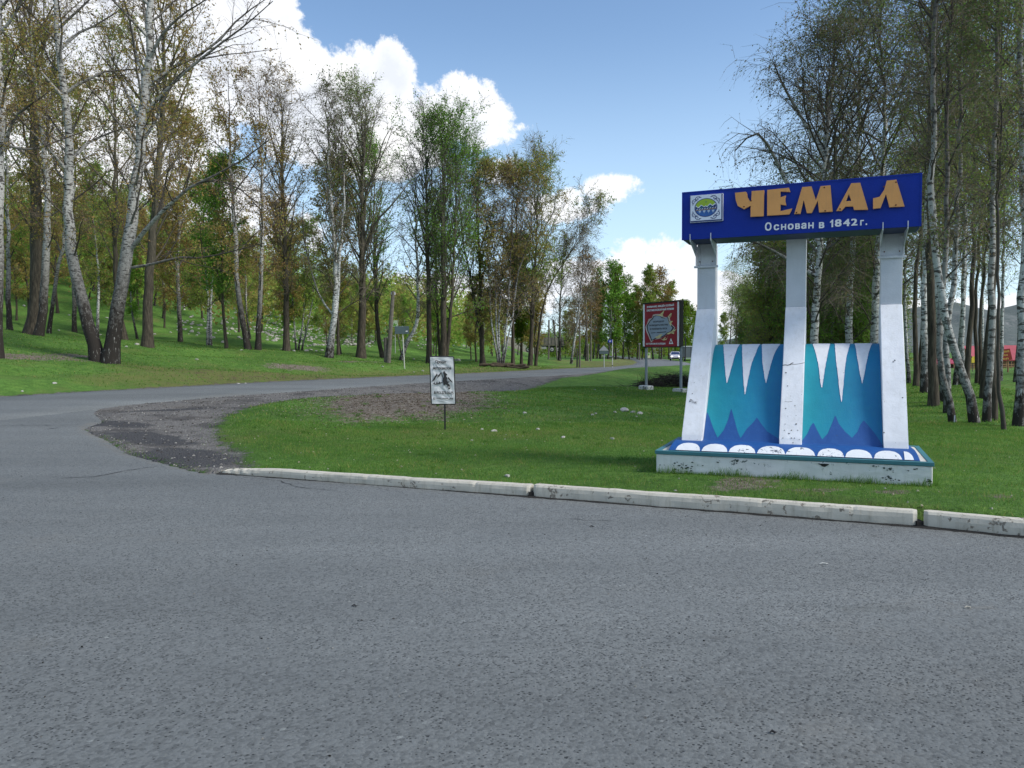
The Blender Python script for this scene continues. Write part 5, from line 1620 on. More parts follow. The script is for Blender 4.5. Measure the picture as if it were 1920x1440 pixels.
# low, leafy growth that closes the view between the posts
protoU = [tree_meshes(140 + i, [straight(5.5 + i, (0.4, 0.2), 0.2)], .06, bark='poplar', leaf=('olive', 'green')[i % 2], cb=.05, nprim=30, plen=.34, pang=(40, 70), nsec=8, ntw=9, nleaf=9, lsz=.07, clump=.75, tdroop=.15, tbias=.35, tw_r=.006) for i in range(2)]
rn = random.Random(9)
for i in range(26):
    px = rn.uniform(1455, 1690); Y = rn.uniform(36, 58)
    if i < 6: px = rn.uniform(1385, 1450); Y = rn.uniform(58, 75)
    x, y, z = at(px, Y)
    plant('bushy_sapling', protoU[i % 2], (x, y, z), 'leafy olive sapling in the undergrowth seen between the monument posts', cat='sapling', group='undergrowth saplings of the grove', rz=rn.uniform(0, 6), scale=rn.uniform(.8, 1.25))
for (px, Y, sc, lab) in [(1368, 62, .62, 'slim tree seen in the left opening of the monument, against the sky'), (1382, 64, .66, 'second slim tree in the left opening of the monument'), (1405, 70, .6, 'pale slender tree in the middle of the left monument opening')]:
    x, y, z = at(px, Y)
    plant('poplar_tree', protoR[1], (x, y, z), lab, rz=px, scale=sc)

# ---- wood where the road disappears
protoF = [tree_meshes(160 + i, [straight(15, (0.5, 0.3), 0.3)], .16, bark='birch', leaf=('lime', 'green', 'rust', 'olive', 'lime')[i], cb=.10 + .05 * (i % 3), nprim=26, plen=.26, pang=(25, 48), plift=.14, nsec=7, ntw=7, nleaf=7, lsz=.22, clump=.8, tdroop=.1, tbias=.45, tw_r=.014) for i in range(5)]
GF = 'spring green trees where the road disappears'
def far_label(px, Y, k):
    lm = min([(1075, 'right of the truck'), (1100, 'by the thin pole'), (1133, 'above the triangular sign back'), (1150, 'above the blue kilometre sign'), (1185, 'left of the warning board'), (1215, 'over the left edge of the warning board'), (1245, 'over the middle of the warning board'),
              (1270, 'over the approaching car'), (1300, 'beside the left monument post'), (1340, 'behind the left monument post'), (1400, 'in the left monument opening'), (1445, 'left of the middle post')], key=lambda q: abs(q[0] - px))[1]
    return '%s tree, %s row of far wood, %s' % (('lime green', 'fresh green', 'rust brown', 'olive', 'pale lime')[k], 'front' if Y < 163 else 'back', lm)
far = [(1112, 150, 2, .95), (1126, 152, 1, 1.15), (1140, 148, 1, 1.2), (1155, 150, 0, 1.15), (1168, 155, 1, 1.05), (1180, 158, 3, .85), (1195, 160, 3, .95), (1210, 158, 2, 1.0), (1225, 150, 3, 1.12), (1240, 152, 2, 1.12), (1254, 155, 3, .95), (1268, 160, 0, .7), (1282, 158, 0, .75), (1296, 162, 4, .7), (1310, 165, 2, .72),
       (1330, 165, 0, .7), (1120, 180, 4, 1.0), (1150, 185, 0, 1.1), (1185, 190, 0, 1.0), (1215, 185, 4, .9), (1245, 190, 0, .95), (1275, 195, 4, .8), (1300, 200, 0, .8), (1360, 190, 3, .8), (1400, 200, 3, .8), (1440, 190, 2, .8), (1095, 165, 2, .95), (1080, 170, 2, .8), (1204, 150, 0, .6), (1236, 168, 4, .8), (1262, 148, 4, .55), (1060, 185, 3, .7)]
rn = random.Random(3)
for (px, Y, k, sc) in far:
    x, y, z = at(px, Y)
    plant('birch_tree', protoF[k], (x, y, z), far_label(px, Y, k), group=GF, rz=px * .7, scale=sc)

LM = [(-200, 'beyond the left picture edge'), (20, 'behind the leftmost white birch'), (75, 'behind the thick dark poplar'), (130, 'left of the twin birch'), (200, 'in the fork of the twin birch'), (280, 'behind the brown poplar'), (345, 'above the left scree'),
      (425, 'above the thin green headed tree'), (475, 'between the V shaped pair'), (540, 'behind the straight dark poplar'), (580, 'above the bending thin birches'), (625, 'behind the forking white birch'), (680, 'behind the stout poplar'), (740, 'above the blank grey sign'),
      (810, 'above the rental banner'), (870, 'right of the rental banner'), (940, 'behind the five stemmed birch'), (1000, 'behind the middle group')]
seen_l = set()
def hill_label(px, Y, k, sc):
    col_ = ('olive birch', 'rust poplar', 'green birch', 'brown poplar')[k]
    lm = min(LM, key=lambda q: abs(q[0] - px))[1]
    for far_ in (('near' if Y < 84 else 'half way' if Y < 102 else 'high'),):
        for size in (('small' if sc < .45 else 'tall' if sc > .68 else 'medium'),):
            lab = '%s %s %s on the hillside %s' % (size, col_, {'near': 'low', 'half way': 'half way up', 'high': 'high up'}[far_], lm)
    return lab


# ---- trees on the hillside, individually, then the wood behind as one mass
protoH = [tree_meshes(180 + i, [straight(15, (0.8 * (-1) ** i, 0.3), 0.4)], .17, bark=('birch', 'poplar')[i % 2], leaf=('olive', 'rust', 'green', 'rust')[i], cb=.16, nprim=24, plen=.26, pang=(30, 55), nsec=7, ntw=7, nleaf=8, lsz=.19, clump=.75, tdroop=.15, tw_r=.012) for i in range(4)]
rn = random.Random(21)
GH = 'trees scattered over the hillside behind the slope'
used = []
for i in range(95):
    for _ in range(40):
        px = rn.uniform(-240, 1010); Y = rn.uniform(66, 120)
        x = (px - 960) / F * Y
        if all(math.hypot(x - a, Y - c) > 4.0 for a, c in used): break
    used.append((x, Y))
    z = gz(x, Y)
    sc = rn.uniform(.5, .9) * (1.0 if px < 560 else .62)
    kk = rn.randrange(4)
    plant('hillside_tree', protoH[kk], (x, Y, z), hill_label(px, Y, kk, sc), group=GH, rz=rn.uniform(0, 6.28), scale=sc)
# mass of the wood on the upper hill: many small leaf faces through rounded crowns
rg = np.random.RandomState(31)
LVs, LTs = [], []
for i in range(950):
    px = rg.uniform(-500, 930); r_ = rg.uniform(86, 205)
    x = (px - 960) / F * r_; y = r_
    z = gz(x, y)
    h = rg.uniform(4, 10); w = h * rg.uniform(.24, .36)
    n = 150
    u = rg.normal(0, 1, (n, 3)); u /= np.linalg.norm(u, axis=1, keepdims=True); u *= rg.uniform(.45, 1.1, (n, 1)) ** .5
    c = np.array([x, y, z + h * .58]) + u * np.array([w, w, h * .46])
    a = rg.normal(0, 1, (n, 3)); a /= np.linalg.norm(a, axis=1, keepdims=True)
    b2 = np.cross(a, rg.normal(0, 1, (n, 3))); b2 /= np.linalg.norm(b2, axis=1, keepdims=True)
    s = rg.uniform(.14, .42, (n, 1))
    LVs.append(np.stack([c, c + a * s * 1.3, c + a * s * .4 + b2 * s], 1).reshape(-1, 3))
    LTs.append(np.repeat(np.clip(rg.uniform(0, 1) * .8 + rg.normal(.1, .12, n), 0, 1), 3))
LV = np.concatenate(LVs)
me = mesh_np('hillside_wood', LV, None, np.arange(len(LV)).reshape(-1, 3), mats=[mat_leaf('hillside_foliage', [(0.36, 0.26, 0.10), (0.36, 0.34, 0.09), (0.28, 0.42, 0.075), (0.34, 0.52, 0.09)])], attrs=dict(tint=np.concatenate(LTs)))
tag(obj('hillside_wood', me), kind='stuff')

# low spring green wood closing the view at the end of the road
rg = np.random.RandomState(32)
LVs, LTs = [], []
for i in range(260):
    px = rg.uniform(1010, 1500); r_ = rg.uniform(172, 250)
    x = (px - 960) / F * r_; y = r_; z = gz(x, y)
    h = rg.uniform(4, 9) * (1 - .35 * (px > 1260)); w = h * rg.uniform(.22, .35); n = 170
    u = rg.normal(0, 1, (n, 3)); u /= np.linalg.norm(u, axis=1, keepdims=True); u *= rg.uniform(.4, 1.1, (n, 1)) ** .5
    c = np.array([x, y, z + h * .52]) + u * np.array([w, w, h * .5])
    a = rg.normal(0, 1, (n, 3)); a /= np.linalg.norm(a, axis=1, keepdims=True)
    b2 = np.cross(a, rg.normal(0, 1, (n, 3))); b2 /= np.linalg.norm(b2, axis=1, keepdims=True)
    s = rg.uniform(.16, .42, (n, 1))
    LVs.append(np.stack([c, c + a * s * 1.3, c + a * s * .4 + b2 * s], 1).reshape(-1, 3))
    LTs.append(np.repeat(np.clip(rg.uniform(.1, .9) + rg.normal(.1, .12, n), 0, 1), 3))
LV = np.concatenate(LVs)
me = mesh_np('distant_wood', LV, None, np.arange(len(LV)).reshape(-1, 3), mats=[mat_leaf('distant_foliage', [(0.20, 0.14, 0.05), (0.19, 0.19, 0.045), (0.16, 0.26, 0.045), (0.24, 0.36, 0.05)])], attrs=dict(tint=np.concatenate(LTs)))
tag(obj('distant_wood', me), kind='stuff')

# ------------------------------------------------------------------ signs and poles
M_POLE = simple('galvanised_pole', (0.42, 0.44, 0.45), 0.5, 0.15, 4, metal=0.0)
M_POLED = simple('dark_grey_pole', (0.10, 0.115, 0.13), 0.6, 0.15, 4)
M_BLACK = simple('black_frame', (0.012, 0.012, 0.013), 0.5, 0.1)
M_INK = simple('black_print', (0.02, 0.02, 0.022), 0.6, 0.05)
M_SIGNBACK = simple('sign_back', (0.085, 0.12, 0.125), 0.55, 0.12)
M_CONC = painted('whitewashed_block', (0.55, 0.54, 0.50), under=(0.12, 0.12, 0.11), chips=0.56, dirt=(0.2, 0.2, 0.18), dirtamt=0.6, size=7)
M_WOOD = simple('weathered_wood', (0.13, 0.115, 0.095), 0.9, 0.3, 6, bump=0.6, bscale=25)

# --- motorcycle rental banner on its black frame
x0, y0, _ = hit(834, 806)
z0 = gz(x0, y0)
m_ = y0 / F
W_, H_ = 0.475 * y0 / 15.6, 0.955 * y0 / 15.6
hb = (806 - 756) * m_
sg = empty('banner_sign', (x0, y0, z0 - .01), R(4), 'white fabric banner on a black frame advertising motorcycle rental, standing in the grass', 'sign')
bm = bmesh.new(); box(bm, -0.012, 0.020, 0.0, 0.03, -0.3, hb)
bm_obj('pole', bm, M_BLACK, sg)
lean = 0.030
def lx(z): return -0.045 * W_ - (z - hb) * lean
bm = bmesh.new()
pw = 0.016
for (xa, za_, xb, zb_) in ((-W_ / 2, 0, W_ / 2, -0.006), (-W_ / 2, H_, W_ / 2, H_ - .012), (-W_ / 2, 0, -W_ / 2, H_), (W_ / 2, -.006, W_ / 2, H_ - .012)):
    tube(bm, [(xa + lx(hb + za_), 0.012, hb + za_), (xb + lx(hb + zb_), 0.012, hb + zb_)], pw, 4)
bm_obj('frame', bm, M_BLACK, sg)
# cloth with pulled creases
nu, nv = 40, 80
V = []
for j in range(nv + 1):
    for i in range(nu + 1):
        a, c = i / nu, j / nv
        fold = 0
        for (cx, cz, ang, am, kk) in ((0, 1, -0.9, .010, 26), (1, 1, 0.75, .008, 30), (0, 0, .8, .006, 28), (1, 0, -.8, .009, 24), (0, .5, 1.2, .003, 30)):
            dx, dz = (a - cx) * W_, (c - cz) * H_
            th_ = math.atan2(dz, dx + 1e-6); rr = math.hypot(dx, dz)
            fold += 0.55 * am * math.sin(th_ * kk) * math.exp(-rr / .30) * min(1, rr / .04)
        fold += 0.004 * math.sin((a * 3 + c * 5) * 4)
        V.append(((a - .5) * (W_ - .01) + lx(hb + c * H_), -0.012 - fold, hb + .004 + c * (H_ - .012) - .006 * a))
ii = np.arange(len(V)).reshape(nv + 1, nu + 1)
fq = np.stack([ii[:-1, :-1], ii[:-1, 1:], ii[1:, 1:], ii[1:, :-1]], -1).reshape(-1, 4)
M_CLOTH = simple('banner_cloth', (0.52, 0.53, 0.54), 0.6, 0.06)
obj('banner', mesh_np('banner', V, fq, mats=[M_CLOTH], smooth=True), sg)
def on_banner(name, me, cx, cz, w, h, rot=0.0):
    fit_x(me, -w / 2, w / 2, -h / 2, h / 2)
    o = put(name, me, M_INK, sg, (lx(hb + cz * H_) + (cx - .5) * W_, -0.028, hb + cz * H_))
    o.rotation_euler = (0, rot, 0)
on_banner('lettering', text_mesh('Прокат', .1, .003), .46, .88, W_ * .46, H_ * .085, .04)
on_banner('lettering', text_mesh('мотоциклов', .1, .003), .50, .745, W_ * .78, H_ * .060, .02)
on_banner('lettering', text_mesh('8-913-273-76-75', .1, .003), .53, .235, W_ * .82, H_ * .060, .03)
on_banner('lettering', text_mesh('moto_travel_altai', .1, .002), .56, .115, W_ * .72, H_ * .045, .03)
def bpoly(loops, name='drawing'):
    L_ = [[((x - .5) * W_, (z - .5) * H_) for x, z in lp] for lp in loops]
    put(name, shape_mesh(L_, 0.0004), M_INK, sg, (lx(hb + .5 * H_), -0.0285, hb + .5 * H_))
bpoly([[(.04, .47), (.26, .645), (.28, .60), (.22, .56), (.16, .50)]])
bpoly([[(.26, .645), (.31, .60), (.36, .62), (.44, .675), (.50, .60), (.55, .52), (.52, .53), (.47, .60), (.44, .64), (.38, .59), (.33, .57), (.29, .53), (.30, .585)]])
bpoly([[(.06, .44), (.20, .425), (.34, .44), (.50, .465), (.50, .45), (.34, .418), (.20, .405), (.12, .415)]])
bpoly([[(.12, .43), (.16, .47), (.18, .43)]]); bpoly([[(.22, .43), (.27, .475), (.29, .435)]]); bpoly([[(.33, .44), (.38, .48), (.40, .445)]])
bpoly([[(.70, .545), (.76, .565), (.84, .51), (.93, .45), (.90, .45), (.82, .48), (.74, .53)]])
bpoly([[(.54, .685), (.60, .69), (.61, .665), (.66, .64), (.70, .62), (.69, .60), (.66, .60), (.66, .575), (.70, .55), (.68, .50), (.72, .47), (.80, .475), (.79, .46), (.72, .44), (.80, .40), (.83, .35), (.82, .315), (.74, .31), (.72, .35), (.68, .40), (.60, .41), (.57, .385), (.54, .40), (.53, .45), (.50, .48), (.52, .54), (.56, .57), (.55, .62), (.53, .65)], [(.75, .33), (.79, .335), (.79, .375), (.75, .37)]], 'rider_drawing')
bpoly([[(.10, .135), (.185, .135), (.185, .095), (.10, .095)], [(.12, .125), (.165, .125), (.165, .105), (.12, .105)]], 'logo_mark')

# --- fire warning board on two posts with concrete feet
pa = hit(1210, 729); pb = at(1275.5, 29.8)
Ya = pa[1]
ax0, ay0 = (1211 - 960) / F * 32.5, 32.5
bx0, by0 = (1276 - 960) / F * 30.6, 30.6
za0, zb0 = gz(ax0, ay0), gz(bx0, by0)
ang = math.atan2(by0 - ay0, bx0 - ax0)
Wd = math.hypot(bx0 - ax0, by0 - ay0)
bb = empty('warning_billboard', (ax0, ay0, za0), ang, 'dark red fire and tick warning board on two grey posts beside the brush pile', 'billboard')
ztop_a = CAMZ + (656.2 - 571) / F * ay0 - za0; zbot_a = CAMZ + (656.2 - 650) / F * ay0 - za0
def post_(x, zb):
    bm = bmesh.new(); tube(bm, [(x, 0.03, zb + .1), (x, 0.03, ztop_a - 0.04)], 0.055, 10)
    bm_obj('post', bm, simple('billboard_post', (0.22, 0.25, 0.28), 0.5, 0.15) if 'billboard_post' not in bpy.data.materials else bpy.data.materials['billboard_post'], bb)
    bm = bmesh.new(); box(bm, x - .30, x + .30, -0.16, 0.18, zb - .25, zb + .17, 0.05, 2)
    for v in bm.verts: v.co += Vector((mnoise.noise(v.co * 7), mnoise.noise(v.co * 7 + Vector((3, 0, 0))), 0)) * .03
    bm_obj('concrete_foot', bm, M_CONC, bb)
post_(0, 0.0); post_(Wd, zb0 - za0)
M_RED = simple('board_red', (0.28, 0.010, 0.026), 0.45, 0.18, 1.5)
PH = ztop_a - zbot_a
bm = bmesh.new(); box(bm, -0.03, Wd + 0.05, -0.10, -0.035, zbot_a, ztop_a)
bm_obj('board_panel', bm, M_RED, bb)
bm = bmesh.new()
box(bm, -0.05, Wd + 0.07, -0.14, 0.08, ztop_a + .001, ztop_a + 0.05); box(bm, -0.05, Wd + 0.07, -0.13, -0.02, zbot_a - .04, zbot_a - .001)
box(bm, Wd + .051, Wd + .10, -0.10, 0.06, zbot_a, ztop_a)
bm_obj('frame', bm, M_BLACK, bb)
for x_ in (-0.03, Wd - 0.055):
    bm = bmesh.new(); box(bm, x_, x_ + .09, -0.125, -0.101, zbot_a + .01, ztop_a - .01, .004)
    bm_obj('white_side_strip', bm, M_TXT, bb)
x_l, x_r = 0.08, Wd - 0.09
BWd = x_r - x_l
def bb_pt(x, z): return (x_l + (x - 150) / (1015 - 150) * BWd, ztop_a - (z - 95) / (1270 - 95) * PH)
def bbpoly(pts, y, mat, name='printed_shape'):
    L_ = [[bb_pt(*p) for p in lp] for lp in pts]
    put(name, shape_mesh(L_, 0.0006), mat, bb, (0, y, 0))
def bbtext(s, x0, x1, z0_, z1_, mat, bold=.004, rot=0.0):
    a = bb_pt(x0, z1_); c = bb_pt(x1, z0_)
    me = text_mesh(s, .1, bold)
    fit_x(me, -(c[0] - a[0]) / 2, (c[0] - a[0]) / 2, -(c[1] - a[1]) / 2, (c[1] - a[1]) / 2)
    put('lettering', me, mat, bb, ((a[0] + c[0]) / 2, -0.108, (a[1] + c[1]) / 2))
M_GREYP = simple('print_grey', (0.30, 0.34, 0.41), 0.5, 0.1)
M_FLAME = simple('print_flame', (0.62, 0.52, 0.26), 0.5, 0.3, 6)
M_PAPER = simple('print_paper', (0.52, 0.42, 0.40), 0.5, 0.15, 6)
M_CHAR = simple('print_char', (0.015, 0.012, 0.014), 0.5, 0.1)
hole = [(250, 650), (310, 560), (370, 520), (400, 455), (480, 440), (560, 455), (610, 505), (700, 520), (760, 490), (790, 600), (830, 700), (900, 780), (840, 870), (760, 900), (690, 960), (620, 1000), (520, 1010), (430, 1040), (350, 1090), (300, 960), (240, 830), (225, 720)]
cx_, cz_ = 560, 760
rn = random.Random(2)
bbpoly([[(cx_ + (x - cx_) * 1.20 + rn.uniform(-14, 14), cz_ + (z - cz_) * 1.17 + rn.uniform(-14, 14)) for x, z in hole]], -0.1022, M_PAPER, 'torn_paper_edge')
bbpoly([[(cx_ + (x - cx_) * 1.10 + rn.uniform(-16, 10), cz_ + (z - cz_) * 1.09 + rn.uniform(-10, 16)) for x, z in hole]], -0.1034, M_CHAR, 'charred_edge')
bbpoly([hole], -0.1046, M_GREYP, 'grey_ground')
for pts in ([(430, 425), (540, 420), (600, 370), (680, 300), (665, 360), (640, 420), (660, 470), (600, 450), (540, 440)],
            [(770, 520), (800, 450), (850, 390), (880, 395), (860, 470), (810, 540), (780, 560), (840, 480), (850, 430), (810, 480)],
            [(780, 560), (820, 640), (860, 600), (910, 600), (870, 650), (860, 740), (830, 700)],
            [(740, 930), (830, 890), (900, 850), (1000, 810), (960, 870), (890, 890), (950, 910), (930, 945), (860, 920), (800, 950)],
            [(420, 1010), (500, 990), (560, 940), (640, 930), (600, 1000), (520, 1050), (460, 1035)],
            [(560, 1040), (640, 1080), (700, 1020), (720, 1010), (690, 1090), (760, 1040), (800, 960), (740, 1090), (660, 1110), (600, 1070)]):
    bbpoly([pts], -0.1058, M_FLAME, 'flame_print')
bbtext('ВНИМАНИЕ, ВВЕДЁН ОСОБЫЙ', 205, 935, 140, 215, M_TXT)
bbtext('ПРОТИВОПОЖАРНЫЙ РЕЖИМ', 200, 935, 235, 305, M_TXT)
bbtext('ЗАПРЕЩЕНО', 375, 680, 570, 625, M_INK)
bbtext('РАЗВОДИТЬ КОСТРЫ', 275, 780, 665, 720, M_INK)
bbtext('И ПОСЕЩАТЬ ЛЕСА', 290, 760, 765, 820, M_INK)
bbpoly([[(315, 890), (450, 884), (450, 900), (315, 906)], ], -0.108, M_INK, 'small_print'); bbpoly([[(475, 882), (735, 870), (735, 890), (475, 902)]], -0.108, M_INK, 'small_print')
bbtext('ОСТОРОЖНО КЛЕЩИ!', 180, 715, 1170, 1225, M_TXT)
bbpoly([[(858, 1050), (920, 1205), (805, 1205)], [(858, 1110), (880, 1150), (878, 1180), (840, 1180), (838, 1150)]], -0.104, M_TXT, 'tick_triangle')

# --- brush pile behind the board
rg = np.random.RandomState(4)
bx, by, bz = at(1262, 35.5)
n = 1500
c = np.stack([bx + rg.normal(0.1, 1.05, n), by + rg.normal(0, .6, n), np.zeros(n)], 1)
hh = np.exp(-((c[:, 0] - bx) / 1.5) ** 2) * .95
c[:, 2] = bz + .62 * hh * rg.uniform(0, 1, n)
d = rg.normal(0, 1, (n, 3)); d[:, 2] *= .25; d[:, 2] += .05; d /= np.linalg.norm(d, axis=1, keepdims=True)
P = grow(c, d, rg.uniform(.2, .75, n), 4, rg, .12, 0, .1)
P[:, :, 2] = np.maximum(P[:, :, 2], bz - .03)
v, q = tubes(P, np.full((n, 1), .011) * np.array([1, .8, .6, .3])[None], 3)
tag(obj('brush_pile', mesh_np('brush_pile', v, q, mats=[simple('dead_brush', (0.022, 0.018, 0.014), 0.9, 0.4)])), 'dark pile of dead branches behind the fire warning board', 'brush pile')
for (px, Y, hgt, sd_, lab) in [(1212, 33.5, .9, 3, 'sparse dark weed clump by the left foot of the warning board'), (1222, 33.8, .7, 5, 'low dry weeds between the left board foot and the brush pile')]:
    x, y, z = at(px, Y); rg = np.random.RandomState(sd_); n = 40
    P = grow(np.stack([x + rg.normal(0, .15, n), y + rg.normal(0, .1, n), np.full(n, z)], 1), np.stack([rg.normal(0, .25, n), rg.normal(0, .25, n), np.ones(n)], 1), rg.uniform(.3, 1, n) * hgt, 4, rg, .12)
    v, q = tubes(P, np.full((n, 1), .008) * np.array([1, .8, .6, .3])[None], 3)
    tag(obj('weed_clump', mesh_np('weed_clump', v, q, mats=[bpy.data.materials['dead_brush']])), lab, 'weeds')

# --- small road signs seen from behind or from the front
def pole_sign(px, Y, ztop, label, r=.03, lean=0.0, mat=M_POLE, cat='road sign', name='road_sign', rz=0.0):
    x, y, z = at(px, Y)
    t = empty(name, (x, y, z), rz, label, cat)
    h = ztop - z
    bm = bmesh.new(); tube(bm, [(0, 0, -.2), (-lean * h, 0, h)], r, 8)
    bm_obj('pole', bm, mat, t)
    return t, h
zt = CAMZ + (658.5 - 611) / F * 48
t, h = pole_sign(759, 48, zt, 'blank dark grey back of a road sign on a leaning pale pole, across the road', .035, 0.046, simple('pale_pole', (0.50, 0.50, 0.44), 0.6, 0.15))
bm = bmesh.new(); box(bm, -0.046 * h - .46, -0.046 * h + .42, -.055, -.035, h - .50, h - .02, .01)
bm_obj('sign_back', bm, M_SIGNBACK, t)
bm = bmesh.new(); box(bm, -0.046 * h + .22, -0.046 * h + .34, -.060, -.056, h - .36, h - .30)
bm_obj('white_sticker', bm, M_TXT, t)
zt = CAMZ + (656.5 - 648) / F * 66
t, h = pole_sign(1133, 66, zt, 'grey back of a triangular warning sign with a plate under it, beyond the road', .035, 0.01)
bm = bmesh.new(); prism(bm, [(-.46, h - .42), (.38, h - .42), (-.04, h + .02)], 'y', -.06, -.04)
bm_obj('triangle_back', bm, simple('sign_back_light', (0.32, 0.34, 0.35), 0.5, 0.1), t)
bm = bmesh.new(); box(bm, -.42, .36, -.06, -.04, h - .70, h - .46)
bm_obj('plate_back', bm, M_SIGNBACK, t)
zt = CAMZ + (656.4 - 636.5) / F * 62
t, h = pole_sign(1148.5, 62, zt, 'small blue kilometre sign on a striped white pole at the road verge', .035, 0.0, simple('white_pole', (0.55, 0.55, 0.52), 0.5, 0.1))
bm = bmesh.new(); box(bm, -.36, -.04, -.06, -.04, h - .24, h - .02, .01)
sp_ = bm_obj('blue_plate', bm, simple('sign_blue', (0.01, 0.03, 0.33), 0.4, 0.05), t)
me = text_mesh('10', .15, .004); put('number', me, M_TXT, t, (-.2, -.064, h - .13))
for z_ in (.25, .95):
    bm = bmesh.new(); tube(bm, [(0, 0, z_), (0, 0, z_ + .10)], .037, 8); bm_obj('dark_band', bm, M_BLACK, t)
zt = CAMZ + (656 - 659) / F * 78
x, y, z = at(1216.5, 78)
t = empty('marker_sign', (x, y, z), 0, 'small pale yellow and green marker sign behind the left post of the warning board', 'road sign')
bm = bmesh.new(); tube(bm, [(0, .02, -.1), (0, .02, .7)], .03, 6); bm_obj('pole', bm, M_POLE, t)
bm = bmesh.new(); box(bm, -.17, .17, -.02, 0, 1.6 + (656 - 671.0) / F * 78 - z, 1.6 + (656 - 661) / F * 78 - z); bm_obj('plate', bm, simple('pale_yellow', (0.62, 0.64, 0.38), 0.5, 0.1), t)
bm = bmesh.new(); box(bm, -.08, .08, -.026, -.021, 1.6 + (656 - 666.0) / F * 78 - z, 1.6 + (656 - 662) / F * 78 - z); bm_obj('green_mark', bm, simple('sign_green', (0.15, 0.35, 0.05), 0.5, 0.1), t)
x, y, z = at(743.5, 78)
t = empty('info_sign', (x, y, z), 0, 'green and white information board just above the blank grey sign', 'sign')
h1 = 1.6 + (658.5 - 600.5) / F * 78 - z; h0 = 1.6 + (658.5 - 612.5) / F * 78 - z
bm = bmesh.new(); tube(bm, [(-.1, .03, -.2), (-.1, .03, h1)], .04, 6); bm_obj('pole', bm, M_POLE, t)
bm = bmesh.new(); box(bm, -.32, .20, -.02, 0, h0, h1); bm_obj('plate', bm, simple('sign_pale_green', (0.55, 0.68, 0.50), 0.5, 0.15, 3), t)
bm = bmesh.new(); prism(bm, [(-.28, h0 + .05), (.0, h0 + .08), (.15, h0 + .3), (-.05, h0 + .25), (-.2, h0 + .42)], 'y', -.027, -.021); bm_obj('green_mark', bm, bpy.data.materials['sign_green'], t)

# wooden poles
def wood_pole(px, Y, pytop, pxtop, label, r=.12, cross=False, stub=None, cat='utility pole'):
    x, y, z = at(px, Y)
    t = empty('utility_pole', (x, y, z), 0, label, cat)
    h = CAMZ + (657.5 - pytop) / F * Y - z
    dx = (pxtop - px) / F * Y
    bm = bmesh.new(); tube(bm, [(0, 0, -.3), (dx * .5, 0, h * .5), (dx, 0, h)], [r, r * .9, r * .75], 9)
    bm_obj('pole', bm, M_WOOD, t)
    if stub:
        bm = bmesh.new(); tube(bm, [(stub, .1, -.2), (stub + .02, .05, 1.7)], r * .8, 8); bm_obj('stub', bm, M_WOOD, t)
        bm = bmesh.new(); tube(bm, [(stub - .05, .05, 1.2), (.15, -.02, 1.25)], .03, 6); bm_obj('wire_tie', bm, M_BLACK, t)
    if cross:
        bm = bmesh.new(); box(bm, dx - .9, dx + .9, -.06, .06, h - .45, h - .33); bm_obj('crossarm', bm, M_WOOD, t)
    for s_ in (-.1, .1):
        bm = bmesh.new(); tube(bm, [(dx + s_ * 1.2, -.05, h - .25), (dx + s_ * 1.2, -.05, h - .08)], .03, 6); bm_obj('insulator', bm, M_TXT, t)
    return t
wood_pole(728, 52, 545, 739, 'leaning wooden pole with a stub at its foot, in front of the stout poplar', .16, stub=-.18)
wood_pole(1087, 68, 600, 1087, 'dark slim pole with a short stub beside it, right of the truck', .09, stub=-.22)
wood_pole(1108, 105, 552, 1109, 'thin wooden pole in front of the reddish birch', .11)
x, y, z = at(1034, 120)
t = empty('utility_pole', (x, y, z), 0, 'dark H shaped wooden pole pair rising behind the dump truck', 'utility pole')
for dx in (-.35, .35):
    bm = bmesh.new(); tube(bm, [(dx * 1.3 + .6 * (dx > 0), 0, -1), (dx, 0, 6.5)], .13, 7); bm_obj('pole', bm, M_WOOD, t)
bm = bmesh.new(); box(bm, -1.9, 1.1, -.08, .08, 2.6, 2.78); bm_obj('crossarm', bm, M_WOOD, t)
wood_pole(1199, 140, 644, 1199, 'pale post at the edge of the far wood', .14, cat='post')
wood_pole(1103, 110, 645, 1102.5, 'short pale concrete post near the gravel track', .13, cat='post')
x, y, z = at(1285, 120)
t = empty('dark_pole', (x, y, z), 0, 'thin dark pole just above the grey van', 'pole')
bm = bmesh.new(); tube(bm, [(0, 0, -.1), (0, 0, CAMZ + (655.5 - 631) / F * 120 - z)], .09, 7); bm_obj('pole', bm, M_BLACK, t)

# ------------------------------------------------------------------ vehicles
M_RUB = simple('tyre_rubber', (0.015, 0.015, 0.016), 0.85, 0.1)
M_GLASS = simple('dark_window', (0.02, 0.035, 0.09), 0.1, 0.1, spec=0.6)
M_RIM = simple('wheel_rim', (0.35, 0.34, 0.31), 0.5, 0.1)
def wheel(parent, x, y, z, r, w, rim=M_RIM, rr=.6):
    bm = bmesh.new()
    prof = [(-w / 2, r * .55), (-w / 2, r * .93), (-w * .35, r), (w * .35, r), (w / 2, r * .93), (w / 2, r * .55)]
    n = 20; rings = []
    for k in range(n):
        a = k / n * 6.28318
        rings.append([bm.verts.new((x + p[0], y + p[1] * math.cos(a), z + p[1] * math.sin(a))) for p in prof])
    for k in range(n):
        A, B = rings[k], rings[(k + 1) % n]
        for j in range(len(prof) - 1): bm.faces.new((A[j], A[j + 1], B[j + 1], B[j]))
    o = bm_obj('wheel', bm, M_RUB, parent, smooth=True)
    bm = bmesh.new(); tube(bm, [(x - w * .42, y, z), (x - w * .2, y, z), (x + w * .2, y, z), (x + w * .42, y, z)], [r * rr, r * .3, r * .3, r * rr], 14)
    c_ = bm_obj('rim', bm, rim); c_.parent = o
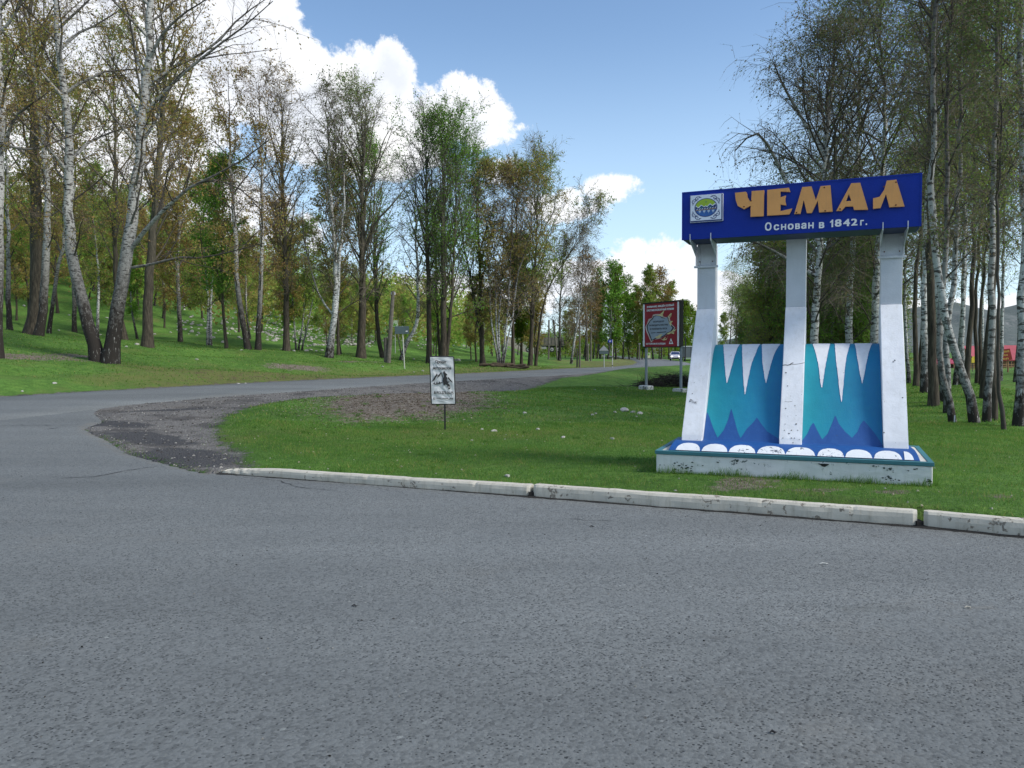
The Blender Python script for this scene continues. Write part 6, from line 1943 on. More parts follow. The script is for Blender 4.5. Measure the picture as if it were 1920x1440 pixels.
# oncoming light coloured hatchback
x, y, z = at(1266, 131)
yaw = math.atan2(24.8 - 21.3, 25)
car = empty('car', (x, y, float(np.interp(131, _ys, _zs)) + .05), -0.18, 'pale hatchback with red reflections on its bonnet driving towards the camera in the distance', 'car')
M_CAR = simple('car_paint', (0.50, 0.50, 0.56), 0.3, 0.08, spec=0.6)
secs = [(-2.05, .62, .30, .62), (-1.95, .80, .25, .78), (-1.2, .86, .22, .95), (-.85, .86, .22, 1.02), (1.9, .86, .22, .98), (2.05, .78, .3, .85)]
bm = bmesh.new(); prev = None
for (yy, hw, zb_, zt_) in secs:
    ring = [bm.verts.new(p) for p in ((-hw, yy, zb_ + .1), (-hw, yy, zt_ - .12), (-hw * .88, yy, zt_), (hw * .88, yy, zt_), (hw, yy, zt_ - .12), (hw, yy, zb_ + .1), (hw * .9, yy, zb_), (-hw * .9, yy, zb_))]
    if prev:
        for j in range(8): bm.faces.new((prev[j], prev[(j + 1) % 8], ring[(j + 1) % 8], ring[j]))
    else: bm.faces.new(ring)
    prev = ring
bm.faces.new(prev[::-1])
bm_obj('body', bm, M_CAR, car)
bm = bmesh.new(); prev = None
for (yy, hw, zb_, zt_) in [(-.95, .80, .98, 1.0), (-.25, .68, .98, 1.46), (1.2, .68, .98, 1.50), (1.95, .74, .9, 1.05)]:
    ring = [bm.verts.new(p) for p in ((-hw * 1.12, yy, zb_), (-hw, yy, zt_), (hw, yy, zt_), (hw * 1.12, yy, zb_))]
    if prev:
        for j in range(4): bm.faces.new((prev[j], prev[(j + 1) % 4], ring[(j + 1) % 4], ring[j]))
    else: bm.faces.new(ring)
    prev = ring
bm.faces.new(prev[::-1])
bm_obj('cabin', bm, M_CAR, car)
bm = bmesh.new(); f = bm.faces.new([bm.verts.new(p) for p in ((-.74, -.97, 1.03), (.74, -.97, 1.03), (.60, -.33, 1.43), (-.60, -.33, 1.43))])
bm_obj('windscreen', bm, M_GLASS, car)
for s in (-1, 1):
    bm = bmesh.new(); f = bm.faces.new([bm.verts.new(p) for p in ((s * .87, -.6, 1.04), (s * .87, 1.4, 1.04), (s * .715, 1.1, 1.42), (s * .715, -.2, 1.42))]); bm_obj('side_window', bm, M_GLASS, car)
    bm = bmesh.new(); box(bm, s * .60 - .15, s * .60 + .15, -2.09, -1.98, .60, .76, .02)
    hl = simple('headlamp_lit', (0.8, 0.8, 0.75), 0.2, 0.0) if 'headlamp_lit' not in bpy.data.materials else bpy.data.materials['headlamp_lit']
    hl.node_tree.nodes['Principled BSDF'].inputs['Emission Color'].default_value = (1, .96, .85, 1)
    hl.node_tree.nodes['Principled BSDF'].inputs['Emission Strength'].default_value = 1.6
    bm_obj('headlight', bm, hl, car)
    for yy in (-1.35, 1.3): wheel(car, s * .78, yy, .31, .31, .2)
    bm = bmesh.new(); box(bm, s * .95 - .09, s * .95 + .09, -.75, -.65, 1.0, 1.12, .02); bm_obj('mirror', bm, M_CAR, car)
bm = bmesh.new(); box(bm, -.55, .55, -2.10, -2.0, .30, .46); bm_obj('bumper_grille', bm, M_BLACK, car)
bm = bmesh.new(); box(bm, -.26, .26, -2.115, -2.101, .48, .58); bm_obj('number_plate', bm, M_TXT, car)
# grey box van going away
x, y, z = at(1295, 122)
van = empty('van', (x, y, float(np.interp(122, _ys, _zs)) + .05), -0.12, 'grey box van with white roof edge, half hidden behind the left monument post', 'van')
bm = bmesh.new(); box(bm, -1.0, 1.0, 0, 4.2, .55, 2.25, .05); bm_obj('box_body', bm, simple('van_grey', (0.13, 0.145, 0.155), 0.5, 0.1), van)
bm = bmesh.new(); box(bm, -1.03, 1.03, -.03, 4.2, 2.255, 2.35, .02); bm_obj('roof_edge', bm, M_TXT, van)
bm = bmesh.new(); prism(bm, [(4.25, .5), (5.9, .5), (5.9, 1.1), (5.3, 1.3), (4.9, 1.95), (4.25, 1.95)], 'x', -.9, .9); bm_obj('cab', bm, simple('van_cab', (0.4, 0.4, 0.42), 0.4, 0.1), van)
bm = bmesh.new(); box(bm, -.95, .95, -.08, .0, .36, .50, .01); bm_obj('rear_bumper', bm, M_POLE, van)
for s in (-1, 1):
    wheel(van, s * .82, .9, .34, .34, .24); wheel(van, s * .82, 4.9, .34, .34, .22)
    bm = bmesh.new(); box(bm, s * .85 - .08, s * .85 + .08, -.015, -.001, .6, .72); bm_obj('tail_light', bm, simple('tail_red', (.3, .02, .02), .3, .05) if 'tail_red' not in bpy.data.materials else bpy.data.materials['tail_red'], van)
for x_ in (-.02,):
    bm = bmesh.new(); box(bm, x_, x_ + .04, -.012, -.001, .6, 2.2); bm_obj('door_seam', bm, M_BLACK, van)
# dump truck parked behind the trees
Yt = 150
x = (1034 - 960) / F * Yt; z = CAMZ + (657.4 - 660.3) / F * Yt
truck = empty('dump_truck', (x, Yt, z), 0, 'brown grey dump truck with two rear axles parked beyond the trees', 'truck')
M_TR = simple('truck_body', (0.145, 0.125, 0.10), 0.7, 0.2, 2)
bm = bmesh.new(); prism(bm, [(-2.6, 1.45), (-2.3, 2.9), (1.95, 2.72), (2.2, 2.72), (2.45, 1.25), (-2.2, 1.25)], 'y', -1.2, 1.2); bm_obj('dump_body', bm, M_TR, truck)
for i in range(7):
    bm = bmesh.new(); box(bm, -1.9 + i * .65, -1.82 + i * .65, -1.27, -1.201, 1.3, 2.7); bm_obj('body_rib', bm, M_TR, truck)
bm = bmesh.new(); box(bm, -5.2, 2.3, -.5, .5, .95, 1.2); bm_obj('chassis', bm, M_BLACK, truck)
bm = bmesh.new(); prism(bm, [(-5.4, .7), (-5.4, 2.0), (-5.1, 2.9), (-3.4, 2.9), (-3.4, .7)], 'y', -1.15, 1.15); bm_obj('cab', bm, simple('truck_cab', (0.35, 0.33, 0.28), 0.5, 0.1), truck)
bm = bmesh.new(); box(bm, -5.0, -4.0, -1.165, -1.151, 2.0, 2.7); bm_obj('cab_window', bm, M_GLASS, truck)
tw = empty('axle_set', (0, 0, 0)); tw.parent = truck
def side_wheel(xc):
    bm = bmesh.new()
    tube(bm, [(xc, -1.22, .52), (xc, -1.2, .52), (xc, -.75, .52), (xc, -.73, .52)], [.45, .53, .53, .45], 22); w = bm_obj('wheel', bm, M_RUB, truck)
    bm = bmesh.new(); tube(bm, [(xc, -1.235, .52), (xc, -1.221, .52)], [.30, .33], 18); r_ = bm_obj('rim', bm, M_RIM); r_.parent = w
    bm = bmesh.new(); tube(bm, [(xc, -1.30, .52), (xc, -1.236, .52)], [.08, .12], 10); r_ = bm_obj('hub', bm, M_BLACK); r_.parent = w
for xc in (.05, 1.3, -4.5): side_wheel(xc)
bpy.data.objects.remove(tw)
bm = bmesh.new(); prism(bm, [(1.85, 1.2), (2.0, 1.2), (2.35, .35), (2.2, .35)], 'y', -1.2, -.7); bm_obj('mudguard', bm, M_BLACK, truck)
bm = bmesh.new(); box(bm, -2.6, -1.0, -1.1, -.6, .55, 1.05, .08); bm_obj('fuel_tank', bm, M_RIM, truck)

# ------------------------------------------------------------------ cabins, fence, boards beyond the field
M_ROOF = simple('red_metal_roof', (0.33, 0.035, 0.055), 0.45, 0.15, 2)
M_LOG = simple('cabin_wood', (0.30, 0.17, 0.085), 0.8, 0.25, 2)
M_LOGD = simple('cabin_dark', (0.10, 0.035, 0.028), 0.8, 0.25, 2)
def cabin(px, Y, w, d, hw, hr, label, wall=M_LOG, ry=0.2, zb=None):
    x = (px - 960) / F * Y
    z = gz(x, Y) if zb is None else zb
    t = empty('cabin', (x, Y, z - .1), ry, label, 'cabin')
    bm = bmesh.new(); box(bm, -w / 2, w / 2, 0, d, 0, hw); bm_obj('wall', bm, wall, t)
    for i in range(int(w / 1.6)):
        xx = -w / 2 + .8 + i * 1.6
        bm = bmesh.new(); box(bm, xx - .32, xx + .32, -.04, .01, hw * .35, hw * .8); o = bm_obj('window', bm, M_GLASS, t)
        bm = bmesh.new(); box(bm, xx - .38, xx + .38, -.03, .005, hw * .8 + .001, hw * .86); f = bm_obj('window_frame', bm, M_TXT); f.parent = o
    bm = bmesh.new(); prism(bm, [(-.6, hw - .15), (d / 2, hw + hr), (d + .6, hw - .15), (d + .6, hw - .03), (d / 2, hw + hr + .14), (-.6, hw - .03)], 'x', -w / 2 - .4, w / 2 + .4); bm_obj('roof', bm, M_ROOF, t)
    bm = bmesh.new(); prism(bm, [(0.01, hw + .001), (d - .01, hw + .001), (d / 2, hw + hr - .15)], 'x', -w / 2 + .01, w / 2 - .01); bm_obj('gable', bm, wall, t)
    for xx in (-w / 2, -w / 4, 0, w / 4, w / 2 - .12):
        bm = bmesh.new(); box(bm, xx, xx + .12, -.55, -.43, 0, hw - .13); bm_obj('porch_post', bm, M_LOG, t)
    return t
cabin(1838, 112, 2.3, 3.2, 1.45, 1.75, 'small wooden cabin with a steep red roof, left of the red lettered board')
cabin(1901, 112, 2.6, 3.2, 1.25, 1.95, 'wooden cabin with a bright red roof directly behind the red lettered board', ry=-.1)
cabin(1776, 125, 5.2, 3.0, 1.35, .6, 'long low dark red shed left of the yellow board', wall=M_LOGD)
cabin(1945, 118, 3, 3.5, 1.5, 1.9, 'red roofed cabin just past the right edge of the picture')
# low pale wall and rail fence
Yf = 104
for (pa_, pb_, lab) in [(1700, 1812, 'low pale board fence at the back of the field, left part'), (1812, 1960, 'low rail fence at the back of the field below the cabins')]:
    xa, xb = (pa_ - 960) / F * Yf, (pb_ - 960) / F * Yf
    za_ = gz((xa + xb) / 2, Yf)
    t = empty('field_fence', (xa, Yf, za_), 0, lab, 'fence')
    L = xb - xa; n = int(L / 1.5)
    for i in range(n + 1):
        bm = bmesh.new(); box(bm, i * L / n - .05, i * L / n + .05, .03, .11, -.3, .95); bm_obj('post', bm, M_LOG, t)
    if pa_ > 1800:
        for zz in (.25, .55, .85):
            bm = bmesh.new(); box(bm, 0, L, -.03, .025, zz, zz + .1); bm_obj('rail', bm, M_LOG, t)
    bm = bmesh.new(); box(bm, 0, L, -.09, -.035, -.1, .12); bm_obj('base_board', bm, simple('pale_board', (0.55, 0.50, 0.38), 0.8, 0.15) if 'pale_board' not in bpy.data.materials else bpy.data.materials['pale_board'], t)
# red board with yellow lettering, slanted
Yb = 52
x = (1882 - 960) / F * Yb; z = gz(x, Yb)
t = empty('lettered_board', (x, Yb, z), 0, 'dark red board with three lines of yellow lettering among the right hand birches', 'sign')
def q_(px, py): return ((px - 1882) / F * Yb, CAMZ + (652.4 - py) / F * Yb - z)
cor = [q_(1864, 657), q_(1893, 653.3), q_(1898.5, 674), q_(1864.5, 678.5)]
bm = bmesh.new(); prism(bm, cor, 'y', 0, .05); bm_obj('panel', bm, simple('sign_dark_red', (0.22, 0.018, 0.006), 0.5, 0.15), t)
for px in (1868, 1892):
    p0_, p1_ = q_(px, 690), q_(px, 655)
    bm = bmesh.new(); box(bm, p0_[0] - .04, p0_[0] + .04, .055, .13, -.2, p1_[1]); bm_obj('post', bm, M_LOG, t)
M_YEL = simple('yellow_print', (0.60, 0.36, 0.08), 0.5, 0.05)
for s_, (pxa, pya, pxb, pyb) in (('АРЕНДА', (1867.5, 662.5, 1892.5, 656.3)), ('ДОМОВ', (1870, 668.5, 1890, 663.8)), ('КАФЕ', (1869, 675.5, 1892, 670.3))):
    # worn, unreadable letters: kept as rows of blocky strokes
    a, c = q_(pxa, pya), q_(pxb, pyb)
    n = len(s_)
    for i in range(n):
        w = (c[0] - a[0]) / n
        dz_ = (i / n) * (c[0] - a[0]) * .10
        bm = bmesh.new()
        xx = a[0] + w * i
        hh = (c[1] - a[1]) * .62
        box(bm, xx, xx + w * .26, -.012, -.002, a[1] + dz_, a[1] + dz_ + hh)
        box(bm, xx + w * .50, xx + w * .76, -.012, -.002, a[1] + dz_, a[1] + dz_ + hh)
        box(bm, xx + w * .265, xx + w * .495, -.012, -.002, a[1] + dz_ + hh * (.4 + .4 * (i % 2)), a[1] + dz_ + hh * (.6 + .4 * (i % 2)))
        bm_obj('letter', bm, M_YEL, t)
x = (1826 - 960) / F * 80; z = gz(x, 80)
t = empty('yellow_board', (x, 80, z), 0, 'small yellow round topped board in front of the left red roofed cabin', 'sign')
h = CAMZ + (652.6 - 672.5) / F * 80 - z
bm = bmesh.new(); prism(bm, [(-.22, h - .42), (.05, h - .42), (.20, h - .1), (.22, h + .1), (.1, h + .26), (-.12, h + .26), (-.24, h + .05)], 'y', 0, .05); bm_obj('panel', bm, simple('sign_yellow', (0.60, 0.44, 0.04), 0.5, 0.15, 4), t)
bm = bmesh.new(); tube(bm, [(-.05, .09, -.2), (-.05, .09, h)], .04, 6); bm_obj('pole', bm, M_WOOD, t)
# white peg beside the slim birch
x, y, z = at(1791.5, 15.95)
t_ = bmesh.new(); tube(t_, [(0, 0, -.08), (.008, 0, .155)], .012, 7)
o = bm_obj('peg', t_, M_TXT, loc=(x, y, z)); tag(o, 'short white peg at the foot of the slim leaning birch', 'peg')
# overhead wire
bm = bmesh.new()
pA = Vector(((1109 - 960) / F * 105, 105, 8.0)); pB = Vector(((1330 - 960) / F * 112, 112, 6.2))
tube(bm, [pA.lerp(pB, i / 12) - Vector((0, 0, .5 * math.sin(math.pi * i / 12))) for i in range(13)], .018, 4)
tag(bm_obj('overhead_wire', bm, M_BLACK), 'thin overhead wire crossing the sky behind the warning board', 'wire')
# logs at the foot of the five stemmed birch
rn = random.Random(6)
for i, (px, Y, L, r, a, lab) in enumerate([(930, 58.5, 2.6, .12, -.25, 'mossy log, leftmost in the heap under the five stemmed birch'), (955, 58, 2.8, .14, -.45, 'longest rotten log lying under the five stemmed birch'), (972, 57, 1.8, .08, -.5, 'pale split branch at the right end of the log heap'), (942, 57.6, 1.7, .13, -.1, 'short thick log in the middle of the log heap')]):
    x, y, z = at(px, Y)
    bm = bmesh.new()
    P = [(math.cos(a) * (s - .5) * L, math.sin(a) * (s - .5) * L, .05 + .06 * math.sin(s * 5 + i)) for s in np.linspace(0, 1, 8)]
    tube(bm, P, [r * (1 + .25 * math.sin(k * 2.1 + i)) for k in range(8)], 8)
    tag(bm_obj('log', bm, simple('rotten_wood', (0.075, 0.055, 0.035), 0.95, 0.4, 4, bump=.6) if 'rotten_wood' not in bpy.data.materials else bpy.data.materials['rotten_wood'], loc=(x, y, z + r * .6)), lab, 'log', 'logs under the five stemmed birch')

# ------------------------------------------------------------------ far mountains
def mountain(name, Y, pts, depth, mat, seed):
    """ridge read at distance Y: pts (px, py); a massif with real depth behind and in front"""
    rg = np.random.RandomState(seed)
    px = np.linspace(pts[0][0], pts[-1][0], 160)
    py = np.interp(px, [p[0] for p in pts], [p[1] for p in pts])
    X = (px - 960) / F * Y; Z = CAMZ + (656 - py) / F * Y
    Z = Z + np.interp(np.arange(160), np.arange(0, 160, 4), rg.normal(0, .012 * Y / 10, 40)) * .4
    rows = []
    for j, t in enumerate(np.linspace(-1, 1, 22)):
        f = (1 - abs(t)) ** 0.8
        nz_ = np.array([mnoise.noise(Vector((x * 9 / Y * 3, t * 3, seed))) for x in X]) * (0.22 * (1 - (1 - abs(t)) ** 4)) if abs(t) > .01 else 0
        rows.append(np.stack([X + 0 * t, np.full(160, Y + t * depth), np.maximum(-12, (Z + 12) * (f + nz_ * f) - 12)], 1))
    V = np.array(rows)
    ii = np.arange(22 * 160).reshape(22, 160)
    fq = np.stack([ii[:-1, :-1], ii[:-1, 1:], ii[1:, 1:], ii[1:, :-1]], -1).reshape(-1, 4)
    tag(obj(name, mesh_np(name, V.reshape(-1, 3), fq, mats=[mat], smooth=True)), kind='structure')
def mat_mount(name, a, c, d):
    m, n, bs = material(name)
    co = n.n('ShaderNodeTexCoord').outputs['Object']
    v = n.noise(co, .02, 8, .65)
    v2 = n.noise(co, .15, 6, .7)
    n.put(bs.inputs['Base Color'], n.mix(n.rng(v2, .4, .6), n.ramp(v, [(.35, a), (.5, c), (.65, d)]), (*a, 1)))
    bs.inputs['Roughness'].default_value = 1
    n.put(bs.inputs['Normal'], n.bump(v2, .6, 4))
    return m
M_MT = mat_mount('rocky_slope', (0.10, 0.105, 0.05), (0.19, 0.165, 0.12), (0.26, 0.24, 0.20))
M_MT2 = mat_mount('wooded_slope', (0.085, 0.105, 0.095), (0.11, 0.125, 0.115), (0.20, 0.20, 0.19))
mountain('mountain', 420, [(560, 640), (640, 520), (690, 512), (745, 533), (770, 535), (800, 552), (850, 578), (900, 612), (1000, 640), (1100, 655)], 150, M_MT, 1)
mountain('mountain', 1300, [(880, 650), (960, 632), (1040, 618), (1090, 628), (1150, 640), (1260, 648), (1340, 640), (1420, 625), (1500, 610), (1600, 590), (1700, 578), (1780, 566), (1850, 585), (1950, 560), (2100, 530), (2400, 560)], 320, M_MT2, 2)

# ------------------------------------------------------------------ stones
M_STONE = painted('pale_stone', (0.38, 0.365, 0.33), under=(0.20, 0.19, 0.17), chips=0.60, dirt=(0.25, 0.24, 0.20), dirtamt=0.5, rough=.9, size=3)
def rock_mesh(seed, flat=.6, sub=2):
    bm = bmesh.new(); bmesh.ops.create_icosphere(bm, subdivisions=sub, radius=1.0)
    rn = random.Random(seed)
    off = Vector((seed * 3.1, seed * 1.7, 0))
    planes = [(Vector((rn.gauss(0, 1), rn.gauss(0, 1), rn.gauss(0, .7))).normalized(), rn.uniform(.55, .85)) for _ in range(9)]
    for v in bm.verts:
        p = v.co.copy()
        for nrm, dd in planes:
            e = p.dot(nrm) - dd
            if e > 0: p -= nrm * e
        p *= 1 + .12 * mnoise.noise(p * 2 + off)
        v.co = Vector((p.x * 1.15, p.y, p.z * flat))
    me = bpy.data.meshes.new('stone'); bm.to_mesh(me); bm.free()
    me.materials.append(M_STONE)
    return me
RK = [rock_mesh(i, .5 + .08 * (i % 4)) for i in range(8)]
def stone(px, py, wpx, k, label, group=None, Y=None):
    if Y is None: x, y, z = hit(px, py)
    else: x, y, z = at(px, Y)
    r = wpx / F * y / 2
    o = obj('stone', RK[k % 8], loc=(x, y, z + r * .12))
    o.scale = (r, r, r); o.rotation_euler = (.1 * (k % 3), .1, k * 1.9)
    return tag(o, label, 'stone', group)
LN = 'stones lying on the lawn'
for i, (px, py, w, lab) in enumerate([
    (926, 809, 13, 'rounded pale stone on the lawn right of the rental banner'), (1008, 806, 11, 'grey stone on the lawn, second right of the rental banner'), (1056, 821, 10, 'flat pale stone on the lawn between the grey stone and the monument'),
    (1148, 824, 9, 'small stone on the open lawn nearest the left side of the monument'), (1171, 771, 22, 'largest stone of the small heap on the lawn left of the monument'), (1186, 774, 12, 'leaning stone right beside the largest one in the heap'),
    (1153, 774, 8, 'leftmost stone of the small heap'), (1200, 777, 12, 'stone at the right end of the small heap'), (1193, 782, 7, 'smallest stone in front of the small heap'), (1111, 779, 9, 'pair like flat stone left of the small heap'),
    (1117, 776, 6, 'pebble beside the flat stone left of the heap'), (951, 894, 12, 'pale stone on the lawn just behind the kerb'), (1141, 752, 7, 'little white stone far up the lawn'), (885, 826, 6, 'small white stone below the rental banner'),
    (904, 806, 7, 'dark stone between the banner pole and the rounded pale stone'), (752, 876, 6, 'tiny pale stone near the left kerb stone'), (1115, 731, 5, 'white stone near the top of the lawn bank'), (984, 775, 9, 'brown clod with a stone on the lawn'),
    (1266, 921, 6, 'pebble between the kerb and the left corner of the monument')]):
    stone(px, py, w, i, lab, LN)
SL = 'stones in the grass beyond the road'
for i, (px, py, w, lab) in enumerate([
    (858, 677, 11, 'round white stone in the grass right above the rental banner'), (750, 657, 7, 'white stone at the foot of the leaning birch behind the blank sign'), (528, 656, 9, 'long white stone left of the straight dark poplar'), (551, 659, 8, 'white stone right of the straight dark poplar'),
    (575, 659, 9, 'flat white stone, first of the row left of the forking birch'), (582, 657, 9, 'upright stone in the row left of the forking birch'), (593, 659, 6, 'small stone in the row left of the forking birch'), (604, 658, 7, 'last stone of the row left of the forking birch'),
    (622, 663, 8, 'stone touching the foot of the forking birch'), (453, 657, 6, 'stone left of the V shaped birch pair'), (448, 633, 8, 'pale stone uphill of the V shaped birch pair'), (453, 637, 6, 'small stone uphill of the V shaped birch pair'),
    (418, 643, 10, 'squarish pale boulder beside the thin green headed tree'), (399, 634, 11, 'pointed white boulder below the small twin birch'), (404, 625, 5, 'little stone above the pointed white boulder'), (386, 617, 7, 'stone left of the small twin birch'),
    (359, 609, 8, 'flat stone uphill, left of the small twin birch'), (339, 603, 9, 'stone high on the grass below the scree'), (345, 619, 9, 'long flat stone half way up the grass'), (320, 624, 5, 'small stone right of the brown trunked poplar'),
    (369, 629, 5, 'tiny stone left of the pointed boulder'), (374, 627, 5, 'tiny pale stone beside the tiny stone'), (187, 629, 6, 'stone at the foot of the small white birch in the fork gap'), (237, 651, 7, 'stone right of the twin birch fork'), (257, 647, 8, 'flat stone left of the brown trunked poplar'),
    (200, 597, 6, 'stone high in the grass, centre of the fork gap'), (170, 583, 6, 'uppermost stone seen left of the small white birch'), (130, 592, 5, 'pale stone uphill of the leftmost trunks'), (45, 575, 6, 'highest pale stone near the left edge'), (51, 617, 6, 'stone near the left edge, middle of the slope'),
    (52, 626, 5, 'lower stone near the left edge'), (110, 620, 5, 'stone right of the dark poplar'), (290, 627, 5, 'stone just right of the brown trunk'), (369, 675, 7, 'greenish stone alone on the near lawn across the road'), (447, 720, 7, 'white stone on the road verge, middle'),
    (460, 720, 5, 'small white stone on the road verge'), (42, 735, 6, 'white stone by the road at the left edge'), (102, 719, 9, 'white litter like flat stone left of the twin birch'), (717, 688, 5, 'little white stone near the leaning wooden pole'), (776, 674, 5, 'white stone right of the blank sign pole'),
    (793, 696, 5, 'stone on the verge beside the blank sign pole'), (776, 698, 4, 'tiny stone on the verge by the sign pole')]):
    stone(px, py, w, i + 3, lab, SL)
# boulders of the hillside scree, the larger ones one by one
rn = random.Random(12)
GSC = 'boulders of the scree on the hillside'
ZON = [(330, 425, 550, 625), (430, 510, 540, 622), (505, 625, 580, 640), (560, 700, 612, 648), (650, 800, 610, 640), (790, 905, 632, 652)]
cnt = 0
tries = 0
while cnt < 250 and tries < 3000:
    tries += 1
    zn = ZON[rn.choices(range(6), [5, 6, 4, 4, 4, 3])[0]]
    px = rn.uniform(zn[0], zn[1]); py = rn.uniform(zn[2], zn[3])
    x, y, z = hit(px, py)
    if y < 60 or y > 200: continue
    r = rn.uniform(.12, .30) * (1.5 if rn.random() < .1 else 1)
    o = obj('boulder', RK[rn.randrange(8)], loc=(x, y, z + r * .15))
    o.scale = (r, r, r); o.rotation_euler = (rn.uniform(-.3, .3), rn.uniform(-.3, .3), rn.uniform(0, 6.28))
    tag(o, 'pale boulder among the tumbled rocks at the foot of the hillside', 'boulder', GSC)
    cnt += 1
# the rest of the scree as one mass
rg = np.random.RandomState(13)
base = rock_mesh(20, .7, 1)
bv = np.array([v.co[:] for v in base.vertices]); bf = np.array([p.vertices[:] for p in base.polygons])
VV, FF = [], []
N = 1900
k = 0
while k < N:
    zn = ZON[rg.choice(6, p=[.26, .26, .14, .12, .12, .10])]
    px = rg.uniform(zn[0] - 8, zn[1] + 8, 60); py = rg.uniform(zn[2] - 4, zn[3] + 2, 60)
    for a, c in zip(px, py):
        if k >= N: break
        yv = rg.uniform(68, 150)
        # solve height by slope: use ground at that spot only if it projects near py
        x = (a - 960) / F * yv
        VV.append((x, yv)); k += 1
pts = np.array(VV)
zz = ground_z(pts[:, 0], pts[:, 1])
vv = np.stack([pts[:, 0], pts[:, 1], zz - CAMZ], 1); dd = vv @ fw
py_ = 720 - F * (vv @ up) / dd; px_ = 960 + F * (vv @ rt) / dd
ok = np.zeros(len(pts), bool)
for (a, c, d_, e) in ZON: ok |= (px_ > a - 8) & (px_ < c + 8) & (py_ > d_ - 5) & (py_ < e + 2)
pts, zz = pts[ok], zz[ok]
sc = rg.uniform(.08, .21, len(pts)); an = rg.uniform(0, 6.28, len(pts))
ca, sa = np.cos(an), np.sin(an)
V = np.empty((len(pts), len(bv), 3))
V[:, :, 0] = pts[:, 0:1] + sc[:, None] * (bv[None, :, 0] * ca[:, None] - bv[None, :, 1] * sa[:, None])
V[:, :, 1] = pts[:, 1:2] + sc[:, None] * (bv[None, :, 0] * sa[:, None] + bv[None, :, 1] * ca[:, None])
V[:, :, 2] = zz[:, None] + sc[:, None] * (bv[None, :, 2] + .1)
Fc = bf[None] + (np.arange(len(pts)) * len(bv))[:, None, None]
tag(obj('scree', mesh_np('scree', V.reshape(-1, 3), None, Fc.reshape(-1, 3), mats=[M_STONE])), kind='stuff')

# ------------------------------------------------------------------ grass blades on the lawn
def mat_grass():
    m = mat_leaf('grass_blades', [(0.078, 0.165, 0.034), (0.115, 0.240, 0.044), (0.168, 0.295, 0.058), (0.36, 0.31, 0.12)])
    return m
M_BLADE = mat_grass()
rg = np.random.RandomState(40)
def blades(name, n, xr, yr, hgt, wid, cond, power=1.0, seed=0, flat=False):
    rg = np.random.RandomState(seed)
    y = yr[0] + (yr[1] - yr[0]) * rg.uniform(0, 1, n) ** power
    x = xr[0] + (xr[1] - xr[0]) * rg.uniform(0, 1, n)
    keep = (np.abs(x) < y * .70 + 1.2)
    x, y = x[keep], y[keep]
    z, inf = ground_z(x, y, True)
    keep = cond(x, y, inf, rg)
    # keep clear of the monument slab
    rx, ry = x - MO[0], y - MO[1]
    u = rx * MU[0] + ry * MU[1]; w = rx * MN[0] + ry * MN[1]
    keep &= ~((u > -0.012) & (u < 2.99) & (w > -0.012) & (w < 1.545))
    x, y, z = x[keep], y[keep], z[keep]
    n = len(x)
    patch = np.sin(x * 1.9 + 1) * np.sin(y * 2.3) + .6 * np.sin(x * 5.1 + y * 3.7)
    h = hgt * rg.uniform(.45, 1.3, n) * (1 + .22 * patch) * (1 + .0 * y)
    wv = wid * rg.uniform(.7, 1.3, n) * (0.7 + y / 18)
    an = rg.uniform(0, 6.28, n)
    dx, dy = np.cos(an) * wv, np.sin(an) * wv
    lx, ly = rg.normal(0, .55, n) * h, rg.normal(0, .55, n) * h
    V = np.stack([np.stack([x - dx, y - dy, z - .008], 1), np.stack([x + dx, y + dy, z - .008], 1), np.stack([x + lx, y + ly, z + h], 1)], 1)
    tint = np.clip(.42 + .15 * patch + rg.normal(0, .2, n) + (rg.uniform(0, 1, n) < .05) * .6, 0, 1)
    return V.reshape(-1, 3), np.repeat(tint, 3)
def c_lawn(x, y, inf, rg):
    return (inf['near']) & (inf['sdA'] > 0.055) & (inf['off'] + rg.normal(0, .28, len(x)) > 0.25) & (inf['a'] > 1.4) & (rg.uniform(0, 1, len(x)) > 1.15 * ss(0.5 - poly_sd(x, y, LITTER) / 3.0) - .02)
V1, T1 = blades('g', 290000, (-7.5, 9.5), (6.2, 16), .030, .0030, c_lawn, .85, 1)
V2, T2 = blades('g', 120000, (-7, 16), (15, 34), .050, .0060, c_lawn, .9, 2)
def c_far(x, y, inf, rg): return (~inf['near']) & (inf['a'] > .25 + np.abs(rg.normal(0, .3, len(x))))
V3, T3 = blades('g', 70000, (-30, 8), (27, 74), .05, .009, c_far, 1.1, 3)
# longer tufts along the slab and behind the kerb
rg = np.random.RandomState(9)
n = 2600
side = rg.uniform(0, 1, n)
u = np.where(side < .6, rg.uniform(0, 2.98, n), 0); w = np.where(side < .6, -np.abs(rg.normal(.015, .03, n)) - .015, 0)
k = (side >= .6) & (side < .8); u[k] = -np.abs(rg.normal(.02, .03, k.sum())) - .015; w[k] = rg.uniform(0, 1.5, k.sum())
k = side >= .8; u[k] = 2.99 + np.abs(rg.normal(.02, .03, k.sum())); w[k] = rg.uniform(0, 1.5, k.sum())
x = MO[0] + u * MU[0] + w * MN[0]; y = MO[1] + u * MU[1] + w * MN[1]
z = ground_z(x, y); h = .055 * rg.uniform(.4, 1.7, n) * (1 + .5 * np.sin(u * 9) * (side < .6)); an = rg.uniform(0, 6.28, n)
V4 = np.stack([np.stack([x - np.cos(an) * .003, y - np.sin(an) * .003, z - .01], 1), np.stack([x + np.cos(an) * .003, y + np.sin(an) * .003, z - .01], 1), np.stack([x + rg.normal(0, .4, n) * h, y - np.abs(rg.normal(0, .3, n)) * h, z + h], 1)], 1).reshape(-1, 3)
T4 = np.repeat(np.clip(rg.normal(.3, .15, n), 0, 1), 3)
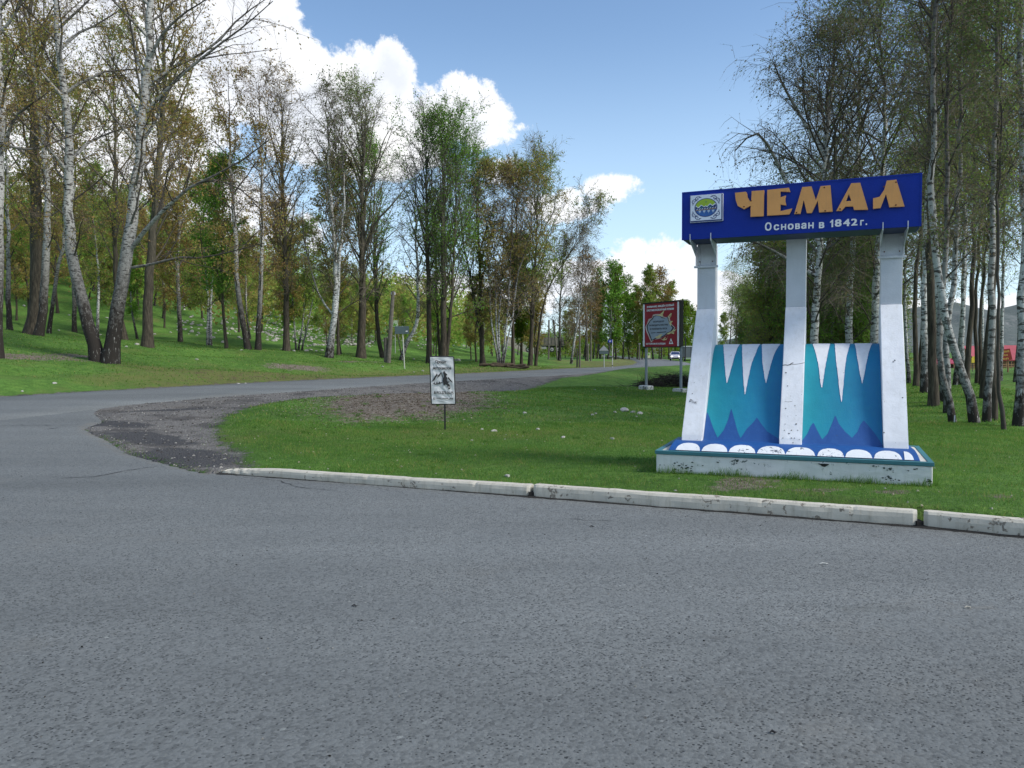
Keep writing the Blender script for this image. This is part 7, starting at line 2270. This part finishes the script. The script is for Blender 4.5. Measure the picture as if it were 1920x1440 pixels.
# weed clumps and rank tufts dotted over the lawn, more along the back of the kerb
rg = np.random.RandomState(77)
cx, cy = rg.uniform(-6, 10, 420), 6.4 + 20 * rg.uniform(0, 1, 420) ** 1.2
kt = rg.uniform(0, 1, 160)
cx = np.r_[cx, -3.7 + kt * 9.5]; cy = np.r_[cy, 10.06 + .17 + (cx[420:] + 3.88) * -0.44 + rg.normal(0, .03, 160)]
zc_, ic = ground_z(cx, cy, True)
ok_ = ic['near'] & (ic['sdA'] > .12) & (ic['sdD'] > .3)
rx, ry = cx - MO[0], cy - MO[1]; uu = rx * MU[0] + ry * MU[1]; ww = rx * MN[0] + ry * MN[1]
ok_ &= ~((uu > -.06) & (uu < 3.04) & (ww > -.06) & (ww < 1.6))
cx, cy, zc_ = cx[ok_], cy[ok_], zc_[ok_]
nb_ = 26
r_ = np.repeat(rg.uniform(.02, .07, len(cx)), nb_); x = np.repeat(cx, nb_) + rg.normal(0, 1, len(cx) * nb_) * r_; y = np.repeat(cy, nb_) + rg.normal(0, 1, len(cx) * nb_) * r_
z = np.repeat(zc_, nb_); n = len(x); h = np.repeat(rg.uniform(.035, .085, len(cx)), nb_) * rg.uniform(.5, 1.2, n); an = rg.uniform(0, 6.28, n); wv = .0035 * (0.8 + y / 16)
V5 = np.stack([np.stack([x - np.cos(an) * wv, y - np.sin(an) * wv, z - .01], 1), np.stack([x + np.cos(an) * wv, y + np.sin(an) * wv, z - .01], 1), np.stack([x + rg.normal(0, .6, n) * h, y + rg.normal(0, .6, n) * h, z + h], 1)], 1).reshape(-1, 3)
T5 = np.repeat(np.clip(np.repeat(rg.uniform(0, .8, len(cx)), nb_) + rg.normal(0, .12, n), 0, 1), 3)
VA = np.concatenate([V1, V2, V3, V4, V5]); TA = np.concatenate([T1, T2, T3, T4, T5])
tag(obj('grass', mesh_np('grass', VA, None, np.arange(len(VA)).reshape(-1, 3), mats=[M_BLADE], attrs=dict(tint=TA))), kind='stuff')

# dry leaves and gravel crumbs on the bank, pebbles in the gravel wedge, flecks on the lawn and asphalt
rg = np.random.RandomState(50)
def scatter_bits(name, n, xr, yr, size, cond, cols, seed, thick=.35):
    rg = np.random.RandomState(seed)
    x = rg.uniform(*xr, n); y = rg.uniform(*yr, n)
    z, inf = ground_z(x, y, True)
    k = cond(x, y, inf, rg)
    x, y, z = x[k], y[k], z[k]
    zp = np.where(inf['sdA'][k] < -.1, inf['z0'][k] + .002, z)
    n = len(x)
    tet = np.array([(1, 0, 0), (-.6, .8, 0), (-.5, -.8, 0), (.1, 0, thick), (-.3, .2, thick)])
    fc = np.array([(0, 1, 4), (0, 4, 3), (1, 2, 4), (2, 0, 3), (2, 3, 4)])
    s = size * rg.uniform(.4, 1.5, n) ** 1.3; an = rg.uniform(0, 6.28, n)
    V = np.empty((n, 5, 3)); el_ = rg.uniform(.5, 1, n)
    V[:, :, 0] = x[:, None] + s[:, None] * (tet[:, 0] * np.cos(an)[:, None] - tet[:, 1] * (np.sin(an) * el_)[:, None])
    V[:, :, 1] = y[:, None] + s[:, None] * (tet[:, 0] * np.sin(an)[:, None] + tet[:, 1] * (np.cos(an) * el_)[:, None])
    V[:, :, 2] = zp[:, None] + s[:, None] * tet[:, 2]
    T = np.repeat(rg.uniform(0, 1, n), 5)
    Fc = fc[None] + (np.arange(n) * 5)[:, None, None]
    tag(obj(name, mesh_np(name, V.reshape(-1, 3), None, Fc.reshape(-1, 3), mats=[mat_leaf(name, cols)], attrs=dict(tint=T))), kind='stuff')
def in_poly(P): return lambda x, y, inf, rg: (poly_sd(x, y, P) < rg.normal(0, .5, len(x)))
scatter_bits('dry_leaf_litter', 22000, (-8, 3), (15, 30), .028, lambda x, y, inf, rg: inf['near'] & (poly_sd(x, y, LITTER) < rg.normal(0, .7, len(x))), [(0.05, 0.035, 0.022), (0.13, 0.10, 0.07), (0.24, 0.20, 0.16), (0.42, 0.38, 0.32)], 1)
scatter_bits('gravel', 16000, (-11, 4), (10, 36), .020, lambda x, y, inf, rg: (inf['sdD'] < rg.normal(0, .12, len(x))) & (inf['sdA'] > 0), [(0.06, 0.055, 0.05), (0.14, 0.13, 0.12), (0.26, 0.25, 0.23), (0.5, 0.48, 0.44)], 2, .6)
scatter_bits('lawn_flecks', 900, (-6, 9), (6.4, 24), .014, lambda x, y, inf, rg: inf['near'] & (inf['sdD'] > .2) & (inf['sdA'] > .1), [(0.30, 0.24, 0.15), (0.45, 0.40, 0.28), (0.55, 0.50, 0.38), (0.5, 0.5, 0.45)], 3, .8)
scatter_bits('asphalt_grit', 1500, (-10, 7), (1.2, 14), .006, lambda x, y, inf, rg: (inf['sdA'] < -.12), [(0.02, 0.02, 0.02), (0.05, 0.045, 0.04), (0.14, 0.13, 0.12), (0.45, 0.44, 0.40)], 4, .6)
# a few larger bits on the asphalt, seen one by one
for i, (px, py, L, col, lab) in enumerate([(1545, 1058, .075, (0.42, 0.42, 0.40), 'small pale scrap lying on the asphalt at the right'), (1110, 988, .05, (0.03, 0.03, 0.03), 'dark twig on the asphalt below the kerb gap'), (1815, 1140, .05, (0.35, 0.33, 0.28), 'pale crumb on the brown stain at the right'), (1450, 1375, .03, (0.02, 0.02, 0.02), 'dark fleck near the bottom of the picture'),
                                         (665, 1137, .04, (0.03, 0.03, 0.03), 'short dark twig on the asphalt, centre left')]):
    r_ = ray(px, py); t_ = (0.003 - CAMZ) / r_[2]; P = CP + r_ * t_
    bm = bmesh.new()
    rn = random.Random(i)
    tube(bm, [(-L / 2, 0, .004), (-L * .1, .006, .009), (L * .2, -.003, .006), (L / 2, .005, .003)], [.002, .006, .005, .001], 5)
    o = bm_obj('scrap', bm, simple('scrap_%d' % i, col, .8, .2), loc=(P[0], P[1], 0.003)); o.rotation_euler = (0, 0, -.15 + .3 * rn.random())
    tag(o, lab, 'litter')
